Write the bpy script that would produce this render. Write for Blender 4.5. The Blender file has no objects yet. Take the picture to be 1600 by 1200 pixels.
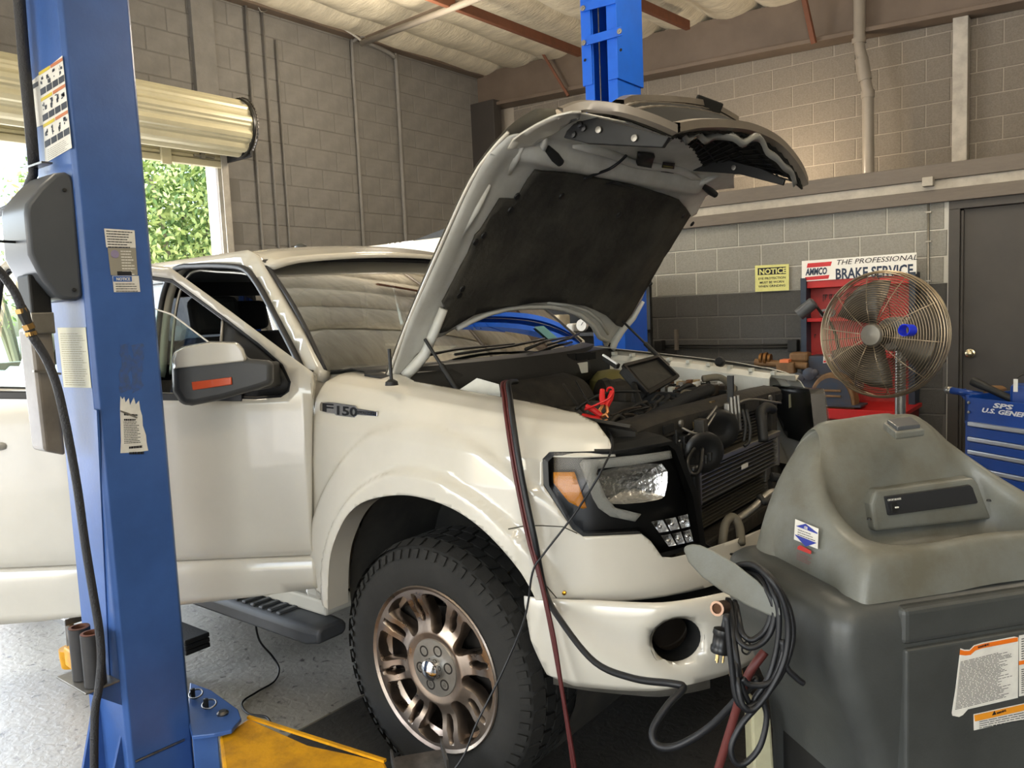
import bpy, bmesh, math, random
from mathutils import Vector, Matrix, noise
random.seed(7)
SC = bpy.context.scene
COL = SC.collection
PI = math.pi

# ---------------------------------------------------------------- camera
F = 1241.9
CP = Vector((1.74, -2.71, 1.535))
yaw = math.radians(38.0); pitch = -0.09485; roll = -0.04346
def _axes():
    M = Matrix(((math.cos(yaw), -math.sin(yaw), 0), (math.sin(yaw), math.cos(yaw), 0), (0, 0, 1)))
    f = Vector((0, math.cos(pitch), math.sin(pitch))); r = Vector((1, 0, 0)); u = r.cross(f)
    c, s = math.cos(roll), math.sin(roll)
    return M @ (c*r + s*u), M @ (-s*r + c*u), M @ f
RV, UV, FV = _axes()
cam = bpy.data.cameras.new('camera'); camo = bpy.data.objects.new('camera', cam); COL.objects.link(camo)
cam.sensor_width = 36; cam.lens = F*36/1600; cam.clip_start = 0.02; cam.clip_end = 300
mw = Matrix((RV, UV, -FV)).transposed().to_4x4(); mw.translation = CP
camo.matrix_world = mw
SC.camera = camo

# ---------------------------------------------------------------- view, sky, sun, large lights
vs = SC.view_settings
vs.view_transform = 'Standard'; vs.look = 'None'; vs.gamma = 1; vs.use_curve_mapping = False
vs.exposure = 0.5
W = bpy.data.worlds.new('world'); SC.world = W; W.use_nodes = True
wn = W.node_tree.nodes; wl = W.node_tree.links
bg = wn['Background']; sky = wn.new('ShaderNodeTexSky')
sky.sky_type = 'NISHITA'; sky.sun_elevation = math.radians(52); sky.sun_rotation = math.radians(200); sky.sun_disc = False
sky.air_density = 1.2; sky.dust_density = 3
wl.new(sky.outputs[0], bg.inputs[0]); bg.inputs[1].default_value = 0.9
def lamp(kind, name, loc, energy, color, rot=None, size=None, size_y=None, look=None):
    l = bpy.data.lights.new(name, kind); l.energy = energy; l.color = color
    if size: 
        if kind == 'AREA':
            l.size = size
            if size_y: l.shape = 'RECTANGLE'; l.size_y = size_y
        elif kind != 'SUN': l.shadow_soft_size = size
    o = bpy.data.objects.new(name, l); COL.objects.link(o); o.location = loc
    if look is not None:
        o.rotation_euler = (Vector(look)-Vector(loc)).to_track_quat('-Z', 'Y').to_euler()
    elif rot: o.rotation_euler = rot
    return o
sun = lamp('SUN', 'sun', (-10, -4, 12), 5.0, (1, .95, .86), look=(-10+6, -4+2.5, 12-10)); sun.data.angle = 0.01
# daylight of the open bay doors behind the camera (sky portals sized like the doors)
lamp('AREA', 'bay_door_daylight', (3.4, -6.9, 1.7), 48, (1, .96, .88), size=3.4, size_y=3.0, look=(1.2, -1, 1.3))
lamp('AREA', 'side_bay_daylight', (-2.4, -6.9, 1.7), 26, (.93, .96, 1), size=3.4, size_y=3.0, look=(-1.5, 0, 1.4))
lamp('AREA', 'left_door_daylight', (-4.7, -.9, 1.5), 170, (.88, .94, 1), size=4.4, size_y=2.7, look=(0, -1.3, .9))
# warm unseen point lights added under the roof to brighten the ceiling
for k, (loc, e) in enumerate((((2.6, -2.8, 3.75), 58), ((-1.3, -1.9, 3.75), 34), ((.4, 1.6, 3.7), 55), ((3.6, 1.4, 3.75), 60), ((-3.2, 2.4, 3.75), 62))):
    lamp('POINT', 'ceiling_fill_lamp', loc, e, (1, .87, .69), size=.22)
lamp('POINT', 'mezzanine_lamp', (-.95, 4.95, 2.72), 24, (1, .82, .6), size=.05)

# ---------------------------------------------------------------- helpers
def ray(px, py): return FV + RV*((px-800)/F) + UV*((600-py)/F)
def at(px, py, ax, val):
    r = ray(px, py); i = 'xyz'.index(ax); t = (val-CP[i])/r[i]
    return CP + r*t
def dep(px, py, d): return CP + ray(px, py)*d

def link(o, parent=None):
    COL.objects.link(o)
    if parent is not None:
        o.parent = parent
        root = parent
        while root.parent: root = root.parent
        if parent is root: o.matrix_parent_inverse = Matrix.Translation(-Vector(root.location)) if not root.get('_rot') else root.matrix_world.inverted()
    return o
def thing(name, label, cat, loc=(0, 0, 0), group=None):
    o = bpy.data.objects.new(name, None); o.empty_display_size = .1
    o.location = loc; COL.objects.link(o); o['label'] = label; o['category'] = cat
    if group: o['group'] = group
    return o
def tag(o, label, cat, group=None):
    o['label'] = label; o['category'] = cat
    if group: o['group'] = group
    return o
def lab(o, label): o['label'] = label; return o
def struct(o): o['kind'] = 'structure'; return o

def mesh(name, verts, faces, mat, parent=None, smooth=False, solid=0, bevel=0, seg=2, sub=0, offset=-1):
    me = bpy.data.meshes.new(name); me.from_pydata([tuple(v) for v in verts], [], faces); me.update()
    return fin(name, me, mat, parent, smooth, solid, bevel, seg, sub, offset)
def fin(name, me, mat, parent=None, smooth=False, solid=0, bevel=0, seg=2, sub=0, offset=-1):
    if mat:
        for m in (mat if isinstance(mat, (list, tuple)) else [mat]): me.materials.append(m)
    if smooth:
        me.polygons.foreach_set('use_smooth', [True]*len(me.polygons))
    o = bpy.data.objects.new(name, me); link(o, parent)
    if solid:
        m = o.modifiers.new('s', 'SOLIDIFY'); m.thickness = solid; m.offset = offset
    if bevel:
        m = o.modifiers.new('b', 'BEVEL'); m.width = bevel; m.segments = seg; m.limit_method = 'ANGLE'; m.angle_limit = .6
    if sub:
        m = o.modifiers.new('u', 'SUBSURF'); m.levels = sub; m.render_levels = sub
    return o

class MB:
    """collects shapes, builds ONE mesh"""
    def __init__(s): s.v = []; s.f = []; s.m = []; s.mi = 0
    def add(s, v, f):
        n = len(s.v); s.v += [tuple(p) for p in v]; s.f += [tuple(i+n for i in q) for q in f]; s.m += [s.mi]*len(f); return s
    def box(s, lo, hi, M=None):
        x0, y0, z0 = lo; x1, y1, z1 = hi
        v = [Vector(p) for p in ((x0,y0,z0),(x1,y0,z0),(x1,y1,z0),(x0,y1,z0),(x0,y0,z1),(x1,y0,z1),(x1,y1,z1),(x0,y1,z1))]
        if M is not None: v = [M @ p for p in v]
        return s.add(v, [(0,3,2,1),(4,5,6,7),(0,1,5,4),(1,2,6,5),(2,3,7,6),(3,0,4,7)])
    def bar(s, a, b, w, h, up=(0,0,1)):
        a = Vector(a); b = Vector(b); d = (b-a).normalized(); u = Vector(up)
        r = d.cross(u)
        if r.length < 1e-4: r = d.cross(Vector((1, 0, 0)))
        r.normalize(); u = r.cross(d)
        v = [p + r*sx*w/2 + u*sz*h/2 for p in (a, b) for sx, sz in ((-1,-1),(1,-1),(1,1),(-1,1))]
        return s.add(v, [(0,1,2,3),(7,6,5,4),(0,4,5,1),(1,5,6,2),(2,6,7,3),(3,7,4,0)])
    def tube(s, pts, r, n=8, closed=False, cap=True):
        pts = [Vector(p) for p in pts]; N = len(pts); rs = r if isinstance(r, (list, tuple)) else [r]*N
        v = []; up = None
        for i, p in enumerate(pts):
            if closed: t = pts[(i+1) % N]-pts[i-1]
            else: t = pts[min(i+1, N-1)]-pts[max(i-1, 0)]
            t.normalize()
            if up is None:
                up = Vector((0, 0, 1)) if abs(t.z) < .9 else Vector((1, 0, 0))
            a = t.cross(up)
            if a.length < 1e-5: a = t.orthogonal()
            a.normalize(); up = a.cross(t).normalized()
            for k in range(n):
                an = 2*PI*k/n
                v.append(p + (a*math.cos(an)+up*math.sin(an))*rs[i])
        f = []
        for i in range(N if closed else N-1):
            j = (i+1) % N
            for k in range(n): f.append((i*n+k, i*n+(k+1) % n, j*n+(k+1) % n, j*n+k))
        if cap and not closed:
            f.append(tuple(range(n))[::-1]); f.append(tuple(range((N-1)*n, N*n)))
        return s.add(v, f)
    def lathe(s, prof, M=None, n=24, closed=False, cap=True):
        """prof: (radius, height) about local z; M maps to world"""
        M = M or Matrix(); v = []; f = []
        for r, h in prof:
            for k in range(n): v.append(M @ Vector((r*math.cos(2*PI*k/n), r*math.sin(2*PI*k/n), h)))
        L = len(prof)
        for i in range(L if closed else L-1):
            j = (i+1) % L
            for k in range(n): f.append((i*n+k, i*n+(k+1) % n, j*n+(k+1) % n, j*n+k))
        if not closed and cap:
            if prof[0][0] > 1e-6: f.append(tuple(range(n))[::-1])
            if prof[-1][0] > 1e-6: f.append(tuple(range((L-1)*n, L*n)))
        return s.add(v, f)
    def prism(s, poly, t0, t1, fn):
        """poly 2d, fn(u,v,t)->xyz"""
        n = len(poly)
        v = [fn(u, w, t0) for u, w in poly]+[fn(u, w, t1) for u, w in poly]
        f = [tuple(range(n))[::-1], tuple(range(n, 2*n))]+[(i, (i+1) % n, n+(i+1) % n, n+i) for i in range(n)]
        return s.add(v, f)
    def grid(s, rows):
        n = len(rows[0]); v = [p for r in rows for p in r]
        return s.add(v, [(i*n+k, i*n+k+1, (i+1)*n+k+1, (i+1)*n+k) for i in range(len(rows)-1) for k in range(n-1)])
    def build(s, name, mat, parent=None, smooth=False, **k):
        me = bpy.data.meshes.new(name); me.from_pydata(s.v, [], s.f); me.update()
        bm = bmesh.new(); bm.from_mesh(me); bmesh.ops.recalc_face_normals(bm, faces=bm.faces); bm.to_mesh(me); bm.free()
        if isinstance(mat, (list, tuple)): 
            for p, i in zip(me.polygons, s.m): p.material_index = i
        if smooth == 'auto':
            o = fin(name, me, mat, parent, True, **k)
            me.set_sharp_from_angle(angle=.7)
            return o
        return fin(name, me, mat, parent, smooth, **k)
def frame(o, z, x=None):
    """matrix with origin o, local z along z"""
    z = Vector(z).normalized(); x = Vector(x) if x is not None else (Vector((1,0,0)) if abs(z.x) < .9 else Vector((0,1,0)))
    y = z.cross(x).normalized(); x = y.cross(z).normalized()
    M = Matrix((x, y, z)).transposed().to_4x4(); M.translation = Vector(o); return M
def axes_m(o, x, y, z):
    M = Matrix((Vector(x), Vector(y), Vector(z))).transposed().to_4x4(); M.translation = Vector(o); return M

def sheet(name, outline, fn, mat, parent=None, step=.05, holes=(), solid=.004, smooth=True, ulines=(), vlines=(), **k):
    """2D outline (with holes) cut into a fine net, then bent by fn(u,v)->xyz"""
    bm = bmesh.new()
    for lp in [outline]+list(holes):
        vs_ = [bm.verts.new((u, v, 0)) for u, v in lp]
        for i in range(len(vs_)): bm.edges.new((vs_[i], vs_[(i+1) % len(vs_)]))
    bmesh.ops.triangle_fill(bm, edges=bm.edges[:], use_beauty=True, use_dissolve=False)
    us = [p[0] for p in outline]; vv = [p[1] for p in outline]
    su, sv = step if isinstance(step, tuple) else (step, step)
    def cut(ax, val):
        co = [0, 0, 0]; no = [0, 0, 0]; co[ax] = val; no[ax] = 1
        bmesh.ops.bisect_plane(bm, geom=bm.verts[:]+bm.edges[:]+bm.faces[:], plane_co=co, plane_no=no, dist=1e-5)
    x = math.floor(min(us)/su)*su+su
    while x < max(us): cut(0, x); x += su
    x = math.floor(min(vv)/sv)*sv+sv
    while x < max(vv): cut(1, x); x += sv
    for q in ulines: cut(0, q)
    for q in vlines: cut(1, q)
    bmesh.ops.remove_doubles(bm, verts=bm.verts[:], dist=1e-4)
    def online(e):
        a, b = e.verts[0].co, e.verts[1].co
        for ax, st, ex in ((0, su, ulines), (1, sv, vlines)):
            if abs(a[ax]-b[ax]) < 2e-4:
                q = a[ax]/st
                if abs(q-round(q))*st < 2e-4 or any(abs(a[ax]-l) < 2e-4 for l in ex): return True
        return False
    bmesh.ops.dissolve_edges(bm, edges=[e for e in bm.edges if len(e.link_faces) == 2 and not online(e)], use_verts=False)
    bmesh.ops.dissolve_verts(bm, verts=[v for v in bm.verts if len(v.link_edges) == 2 and len(v.link_faces) == 2])
    for v in bm.verts: v.co = fn(v.co.x, v.co.y)
    bmesh.ops.recalc_face_normals(bm, faces=bm.faces)
    me = bpy.data.meshes.new(name); bm.to_mesh(me); bm.free()
    return fin(name, me, mat, parent, smooth, solid, offset=0, **k)

def spline(pts, n=8, closed=False):
    """Catmull-Rom through points of any dimension"""
    P = [tuple(p) for p in pts]; N = len(P); out = []
    for i in range(N if closed else N-1):
        if closed: a, b, c, d = P[i-1], P[i], P[(i+1) % N], P[(i+2) % N]
        else: a, b, c, d = P[max(i-1, 0)], P[i], P[i+1], P[min(i+2, N-1)]
        for k in range(n):
            t = k/n
            out.append(tuple(.5*((2*q1)+(-q0+q2)*t+(2*q0-5*q1+4*q2-q3)*t*t+(-q0+3*q1-3*q2+q3)*t**3) for q0, q1, q2, q3 in zip(a, b, c, d)))
    if not closed: out.append(P[-1])
    return out
def lerp(a, b, t): return a+(b-a)*t
def interp(tab, x):
    if x <= tab[0][0]: return tab[0][1]
    for (a, fa), (b, fb) in zip(tab, tab[1:]):
        if x <= b: return fa+(fb-fa)*(x-a)/(b-a)
    return tab[-1][1]
def sstep(a, b, x):
    t = min(1, max(0, (x-a)/(b-a))); return t*t*(3-2*t)

# text as real flat geometry
def text(name, s, M, size, mat, parent, align='LEFT', extrude=.0004, xs=1, shear=0, bold=0, width=None):
    c = bpy.data.curves.new(name, 'FONT'); c.body = s; c.size = size; c.align_x = align; c.extrude = extrude; c.shear = shear; c.offset = bold; c.resolution_u = 2
    o = bpy.data.objects.new(name, c); COL.objects.link(o)
    dg = bpy.context.evaluated_depsgraph_get(); me = bpy.data.meshes.new_from_object(o.evaluated_get(dg))
    bpy.data.objects.remove(o)
    if width:
        w = max(v.co.x for v in me.vertices)-min(v.co.x for v in me.vertices)
        xs = width/w if w else 1
    me.transform(M @ Matrix.Diagonal((xs, 1, 1, 1)))
    me.materials.clear()
    return fin(name, me, mat, parent)

# ---------------------------------------------------------------- materials
def rgb(h):
    h = h.lstrip('#'); c = [int(h[i:i+2], 16)/255 for i in (0, 2, 4)]
    return tuple(((x/12.92) if x <= .04045 else ((x+.055)/1.055)**2.4) for x in c)+(1,)
def mat(name, col, rough=.5, metal=0, var=0, vscale=8, bump=0, bscale=60, col2=None, coat=0, spec=.5, trans=0, alpha=1, ior=1.45, emit=0, rvar=0, stretch=None, detail=6):
    m = bpy.data.materials.new(name); m.use_nodes = True; nt = m.node_tree; N = nt.nodes; L = nt.links
    b = N['Principled BSDF']; c = rgb(col) if isinstance(col, str) else col
    b.inputs['Base Color'].default_value = c; b.inputs['Roughness'].default_value = rough; b.inputs['Metallic'].default_value = metal
    b.inputs['Coat Weight'].default_value = coat; b.inputs['Coat Roughness'].default_value = .04
    b.inputs['Specular IOR Level'].default_value = spec; b.inputs['IOR'].default_value = ior
    b.inputs['Transmission Weight'].default_value = trans; b.inputs['Alpha'].default_value = alpha
    if emit: b.inputs['Emission Color'].default_value = c; b.inputs['Emission Strength'].default_value = emit
    if var or bump or rvar:
        tc = N.new('ShaderNodeTexCoord'); src = tc.outputs['Object']
        if stretch:
            mp = N.new('ShaderNodeMapping'); mp.inputs['Scale'].default_value = stretch; L.new(src, mp.inputs[0]); src = mp.outputs[0]
    if var or rvar:
        n = N.new('ShaderNodeTexNoise'); n.inputs['Scale'].default_value = vscale; n.inputs['Detail'].default_value = detail; n.inputs['Roughness'].default_value = .62
        L.new(src, n.inputs['Vector'])
        r = N.new('ShaderNodeMapRange'); r.inputs[1].default_value = .38; r.inputs[2].default_value = .66; L.new(n.outputs[0], r.inputs[0])
        if var:
            mx = N.new('ShaderNodeMix'); mx.data_type = 'RGBA'; mx.inputs[6].default_value = c
            mx.inputs[7].default_value = (rgb(col2) if isinstance(col2, str) else tuple(x*(1-var) for x in c[:3])+(1,))
            ml = N.new('ShaderNodeMath'); ml.operation = 'MULTIPLY'; ml.inputs[1].default_value = var if col2 else 1
            L.new(r.outputs[0], ml.inputs[0]); L.new(ml.outputs[0], mx.inputs[0]); L.new(mx.outputs[2], b.inputs['Base Color'])
        if rvar:
            r2 = N.new('ShaderNodeMapRange'); r2.inputs[3].default_value = rough; r2.inputs[4].default_value = rough+rvar; L.new(r.outputs[0], r2.inputs[0]); L.new(r2.outputs[0], b.inputs['Roughness'])
    if bump:
        n2 = N.new('ShaderNodeTexNoise'); n2.inputs['Scale'].default_value = bscale; n2.inputs['Detail'].default_value = 4; L.new(src, n2.inputs['Vector'])
        bp_ = N.new('ShaderNodeBump'); bp_.inputs['Strength'].default_value = bump; bp_.inputs['Distance'].default_value = .01
        L.new(n2.outputs[0], bp_.inputs['Height']); L.new(bp_.outputs[0], b.inputs['Normal'])
    return m
M_white = mat('truck white paint', '#c3beb1', .2, coat=.7, spec=.5, var=.06, vscale=5)
M_whitein = mat('unpolished white paint', '#cfcfc6', .45, var=.35, vscale=7, col2='#98968a')
M_black = mat('black plastic', '#1c1c1b', .55, var=.3, vscale=20)
M_black2 = mat('satin black trim', '#161616', .35)
M_dirty = mat('dusty engine black', '#1e1c18', .7, var=.6, vscale=14, col2='#3a342b', bump=.3, bscale=40)
M_rubber = mat('rubber', '#1a1a1a', .8, bump=.15, bscale=150)
M_glass_w = mat('windshield glass', (.82,.9,.84,1), .0, trans=1, ior=1.5)
M_chrome = mat('chrome', '#d8d8d8', .08, 1)
M_steel = mat('worn steel', '#8d8a86', .35, 1, var=.4, vscale=20)
M_galv = mat('galvanised', '#96928a', .4, .8, var=.25, vscale=12)
M_dark = mat('dark interior', '#0c0c0c', .9)
M_blue_haze = mat('lift blue paint', '#3d5f9c', .32, var=.18, vscale=6, bump=.03, bscale=90)  # greyer than the far post: some lens haze is put into this blue
M_blue2 = mat('far lift blue paint', '#1059c4', .35, var=.1, vscale=8)
M_yellow = mat('yellow paint', '#d79a05', .5, var=.5, vscale=14, col2='#7a4f10', bump=.1)
M_red = mat('red paint', '#b01a1a', .35, var=.2, vscale=10)
M_paper = mat('sticker white', '#dcd9cf', .5, var=.12, vscale=30)
M_ink = mat('printed black', '#15151a', .6)
M_label = mat('aged label', '#c9c3a4', .5, var=.3, vscale=12, col2='#a8a184')
M_orange = mat('warning orange', '#e0701a', .5)
M_cable = mat('black cable', '#16171a', .45)
# ================================================================ the room
M_block_hi = mat('upper wall block', '#827a6e', .85, var=.5, vscale=90, col2='#665e54', bump=.5, bscale=160, detail=3)
M_block_lo = mat('lower wall block', '#95938c', .8, var=.5, vscale=90, col2='#787670', bump=.5, bscale=160, detail=3)
M_block_dk = mat('charcoal painted block', '#4a4947', .65, var=.5, vscale=80, col2='#3a3937', bump=.5, bscale=160, detail=3)
M_block_left = mat('grey painted block', '#7c7973', .7, var=.2, vscale=6, bump=.25, bscale=90)
M_mort_hi = mat('upper mortar', '#a09789', .9, bump=.3); M_mort_lo = mat('lower mortar', '#c6c4bc', .9, bump=.3)
M_mort_left = mat('grey painted mortar', '#6b6862', .8, bump=.3)
M_trimpaint = mat('taupe painted wood', '#6d655c', .6, var=.3, vscale=9, col2='#57504a', bump=.15, stretch=(1, 1, 6))
M_trimlight = mat('pale painted board', '#b3ada1', .6, var=.25, vscale=9)
M_beam = mat('brown painted steel', '#6b5d50', .55, var=.2, vscale=3)
M_rust = mat('red oxide steel', '#6a402c', .7, var=.4, vscale=10, col2='#47301f')
M_doorpaint = mat('dark brown door', '#3f3b37', .45, var=.15, vscale=4)
M_insul = mat('insulation facing', '#ddd4bd', .55, var=.25, vscale=3, bump=.9, bscale=14, stretch=(1, 3, 1))
M_seam = mat('seam tape', '#a89c84', .6)

def blockrun(name, L, H, D):
    """one cheap bevelled block, x along the wall, y out of the wall, z up (origin at its back lower corner)"""
    e = .004
    v = [(0,0,0),(L,0,0),(L,0,H),(0,0,H),(0,D-e,0),(L,D-e,0),(L,D-e,H),(0,D-e,H),(e,D,e),(L-e,D,e),(L-e,D,H-e),(e,D,H-e)]
    f = [(0,4,5,1),(1,5,6,2),(2,6,7,3),(3,7,4,0),(4,8,9,5),(5,9,10,6),(6,10,11,7),(7,11,8,4),(8,11,10,9)]
    me = bpy.data.meshes.new(name); me.from_pydata(v, [], f); me.update(); return me
BH, BL, J = .203, .406, .009
_cache = {}
def lay(parent, M, u0, u1, z0, rows, matf, depth=.02, ph=0, keep=lambda u, z: True, slope=0, limit=300):
    """running bond of blocks on the plane M (x along, y outwards, z up); beyond the limit: one joined piece"""
    items = []
    for r in range(rows):
        z = z0+r*BH; off = (BL/2 if (r+ph) % 2 else 0)
        u = math.floor((u0-off)/BL)*BL+off
        while u < u1:
            a = max(u, u0); b = min(u+BL, u1)
            if b-a > .05 and keep((a+b)/2, z+BH/2): items.append((a, b, z, matf((a+b)/2, z+BH/2)))
            u += BL
    def vis(it):
        p = M @ Vector(((it[0]+it[1])/2, 0, it[2]+.1)); d = p-CP; w = d.dot(FV)
        if w < .1: return 0
        x = 800+F*d.dot(RV)/w; y = 600-F*d.dot(UV)/w
        return 1/w if -60 < x < 1660 and -60 < y < 1260 else 0
    items.sort(key=lambda i: -vis(i))
    rest = [i for i in items[limit:]] + [i for i in items[:limit] if vis(i) == 0]
    for a, b, z, m in [i for i in items[:limit] if vis(i) > 0]:
        key = (round(b-a, 3), m.name, depth)
        if key not in _cache:
            me = blockrun('brick', b-a-J, BH-J, depth); me.materials.append(m); _cache[key] = me
        o = bpy.data.objects.new('brick', _cache[key]); COL.objects.link(o)
        o.parent = parent
        o.matrix_local = M @ Matrix.Translation((a+J/2, random.uniform(-.0015, .0015), z+J/2))
    if rest:
        mats = list({i[3].name: i[3] for i in rest}.values()); mb = MB()
        for a, b, z, m in rest:
            mb.mi = mats.index(m); mb.box((a+J/2, 0, z+J/2), (b-J/2, depth, z+BH-J/2), M)
        o = mb.build('outlying_bricks', mats, parent); o['kind'] = 'stuff'
# left wall x = -5, door opening y -3.6 .. 1.72, z 0 .. 3.0
LX = -5.0; DY0, DY1, DZ = -3.6, 1.72, 3.0
mb = MB(); mb.box((LX-.2, DY1, 0), (LX, 6.6, 4.9)); mb.box((LX-.2, DY0, DZ), (LX, DY1, 4.9)); mb.box((LX-.2, -7.2, 0), (LX, DY0, 4.9))
wall_left = struct(mb.build('wall_left', M_mort_left))
lay(wall_left, axes_m((LX, 0, 0), (0,1,0), (1,0,0), (0,0,1)), DY0-1.2, 6.6, .02, 23, lambda u, z: M_block_left, depth=.004, ph=0,
    keep=lambda u, z: u > DY1+.05 or (z > DZ and u > DY0) or u < DY0, limit=300)
# upper right wall y = 5.62 behind the mezzanine, lower right wall y = 4.15
RY, RL = 5.62, 4.15
wall_back = struct(MB().box((-5.2, RY, 0), (8.2, RY+.2, 4.9)).build('wall_back', M_mort_hi))
lay(wall_back, axes_m((0, RY, 0), (1,0,0), (0,-1,0), (0,0,1)), -4.55, 2.4, 2.42, 9, lambda u, z: M_block_hi, depth=.006, limit=300)
mb = MB(); mb.box((-1.9, RL, 0), (.66, RL+.15, 2.2)); mb.box((.66, RL, 2.14), (8.2, RL+.15, 2.2)); mb.box((1.62, RL, 0), (8.2, RL+.15, 2.2)); mb.box((-2.05, RL, 0), (-1.9, RY, 2.2))
wall_right = struct(mb.build('wall_right', M_mort_lo))
zb = 1.585
z0 = zb-BH*8+.0
MB().box((-1.9, RL-.0012, 0), (.63, RL-.0002, zb)).build('painted_band', mat('charcoal painted mortar', '#5d5b58', .7), wall_right)
lay(wall_right, axes_m((0, RL, 0), (1,0,0), (0,-1,0), (0,0,1)), -1.9, .63, z0-0.001, 11, lambda u, z: M_block_lo if z > zb else M_block_dk, depth=.006, ph=1, limit=300)
lay(wall_right, axes_m((0, RL, 0), (1,0,0), (0,-1,0), (0,0,1)), 1.66, 3.2, z0-.001, 11, lambda u, z: M_block_lo if z > zb else M_block_dk, depth=.006, ph=1, limit=300)
# mezzanine deck and its fascia boards
struct(MB().box((-2.05, RL-.02, 2.42), (8.2, RY, 2.46)).build('trim_1', M_trimpaint))
def tr(n, lo, hi, m=M_trimpaint, **k): return struct(MB().box(lo, hi).build('trim_%d' % n, m, bevel=.004, **k))
tr(2, (-2.05, RL-.075, 2.36), (8.2, RL-.02, 2.475)); tr(3, (-2.05, RL-.05, 2.285), (8.2, RL-.0, 2.36), M_trimlight); tr(4, (-2.05, RL-.075, 2.19), (8.2, RL-.02, 2.285))
# floor slabs
def floormat(name, c1, c2, c3):
    m = bpy.data.materials.new(name); m.use_nodes = True; N = m.node_tree.nodes; L = m.node_tree.links; b = N['Principled BSDF']
    tc = N.new('ShaderNodeTexCoord')
    def nz(sc, det=8, dist=0):
        n = N.new('ShaderNodeTexNoise'); n.inputs['Scale'].default_value = sc; n.inputs['Detail'].default_value = det; n.inputs['Distortion'].default_value = dist; L.new(tc.outputs['Object'], n.inputs['Vector']); return n
    a = nz(1.3); r = N.new('ShaderNodeValToRGB'); r.color_ramp.elements[0].position = .35; r.color_ramp.elements[1].position = .68
    r.color_ramp.elements[0].color = rgb(c1); r.color_ramp.elements[1].color = rgb(c2); L.new(a.outputs[0], r.inputs[0])
    s = nz(24, 6, .6); r2 = N.new('ShaderNodeValToRGB'); r2.color_ramp.elements[0].position = .60; r2.color_ramp.elements[1].position = .72
    r2.color_ramp.elements[0].color = (0,0,0,1); r2.color_ramp.elements[1].color = (1,1,1,1); L.new(s.outputs[0], r2.inputs[0])
    mx = N.new('ShaderNodeMix'); mx.data_type = 'RGBA'; L.new(r2.outputs[0], mx.inputs[0]); L.new(r.outputs[0], mx.inputs[6]); mx.inputs[7].default_value = rgb(c3)
    L.new(mx.outputs[2], b.inputs['Base Color']); b.inputs['Roughness'].default_value = .42
    bp_ = N.new('ShaderNodeBump'); bp_.inputs['Strength'].default_value = .35; bp_.inputs['Distance'].default_value = .01; g = nz(30, 8, .5); L.new(g.outputs[0], bp_.inputs['Height']); L.new(bp_.outputs[0], b.inputs['Normal'])
    return m
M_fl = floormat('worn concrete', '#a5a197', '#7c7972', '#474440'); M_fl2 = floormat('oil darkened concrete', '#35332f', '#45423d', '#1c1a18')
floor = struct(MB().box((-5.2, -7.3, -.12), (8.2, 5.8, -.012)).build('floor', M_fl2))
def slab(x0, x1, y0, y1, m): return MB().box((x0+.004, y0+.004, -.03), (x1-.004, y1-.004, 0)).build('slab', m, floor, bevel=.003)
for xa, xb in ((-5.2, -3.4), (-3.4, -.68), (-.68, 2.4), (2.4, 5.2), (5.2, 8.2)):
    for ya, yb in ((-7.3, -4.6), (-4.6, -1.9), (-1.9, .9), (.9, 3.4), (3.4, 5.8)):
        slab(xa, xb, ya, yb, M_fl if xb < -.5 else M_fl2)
# ceiling: quilted insulation battens hung between purlins
def zc(x): return 4.60-.032*(x+5)
rows = []
nx, ny = 260, 150
for i in range(nx+1):
    x = -5.1+13.3*i/nx; r = []
    for j in range(ny+1):
        y = -7.3+13.0*j/ny
        bulge = abs(math.sin(PI*(x+.2)/.55))**.42*.15
        puff = .02*noise.noise(Vector((x*3, y*1.4, 0)))+.012*noise.noise(Vector((x*9, y*4, 3)))
        r.append((x, y, zc(x)+.1-bulge-.0*puff+puff))
    rows.append(r)
ceiling = struct(MB().grid(rows).build('ceiling', M_insul, smooth=True, solid=.03))
mb = MB()
for k in range(22):
    x = -5+.62*k-.2+.0
    if x > -5.05: pass
for yk in (-4.6, -3.1, -1.6, -.1, 1.4, 2.9, 4.4):
    mb.bar((-5, yk, zc(-5)+.035), (8, yk, zc(8)+.035), .03, .012)
mb.build('seam_tape', M_seam, ceiling)
struct(MB().box((-5.4, -7.5, 4.86), (8.4, 6.0, 4.95)).build('roof_deck', M_beam))
# back wall beam
def sb(x, z): return z-.04*(x+3.9)
mb = MB()
def slopebox(mb, x0, x1, y0, y1, za, zb_, sl=.042, xr=-3.9):
    P = []
    for x in (x0, x1):
        d = -sl*(x-xr)
        for y, z in ((y0, za), (y1, za), (y1, zb_), (y0, zb_)): P.append((x, y, z+d))
    mb.add(P, [(0,1,2,3),(7,6,5,4),(0,4,5,1),(1,5,6,2),(2,6,7,3),(3,7,4,0)])
slopebox(mb, -5, 8, 5.46, 5.6, 4.10, 4.52, .036)
slopebox(mb, -5, 8, 5.36, 5.6, 4.06, 4.10, .036)
beam = tag(mb.build('header_beam', M_beam, bevel=.004), 'long brown painted steel header beam along the top of back wall', 'beam')
tag(MB().box((-5, 5.3, 0), (-4.62, 5.45, 4.15)).build('corner_column', M_doorpaint, bevel=.006), 'dark brown steel column in the far room corner', 'column')
tag(MB().box((.44, 5.47, 2.47), (.56, 5.6, 3.98)).build('wall_column', M_trimlight, bevel=.006), 'pale narrow steel column on back wall at far right', 'column')
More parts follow.
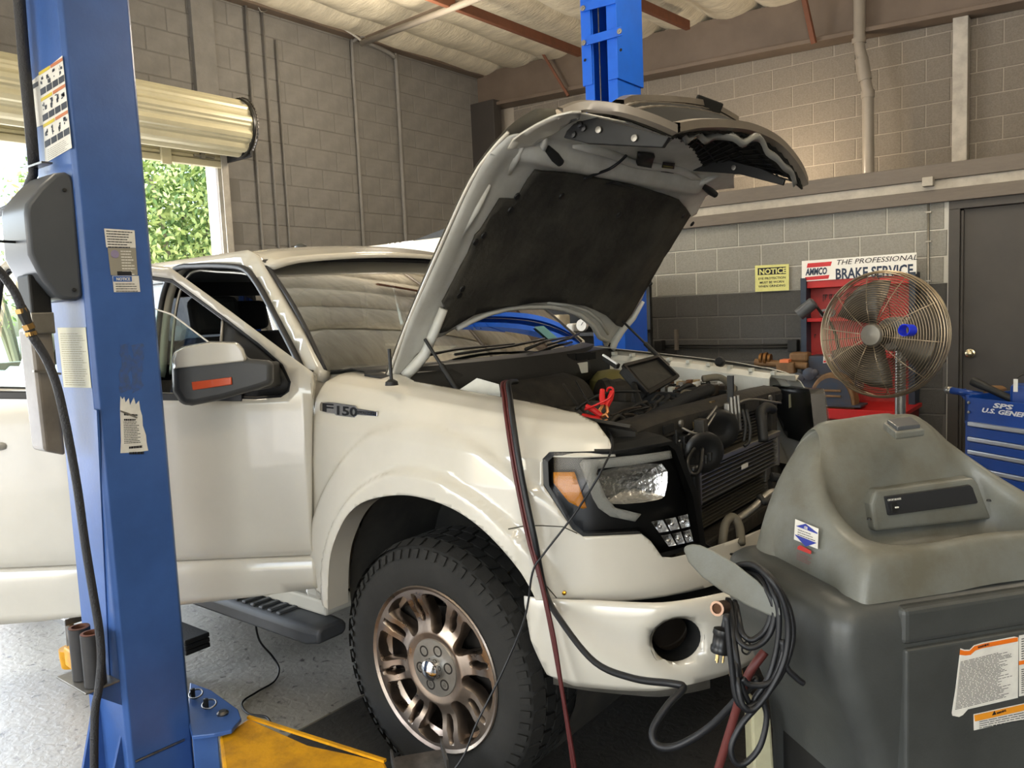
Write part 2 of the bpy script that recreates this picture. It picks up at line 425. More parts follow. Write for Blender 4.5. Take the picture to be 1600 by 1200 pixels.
# left wall top angle and purlins
struct(MB().box((-4.99, -7, 4.50), (-4.88, 5.5, 4.60)).build('trim_5', M_beam))
for k, (p, q) in enumerate((((985, 0), (1075, 40)), ((690, 0), (905, 82)))):
    a = at(p[0], p[1], 'z', 4.30); b = at(q[0], q[1], 'z', 4.30)
    d = (b-a); a2 = a-d*(2.0 if k == 0 else .6)
    mb = MB(); mb.bar(a2, a+d*1.0, .05, .09); 
    o = mb.build('purlin', M_rust, bevel=.004)
    tag(o, ['red oxide roof purlin right of the far blue lift post', 'red oxide roof purlin left of the far blue lift post'][k], 'purlin', None)
for k, (p, q) in enumerate((((835, 62), (888, 150)), ((1257, 0), (1272, 68)))):
    a = at(p[0], p[1], 'y', 5.2); b = at(q[0], q[1], 'y', 5.33)
    a = a + (a-b)*(-.1 if k == 0 else .15)
    o = MB().bar(a, b, .05, .03).build('brace', M_rust, bevel=.003)
    tag(o, ['rusty brace slanting from left purlin down to header beam', 'rusty brace slanting on header beam right of the far post'][k], 'brace')
# front wall and right end of the shop, with wide open bays behind the camera
mb = MB(); mb.box((-5.2, -7.4, 0), (-4.4, -7.2, 4.9)); mb.box((-.4, -7.4, 0), (1.4, -7.2, 4.9)); mb.box((5.4, -7.4, 0), (8.2, -7.2, 4.9)); mb.box((-5.2, -7.4, 3.4), (8.2, -7.2, 4.9))
struct(mb.build('wall_front', M_block_left))
struct(MB().box((8.0, -7.4, 0), (8.2, 5.8, 4.9)).build('wall_end', M_block_left))
# door in the lower right wall
door = struct(MB().box((.73, RL+.03, 0), (1.62, RL+.075, 2.13)).build('door_1', M_doorpaint, bevel=.004))
mb = MB()
mb.box((.64, RL-.03, 0), (.715, RL+.1, 2.13)); mb.box((1.62, RL-.03, 0), (1.70, RL+.1, 2.13)); mb.box((.64, RL-.03, 2.13), (1.70, RL+.1, 2.2))
mb.box((.715, RL+.0, 0), (.735, RL+.03, 2.12))
mb.build('door_frame', M_doorpaint, door, bevel=.003)
kb = at(1516, 552, 'y', RL+.02)
M_brass = mat('brushed brass', '#b7a98a', .25, 1)
Mk = frame(kb, (0, -1, 0))
MB().lathe([(.0,-.0),(.031,0),(.033,.008),(.014,.012),(.013,.035),(.022,.04),(.028,.052),(.026,.066),(.012,.072),(0,.073)], Mk, 20).build('door_knob', M_brass, door, smooth='auto')
# pipe with elbow on the upper wall
def P_(px, py, y=5.35): return at(px, py, 'y', y)
M_pipe = mat('grey painted pipe', '#8b8378', .3, var=.1)
pt = thing('drain_pipe', 'thick grey drain pipe with offset elbow on the back wall', 'pipe', tuple(P_(1357, 272)))
MB().tube([P_(1343, -14), P_(1343, 66)], .052, 16).build('upper_pipe', M_pipe, pt, smooth='auto')
MB().tube([P_(1342, 62), P_(1344, 80), P_(1349, 96), P_(1353, 130), P_(1356, 142), P_(1356, 152)], .049, 16).build('elbow', M_pipe, pt, smooth='auto')
MB().tube([P_(1346, 92), P_(1352, 126)], .06, 16).build('coupling', M_pipe, pt, smooth='auto')
MB().tube([P_(1342, 60), P_(1342, 68)], .062, 16).build('collar', M_pipe, pt, smooth='auto')
MB().tube([P_(1356, 142), P_(1356, 153)], .06, 16).build('collar', M_pipe, pt, smooth='auto')
MB().tube([P_(1356, 150), P_(1357, 276)], .052, 16).build('lower_pipe', M_pipe, pt, smooth='auto')
# electrical box and conduit on the fascia
bx = at(1451, 285, 'y', 4.05)
eb = thing('junction_box', 'pale square junction box on the fascia board above conduit', 'box', tuple(bx))
MB().box((bx.x-.037, 4.0, bx.z-.032), (bx.x+.037, 4.075, bx.z+.036)).build('housing', M_trimlight, eb, bevel=.006)
a = at(1451, 298, 'y', 4.11); b = at(1455, 470, 'y', 4.11)
MB().tube([a, Vector((a.x, 4.11, b.z)), Vector((a.x, 4.11, 1.2))], .009, 8).build('conduit', M_galv, eb, smooth=True)
for z in (2.12, 1.9, 1.6): MB().box((a.x-.02, 4.1, z), (a.x+.02, 4.13, z+.012)).build('strap', M_galv, eb)
# low outlet conduit on the dark wall
oc = thing('outlet_conduit', 'dark surface conduit with outlet box low on the charcoal wall', 'conduit', tuple(at(1050, 541, 'y', 4.12)))
a = at(1040, 540, 'y', 4.11); b = at(1240, 545, 'y', 4.11)
MB().tube([a, Vector((b.x, 4.11, a.z))], .009).build('conduit_run', M_black, oc, smooth=True)
MB().tube([a-Vector((0, 0, .02)), Vector((b.x, 4.11, a.z-.025))], .007).build('conduit_run', M_black, oc, smooth=True)
for px in (1031, 1240):
    c = at(px, 540, 'y', 4.09); MB().box((c.x-.04, 4.05, c.z-.05), (c.x+.04, 4.13, c.z+.05)).build('outlet_box', M_black, oc, bevel=.006)
c = at(1057, 530, 'y', 4.08); MB().box((c.x-.012, 4.06, c.z-.1), (c.x+.012, 4.1, c.z+.09)).build('upright', M_trimpaint, oc)
# left wall conduits
lc = [(('387.5', 385), 60, 408, 390, 'leftmost thin conduit on grey wall beside shutter coil', -40),]
def wl(px, py): return at(px, py, 'x', LX+.035)
cons = [((386, 10), (409, 392), .014, 'thin painted conduit nearest the shutter coil, leftmost of four', -60),
        ((412, 20), (434, 388), .011, 'thin painted conduit, second from the shutter coil', -60),
        ((431, 62), (454, 388), .011, 'thin painted conduit, third from the shutter coil', 0)]
for a, b, r, l_, up in cons:
    p = wl(*a); q = wl(*b); q.y = p.y = (p.y+q.y)/2; q.z = .3
    if up: p.z = 4.5
    mb = MB(); mb.tube([p, q], r, 8); o = mb.build('wall_conduit', M_block_left, smooth=True); tag(o, l_, 'conduit')
p = wl(549, 80); q = wl(569, 385); y1 = (p.y+q.y)/2
p2 = wl(617, 95); y2 = (p2.y+wl(635, 380).y)/2
ct = thing('wall_conduit', 'pair of conduits joined by bends near the ceiling, far end of left wall', 'conduit', (LX+.03, y1, .3))
top = wl(556, 62)
MB().tube(spline([(LX+.04, y1, .3), (LX+.04, y1, 3.2), (LX+.04, y1, top.z-.15), (LX+.06, y1+.02, top.z-.03), (LX+.14, y1+.1, top.z+.03)], 6), .02, 10).build('riser', M_block_left, ct, smooth=True)
tz = wl(610, 85).z
MB().tube(spline([(LX+.04, y2, .3), (LX+.04, y2, 3.0), (LX+.04, y2, tz-.12), (LX+.05, y2-.04, tz-.02), (LX+.05, y2-.2, tz+.02), (LX+.06, y1+.1, tz+.05)], 6), .024, 10).build('riser', M_block_left, ct, smooth=True)
# ceiling pipes crossing the room
a = at(565, 68, 'z', 4.25); b = at(760, -8, 'z', 4.25)
ex = (b-a)
o = MB().tube([a, a+ex*2.5], .03, 12).build('ceiling_pipe', M_pipe, smooth=True); tag(o, 'grey pipe crossing under the insulation from left wall', 'pipe')
a = at(572, 60, 'z', 4.32); b = at(740, -8, 'z', 4.32); ex = b-a
o = MB().bar(a, a+ex*2.5, .03, .04).build('ceiling_strut', M_beam); tag(o, 'slim brown strut running above the grey ceiling pipe', 'strut')
mb = MB(); mb.tube(spline([at(420, -5, 'x', LX+.12), at(500, 25, 'x', LX+.12), at(553, 55, 'x', LX+.12), at(566, 66, 'x', LX+.1)], 6), .012, 6)
tag(mb.build('white_cable', M_paper, smooth=True), 'white cable sagging along the top of the left wall', 'cable')
mb = MB(); mb.tube(spline([at(400, -2, 'x', LX+.08), at(408, 18, 'x', LX+.08), at(425, 10, 'x', LX+.08), at(432, -5, 'x', LX+.08)], 6), .006, 6)
tag(mb.build('loose_wire', M_galv, smooth=True), 'thin loose wire loop hanging at the top of left wall', 'wire')
# rolled-up shutter
M_slat = mat('cream shutter steel', '#c9c1a0', .35, .15, var=.12, vscale=4)
sh = thing('roller_shutter', 'cream corrugated roll-up shutter coiled above the bay door', 'shutter', (LX, -1, 3.0))
cx, cz, R0 = -4.62, 3.24, .235
NP = 11
prof = []
for k in range(NP*8):
    an = 2*PI*k/(NP*8); ph = k % 8
    prof.append((R0+(.014 if ph in (1, 2, 3) else (-.010 if ph in (5, 6) else .002)), an))
ye = 1.60
v = []; n = len(prof)
for y in (-3.75, ye):
    for r, an in prof: v.append((cx+r*math.cos(an), y, cz+r*math.sin(an)))
f = [(k, (k+1) % n, n+(k+1) % n, n+k) for k in range(n)]+[tuple(range(n, 2*n))]
mesh('coil', v, f, M_slat, sh)
# end ring and chain wheel
MB().lathe([(.245, 0), (.262, .0), (.262, .022), (.245, .022)], frame((cx, ye-.005, cz), (0, 1, 0)), 36, closed=True).build('end_ring', M_black2, sh, smooth='auto')
mb = MB(); mb.box((LX+.005, ye+.03, cz-.26), (-4.5, ye+.055, cz+.02)); mb.lathe([(.03, 0), (.03, .06)], frame((cx, ye+.02, cz), (0, 1, 0)), 12)
mb.build('end_bracket', M_black, sh, bevel=.004)
mb = MB()
for k in range(26):
    an = -.9+k*.11
    mb.tube([(cx+.27*math.cos(an), ye+.03, cz+.27*math.sin(an)), (cx+.27*math.cos(an+.08), ye+.03, cz+.27*math.sin(an+.08))], .009, 5)
mb.build('chain', M_steel, sh)
# the curtain hanging below the coil
for k in range(4):
    z = 2.99+k*.066
    prf = [(0, 0), (.02, .01), (.02, .03), (0, .04), (0, .064)]
    mb = MB(); mb.grid([[(LX+.1+a, y, z+b) for a, b in prf] for y in (-3.6, 1.62)]); mb.build('slat', M_slat, sh, solid=.003)
MB().box((LX+.07, -3.6, 2.93), (LX+.13, 1.62, 2.985)).build('bottom_bar', M_slat, sh, bevel=.004)
MB().box((LX+.13, .99, 2.9), (LX+.16, 1.08, 3.2)).build('lift_handle', M_slat, sh, bevel=.004)
mb = MB(); mb.box((LX+.13, 1.30, 3.0), (LX+.15, 1.5, 3.02)); mb.box((LX+.13, 1.36, 2.985), (LX+.16, 1.4, 3.035)); mb.build('slide_bolt', M_galv, sh)
for y0, s in ((1.62, 1), (-3.62, -1)):
    mb = MB(); mb.box((LX, y0, 0), (LX+.14, y0+s*.012, 3.15)); mb.box((LX+.06, y0-s*.05, 0), (LX+.07, y0, 3.05)); mb.box((LX+.13, y0-s*.05, 0), (LX+.14, y0, 3.05)); mb.box((LX, y0, 0), (LX+.015, y0+s*.1, 3.15))
    mb.build('guide_rail', M_trimlight, sh)
# lone wall post right of window and pilaster
tag(MB().box((LX, 1.44, 3.0), (LX+.05, 1.66, 4.55)).build('wall_pilaster', M_block_left, bevel=.003), 'grey painted steel pilaster rising behind the shutter coil', 'pilaster')
# outdoors
M_concrete = mat('sunlit concrete', '#c9c6bf', .8, var=.2, vscale=3)
g = struct(MB().box((-60, -60, -.16), (60, 60, -.13)).build('ground', M_concrete))
cpy = at(339, 330, 'x', -7).y
o = MB().box((-7.1, cpy-.05, -.13), (-6.95, cpy+.16, 4.0)).build('canopy_post', mat('white stucco', '#e6e4df', .7), bevel=.01); tag(o, 'white stucco post standing just outside the bay door', 'post')
o = MB().box((-22, -20, -.13), (-21.6, 16, 1.35)).build('garden_wall', mat('sunny stucco wall', '#dcd6c8', .8), bevel=.02); tag(o, 'low pale wall far outside beyond the bay door', 'wall')
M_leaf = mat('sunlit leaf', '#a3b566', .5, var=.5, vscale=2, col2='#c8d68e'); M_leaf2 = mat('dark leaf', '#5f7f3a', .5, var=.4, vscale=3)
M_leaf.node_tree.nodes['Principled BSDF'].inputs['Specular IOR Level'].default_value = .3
def bush(name, c, R, n, label, cat='bush', seed=1, flowers=0):
    rr = random.Random(seed); t = thing(name, label, cat, (c[0], c[1], -.13))
    mb = MB(); mb.mi = 0
    for k in range(n):
        d = Vector((rr.gauss(0, 1), rr.gauss(0, 1), rr.gauss(0, 1))).normalized()
        q = rr.random()**.35
        p = Vector((c[0]+d.x*R[0]*q, c[1]+d.y*R[1]*q, c[2]+d.z*R[2]*q))
        a = Vector((rr.gauss(0, 1), rr.gauss(0, 1), rr.gauss(0, 1))).normalized(); b = a.orthogonal().normalized(); s = rr.uniform(.035, .075)
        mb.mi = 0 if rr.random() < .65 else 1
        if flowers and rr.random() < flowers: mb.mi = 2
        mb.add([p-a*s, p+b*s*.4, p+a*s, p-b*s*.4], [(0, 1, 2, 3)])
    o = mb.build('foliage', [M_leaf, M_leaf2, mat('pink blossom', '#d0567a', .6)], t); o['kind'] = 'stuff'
    mb = MB()
    for k in range(7):
        e = Vector((c[0]+rr.uniform(-.6, .6)*R[0], c[1]+rr.uniform(-.6, .6)*R[1], c[2]+rr.uniform(0, .6)*R[2]))
        mb.tube(spline([(c[0], c[1], -.13), (lerp(c[0], e.x, .3), lerp(c[1], e.y, .3), c[2]*.6), e], 5), [.07-.004*i for i in range(11)], 6)
    mb.build('branches', mat('bark', '#8a8066', .8), t)
    return t
pc = at(275, 330, 'x', -9.5)
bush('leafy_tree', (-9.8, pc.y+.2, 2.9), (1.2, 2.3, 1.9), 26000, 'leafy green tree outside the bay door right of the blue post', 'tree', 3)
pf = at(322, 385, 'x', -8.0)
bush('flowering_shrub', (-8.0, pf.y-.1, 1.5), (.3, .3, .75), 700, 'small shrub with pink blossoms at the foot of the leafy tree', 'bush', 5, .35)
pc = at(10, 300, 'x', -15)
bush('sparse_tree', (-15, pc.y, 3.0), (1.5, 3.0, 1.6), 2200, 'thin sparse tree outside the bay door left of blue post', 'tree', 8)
# ================================================================ the truck
def on_ex(px, py, curve, ax='y', pick=0):
    """where the sight line meets a curve extruded along an axis -> (arc length, coordinate on the axis)"""
    r = ray(px, py); i, j, k = {'y': (0, 2, 1), 'z': (0, 1, 2)}[ax]; s = 0; res = []
    for a, b in zip(curve, curve[1:]):
        dx, dy = b[0]-a[0], b[1]-a[1]; L = math.hypot(dx, dy)
        det = -r[i]*dy+dx*r[j]
        if abs(det) > 1e-9:
            ex, ey = a[0]-CP[i], a[1]-CP[j]
            t = (-ex*dy+dx*ey)/det; q = (r[i]*ey-r[j]*ex)/det
            if -1e-6 <= q <= 1+1e-6 and t > 0: res.append((t, s+q*L, CP[k]+t*r[k]))
        s += L
    res.sort()
    return (res[pick][1], res[pick][2])
class Curve:
    def __init__(s, pts):
        s.p = pts; s.a = [0]
        for a, b in zip(pts, pts[1:]): s.a.append(s.a[-1]+math.hypot(b[0]-a[0], b[1]-a[1]))
    def at(s, u):
        u0 = u; u = min(max(u, 0), s.a[-1]); i = 0
        while i < len(s.a)-2 and s.a[i+1] < u: i += 1
        a, b = s.p[i], s.p[i+1]; L = s.a[i+1]-s.a[i]; t = (u0-s.a[i])/L
        tx, ty = (b[0]-a[0])/L, (b[1]-a[1])/L
        # smooth the direction across the joint
        return a[0]+(b[0]-a[0])*t, a[1]+(b[1]-a[1])*t, tx, ty
    def nrm(s, u, e=.015):
        a = s.at(max(u-e, 0)); b = s.at(min(u+e, s.a[-1])); dx, dy = b[0]-a[0], b[1]-a[1]; L = math.hypot(dx, dy)
        return dy/L, -dx/L
M_seam2 = mat('panel gap', '#3a372f', .9)
truck = thing('pickup_truck', 'white crew cab pickup truck with raised hood and open front door', 'truck', (-1.9, 0, 0))

near = [(-.60,-.962),(-.3,-.972),(0,-.98),(.30,-.975),(.45,-.95),(.56,-.90),(.66,-.815),(.73,-.72),(.78,-.60),(.81,-.45),(.83,-.25)]
full = near+[(.84, 0)]+[(x, -y) for x, y in near[::-1]]
PL = Curve(spline(full, 6))                     # plan line of fenders and front fascia
nb = [(.40,-.985),(.48,-.98),(.6,-.95),(.75,-.88),(.86,-.75),(.92,-.6),(.96,-.3)]
PBm = Curve(spline(nb+[(.98, 0)]+[(x, -y) for x, y in nb[::-1]], 6))     # plan line of the bumper
SEC = [(0, 0, 0), (1.03, 0, 1.03), (1.12, .012, 1.118), (1.19, .042, 1.18), (1.25, .088, 1.22), (1.32, .15, 1.242), (1.42, .25, 1.256)]
def sec(v):
    if v < 1.03: return 0, v
    for a, b in zip(SEC, SEC[1:]):
        if v <= b[0]:
            t = (v-a[0])/(b[0]-a[0]); return lerp(a[1], b[1], t), lerp(a[2], b[2], t)
    return SEC[-1][1], SEC[-1][2]
AC = (.035, .53)
def flare(x, z):
    r = math.hypot(x-AC[0], (z-AC[1])*1.0)
    if z < .3: return 0
    a = .030*(1-sstep(.510, .526, r)); c = .022*(1-sstep(.628, .655, r))
    return a+c
def body(s, v):
    x, y, _, _ = PL.at(s); nx, ny = PL.nrm(s); inn, z = sec(v)
    inn -= .0
    inn -= flare(x, v)*(1-sstep(.38, .56, x))
    if v < .75: inn += .035*((.75-v)/.3)**2*.6
    inn += .008*(1-min(1, abs(v-.95)/.3))*0
    z += interp([(-.6, .085), (-.2, .05), (.1, .02), (.5, -.02), (.8, -.03)], x)*sstep(.98, 1.25, v) if s < PL.a[-1]/2 else interp([(-.6, .06), (-.2, .05), (.1, .02), (.5, -.02), (.8, -.03)], x)*sstep(.98, 1.25, v)
    return Vector((x-nx*inn, y-ny*inn, z))
def surf0(s, v):
    x, y, _, _ = PL.at(s); nx, ny = PL.nrm(s); return Vector((x-nx*.02, y-ny*.02, v))
S0 = .6   # arc length of x = 0
def sx(x): 
    u = 0
    for i, p in enumerate(PL.p):
        if p[0] >= x: return PL.a[i]-(p[0]-x)
def pl(px, py): return on_ex(px, py, PL.p, 'z')
arch_px = [(527,948),(531,900),(536,860),(548,825),(562,800),(582,782),(610,772),(650,768),(690,775),(730,791),(765,815),(797,847),(822,880),(838,912),(845,930)]
arch = spline([pl(*p) for p in arch_px], 4)
hl_px = [(849,757),(846,718),(856,708),(964,705)]
def pls(l): return [pl(*p) for p in l]
outline = [(sx(-.545), 1.42), (sx(-.545), 1.2), pl(487, 700), pl(487, 850), pl(497, 918)]+arch
outline += pls([(900, 938), (950, 941), (1000, 937), (1060, 928), (1110, 916), (1160, 900)])
mid = PL.a[-1]/2
outline += [(mid, .70), (mid, .80)]+pls([(1200, 822), (1120, 852), (1050, 871), (1034, 870), (1017, 846), (1002, 834), (960, 836), (911, 838), (895, 827), (849, 757), (846, 718), (856, 708), (964, 705)])
outline += [(sx(.60)+.03, 1.19), (sx(.585)+.02, 1.26), (sx(.54), 1.33), (sx(.40), 1.36), (sx(.1), 1.37), (sx(-.2), 1.37), (sx(-.27), 1.40), (sx(-.33), 1.42)]
fend = sheet('front_fender', outline, body, M_white, truck, step=.0125, solid=.003, vlines=(1.03, 1.075, 1.12))
def mirror(o, name=None):
    """the same panel on the other side"""
    me = o.data.copy(); me.transform(Matrix.Diagonal((1, -1, 1, 1))); me.flip_normals()
    c = bpy.data.objects.new(name or o.name.split('.')[0], me); link(c, o.parent)
    for m in o.modifiers:
        n = c.modifiers.new(m.name, m.type)
        for a in ('thickness', 'offset', 'width', 'segments', 'limit_method', 'angle_limit', 'levels', 'render_levels'):
            if hasattr(m, a): setattr(n, a, getattr(m, a))
    return c
mirror(fend)
for pts in ([(806,820),(826,818),(850,819),(880,822),(902,833)], [(846,893),(860,912),(872,930)]):
    MB().tube([body(*pl(*p))+Vector((.001, -.0015, 0)) for p in pts], .0016, 5).build('panel_seam', M_seam2, fend)
# arch lip and wheel well
mb = MB(); rows = []
for s, v in arch:
    p = body(s, v); rows.append([p, p+Vector((0, .012, -.0)), p+Vector((0, .09, 0))])
mb.grid(rows); lip = mb.build('arch_lip', M_white, fend, smooth=True); mirror(lip)
well = MB(); rows = []
for k in range(25):
    an = math.radians(-38+256*k/24); c, s_ = math.cos(an), math.sin(an)
    rows.append([(AC[0]+(.49)*c, y, AC[1]+(.49)*s_) for y in (-.90, -.45)])
well.grid(rows); M_well = mat('wheel well liner', '#2a2926', .9, var=.5, vscale=6, col2='#45423b'); w_ = well.build('wheel_well', M_well, truck, smooth=True); mirror(w_)
MB().box((-.5, -.47, .55), (.5, -.45, 1.02)).build('inner_fender', M_well, truck)
# amber bolt at the seam
bp0 = pl(883, 924); MB().lathe([(.0,0),(.006,0),(.006,.006),(0,.008)], frame(body(*bp0), (.3, -.95, 0)), 10).build('clip', mat('brass clip', '#b98a2a', .3, .9), fend)

mb = MB(); rows = []
for k in range(41):
    s_ = pl(850, 930)[0]+(PL.a[-1]-2*pl(850, 930)[0])*k/40; rows.append([surf0(s_, .66)-Vector((0, 0, 0)), surf0(s_, .765)])
mb.grid(rows); mb.build('bumper_gap', M_dark, truck)
# front bumper with the round fog lamp opening
def pbx(px, py): return on_ex(px, py, PBm.p, 'z')
hs = []
cxs, cyv = pbx(1060, 1002)
for k in range(28):
    a = 2*PI*k/28; hs.append((cxs+.072*math.cos(a), cyv+.062*math.sin(a)))
Lb = PBm.a[-1]
def bump(s, v):
    x, y, _, _ = PBm.at(s); nx, ny = PBm.nrm(s); z = v
    top = .757-.02*(1-sstep(0, .35, min(s, Lb-s)))
    inn = 0
    if v > .70: inn = .020*((v-.70)/.045)**2
    if v < .62: inn = .02*((.62-v)/.13)**2
    f = abs(min(math.hypot(s-cxs, (v-cyv)*1.16), math.hypot(s-(Lb-cxs), (v-cyv)*1.16)))
    inn += .022*(1-sstep(.068, .10, f))
    inn += -.012*sstep(.30, .42, s)*sstep(.30, .42, Lb-s)
    return Vector((x-nx*inn, y-ny*inn, z))
half = Lb/2
bo = [(.0, .722), (.02, .60), (.06, .50), (.14, .478), (.30, .482), (.5, .50), (half, .53)]
bo2 = bo+[(Lb-s, v) for s, v in bo[::-1][1:]]
tops = [(Lb-.0-.001, .75), (Lb-.2, .757), (half, .765), (.2, .757)]
bo2 = bo2+[(Lb-.2, .735), (half, .745), (.2, .735)]
bumper = sheet('front_bumper', bo2, bump, M_white, truck, step=.025, holes=[hs, [(Lb-s, v) for s, v in hs]], solid=.004, vlines=(.70, .72, .74))
fc = bump(cxs, cyv); nx, ny = PBm.nrm(cxs)
MF = frame(fc, (-nx, -ny, 0))
MB().lathe([(.078, -.004), (.07, .02), (.066, .09), (.04, .1), (0, .1)], MF, 24, cap=False).build('fog_lamp_bucket', M_black, bumper, smooth='auto')
MB().lathe([(.05, .05), (.056, .06), (.056, .07), (0, .08)], MF, 24).build('fog_lamp', mat('smoked lamp', '#17130f', .12), bumper, smooth='auto')
MB().box((.5, -.6, .49), (.9, .6, .53)).build('air_dam', M_black, bumper)
mb = MB(); rows = []
for k in range(13):
    s = .06+.5*k/12; p = bump(s, .49); nx2, ny2 = PBm.nrm(s); q = p-Vector((nx2, ny2, 0))*.03; rows.append([(q.x, q.y, .49), (q.x, q.y, .455), (q.x-.02*nx2, q.y-.02*ny2, .452)])
mb.grid(rows); mb.build('lower_valance', M_galv, bumper, smooth=True)

# ---- headlight
def hl_outline(l, g=0): return [pl(*p) for p in l]
HLp = [(849,757),(846,718),(856,708),(964,705.5),(1055,690),(1066,699),(1092,777),(1103,852),(1036,871),(1017,846),(1002,834),(911,838),(895,827)]
def surf(off, lean=.25):
    def f(s, v):
        x, y, _, _ = PL.at(s); nx, ny = PL.nrm(s, .03); inn = -off+.10*max(0, v-1.02)
        return Vector((x-nx*inn, y-ny*inn, v))
    return f
M_hlback = mat('lamp housing black', '#0d0d0d', .3)
def thinglass(name, tint, boost=1.0, rough=0.0, base=.04):
    m = bpy.data.materials.new(name); m.use_nodes = True; N = m.node_tree.nodes; L = m.node_tree.links; N.remove(N['Principled BSDF'])
    t = N.new('ShaderNodeBsdfTransparent'); t.inputs[0].default_value = tint+(1,); g = N.new('ShaderNodeBsdfGlossy'); g.inputs['Roughness'].default_value = rough
    lw = N.new('ShaderNodeFresnel'); lw.inputs[0].default_value = 1.5
    ml = N.new('ShaderNodeMath'); ml.operation = 'MULTIPLY_ADD'; ml.inputs[1].default_value = boost; ml.inputs[2].default_value = base; ml.use_clamp = True
    mx = N.new('ShaderNodeMixShader'); L.new(lw.outputs[0], ml.inputs[0]); L.new(ml.outputs[0], mx.inputs[0]); L.new(t.outputs[0], mx.inputs[1]); L.new(g.outputs[0], mx.inputs[2])
    L.new(mx.outputs[0], N['Material Output'].inputs[0]); return m
M_lens = thinglass('headlight lens', (.95, .95, .94), .6, base=.0)
M_amber = mat('amber reflector', '#c47a0a', .25, bump=.4, bscale=300, coat=.5)
M_guide = mat('frosted light guide', '#8c8b85', .3, bump=.5, bscale=400, coat=.4)
M_bowl = mat('reflector chrome', '#e8e8e8', .16, 1, bump=.5, bscale=45)
hl = sheet('headlight', hl_outline(HLp), surf(-.055), M_hlback, truck, step=.03, solid=.002)
# side walls of the housing
hp = hl_outline(HLp); mb = MB(); o1 = surf(.0); o2 = surf(-.055)
mb.grid([[o1(*p), o2(*p)] for p in hp+hp[:1]]); mb.build('housing_rim', M_hlback, hl)
mb = MB(); HLin = [(s+(1.27-s)*.07, v+(.99-v)*.07) for s, v in hp]
mb.grid([[surf(.0)(*p), surf(-.004)(*q)] for p, q in zip(hp+hp[:1], HLin+HLin[:1])]); mb.build('bezel', M_black2, hl)
def inlay(name, px, off, m, bul=0, step=.02, sol=.008):
    pts = [pl(*p) for p in px]; cs = sum(p[0] for p in pts)/len(pts); cv = sum(p[1] for p in pts)/len(pts); f0 = surf(off)
    return sheet(name, pts, f0, m, hl, step=step, solid=sol)
inlay('amber_reflector', [(862,740),(897,740),(917,795),(911,797),(888,786),(863,757)], -.016, M_amber)
inlay('light_guide', [(905,727.5),(911,721),(1056,706),(1058,718),(936,735),(933,743),(949,780),(964,796),(1005,805.6),(995,817),(955,809),(936,796),(927,781)], -.018, M_guide)
# reflector bowl: facetted dish
bo_ = [pl(*p) for p in [(936,740),(1042,727),(1046,771),(1030,784),(958,790),(945,777)]]
cs = sum(p[0] for p in bo_)/6; cv = sum(p[1] for p in bo_)/6; mb = MB(); rows = []
for k in range(7):
    t = k/6; fo = surf(-.02-.030*math.sin(t*PI/2)); rows.append([fo(lerp(a, cs, t**1.3), lerp(b, cv, t**1.3)) for a, b in spline(bo_, 3, True)+[bo_[0]]])
mb.grid(rows); mb.build('reflector', M_bowl, hl, smooth=False)
# lower lamp cluster of six chrome cells
cl = [pl(*p) for p in [(1017,815),(1080,802),(1089,849),(1049,858)]]
for r in range(2):
    for c in range(3):
        u0, u1 = (c+.08)/3, (c+.92)/3; w0, w1 = (r+.1)/2, (r+.9)/2
        def q(u, w):
            a = (lerp(cl[0][0], cl[1][0], u), lerp(cl[0][1], cl[1][1], u)); b = (lerp(cl[3][0], cl[2][0], u), lerp(cl[3][1], cl[2][1], u)); return lerp(a[0], b[0], w), lerp(a[1], b[1], w)
        mb = MB(); f1, f2 = surf(-.012), surf(-.035); cc = [(u0, w0), (u1, w0), (u1, w1), (u0, w1), (u0, w0)]; cm = ((u0+u1)/2, (w0+w1)/2)
        mb.grid([[f1(*q(*a)), f2(*q(lerp(a[0], cm[0], .6), lerp(a[1], cm[1], .6)))] for a in cc])
        mb.add([f2(*q(lerp(a[0], cm[0], .6), lerp(a[1], cm[1], .6))) for a in cc[:4]], [(0, 1, 2, 3)])
        p = surf(-.018)(*q(*cm)); mb.lathe([(0, 0), (.009, .004), (.006, .01), (0, .013)], frame(p-Vector((.0, .0, 0)), (.6, -.8, 0)), 8)
        mb.build('lamp_cell', M_bowl, hl)
lens = sheet('lens', hl_outline(HLp), surf(.004), M_lens, hl, step=.03, solid=0)
for o in [hl]:
    far = mirror(hl, 'headlight')
    for ch in list(o.children):
        c = mirror(ch); c.parent = far
# top face of the headlight housing
mb = MB(); tp = [pl(*p) for p in [(930, 706), (964,705.5),(1010,698),(1055,690)]]; mb.grid([[surf(0)(*p), surf(-.05)(p[0], p[1]+.01), surf(-.13)(p[0], p[1]+.012)] for p in tp]); mb.build('lamp_top', M_black, hl, solid=.003)

# ---- door seam gap, A-pillar, roof, greenhouse
GP = (Vector((0, -.86, 1.33)), None)
def gh(x, z): return Vector((x, -.86+.36*(z-1.33), z))
def ghp(px, py):
    r = ray(px, py); p0, n = GP; nn = Vector((0, -1, .36)).normalized(); t = (p0-CP).dot(nn)/r.dot(nn); p = CP+r*t; return (p.x, p.z)
def G(l): return [ghp(*p) for p in l]
M_seal = mat('door seal rubber', '#17171a', .5)
rail_out = spline(G([(509,579),(489,541),(468,505),(440,457),(413,410),(405,400),(395,394)]), 3)
x_r, z_r = rail_out[-1]
inner = spline(G([(484,579),(466,543),(447,507),(424,464),(408,438),(395,423),(378,417),(340,415)]), 3)
ox = inner[-1]
bpx = G([(284,420),(262,450)])
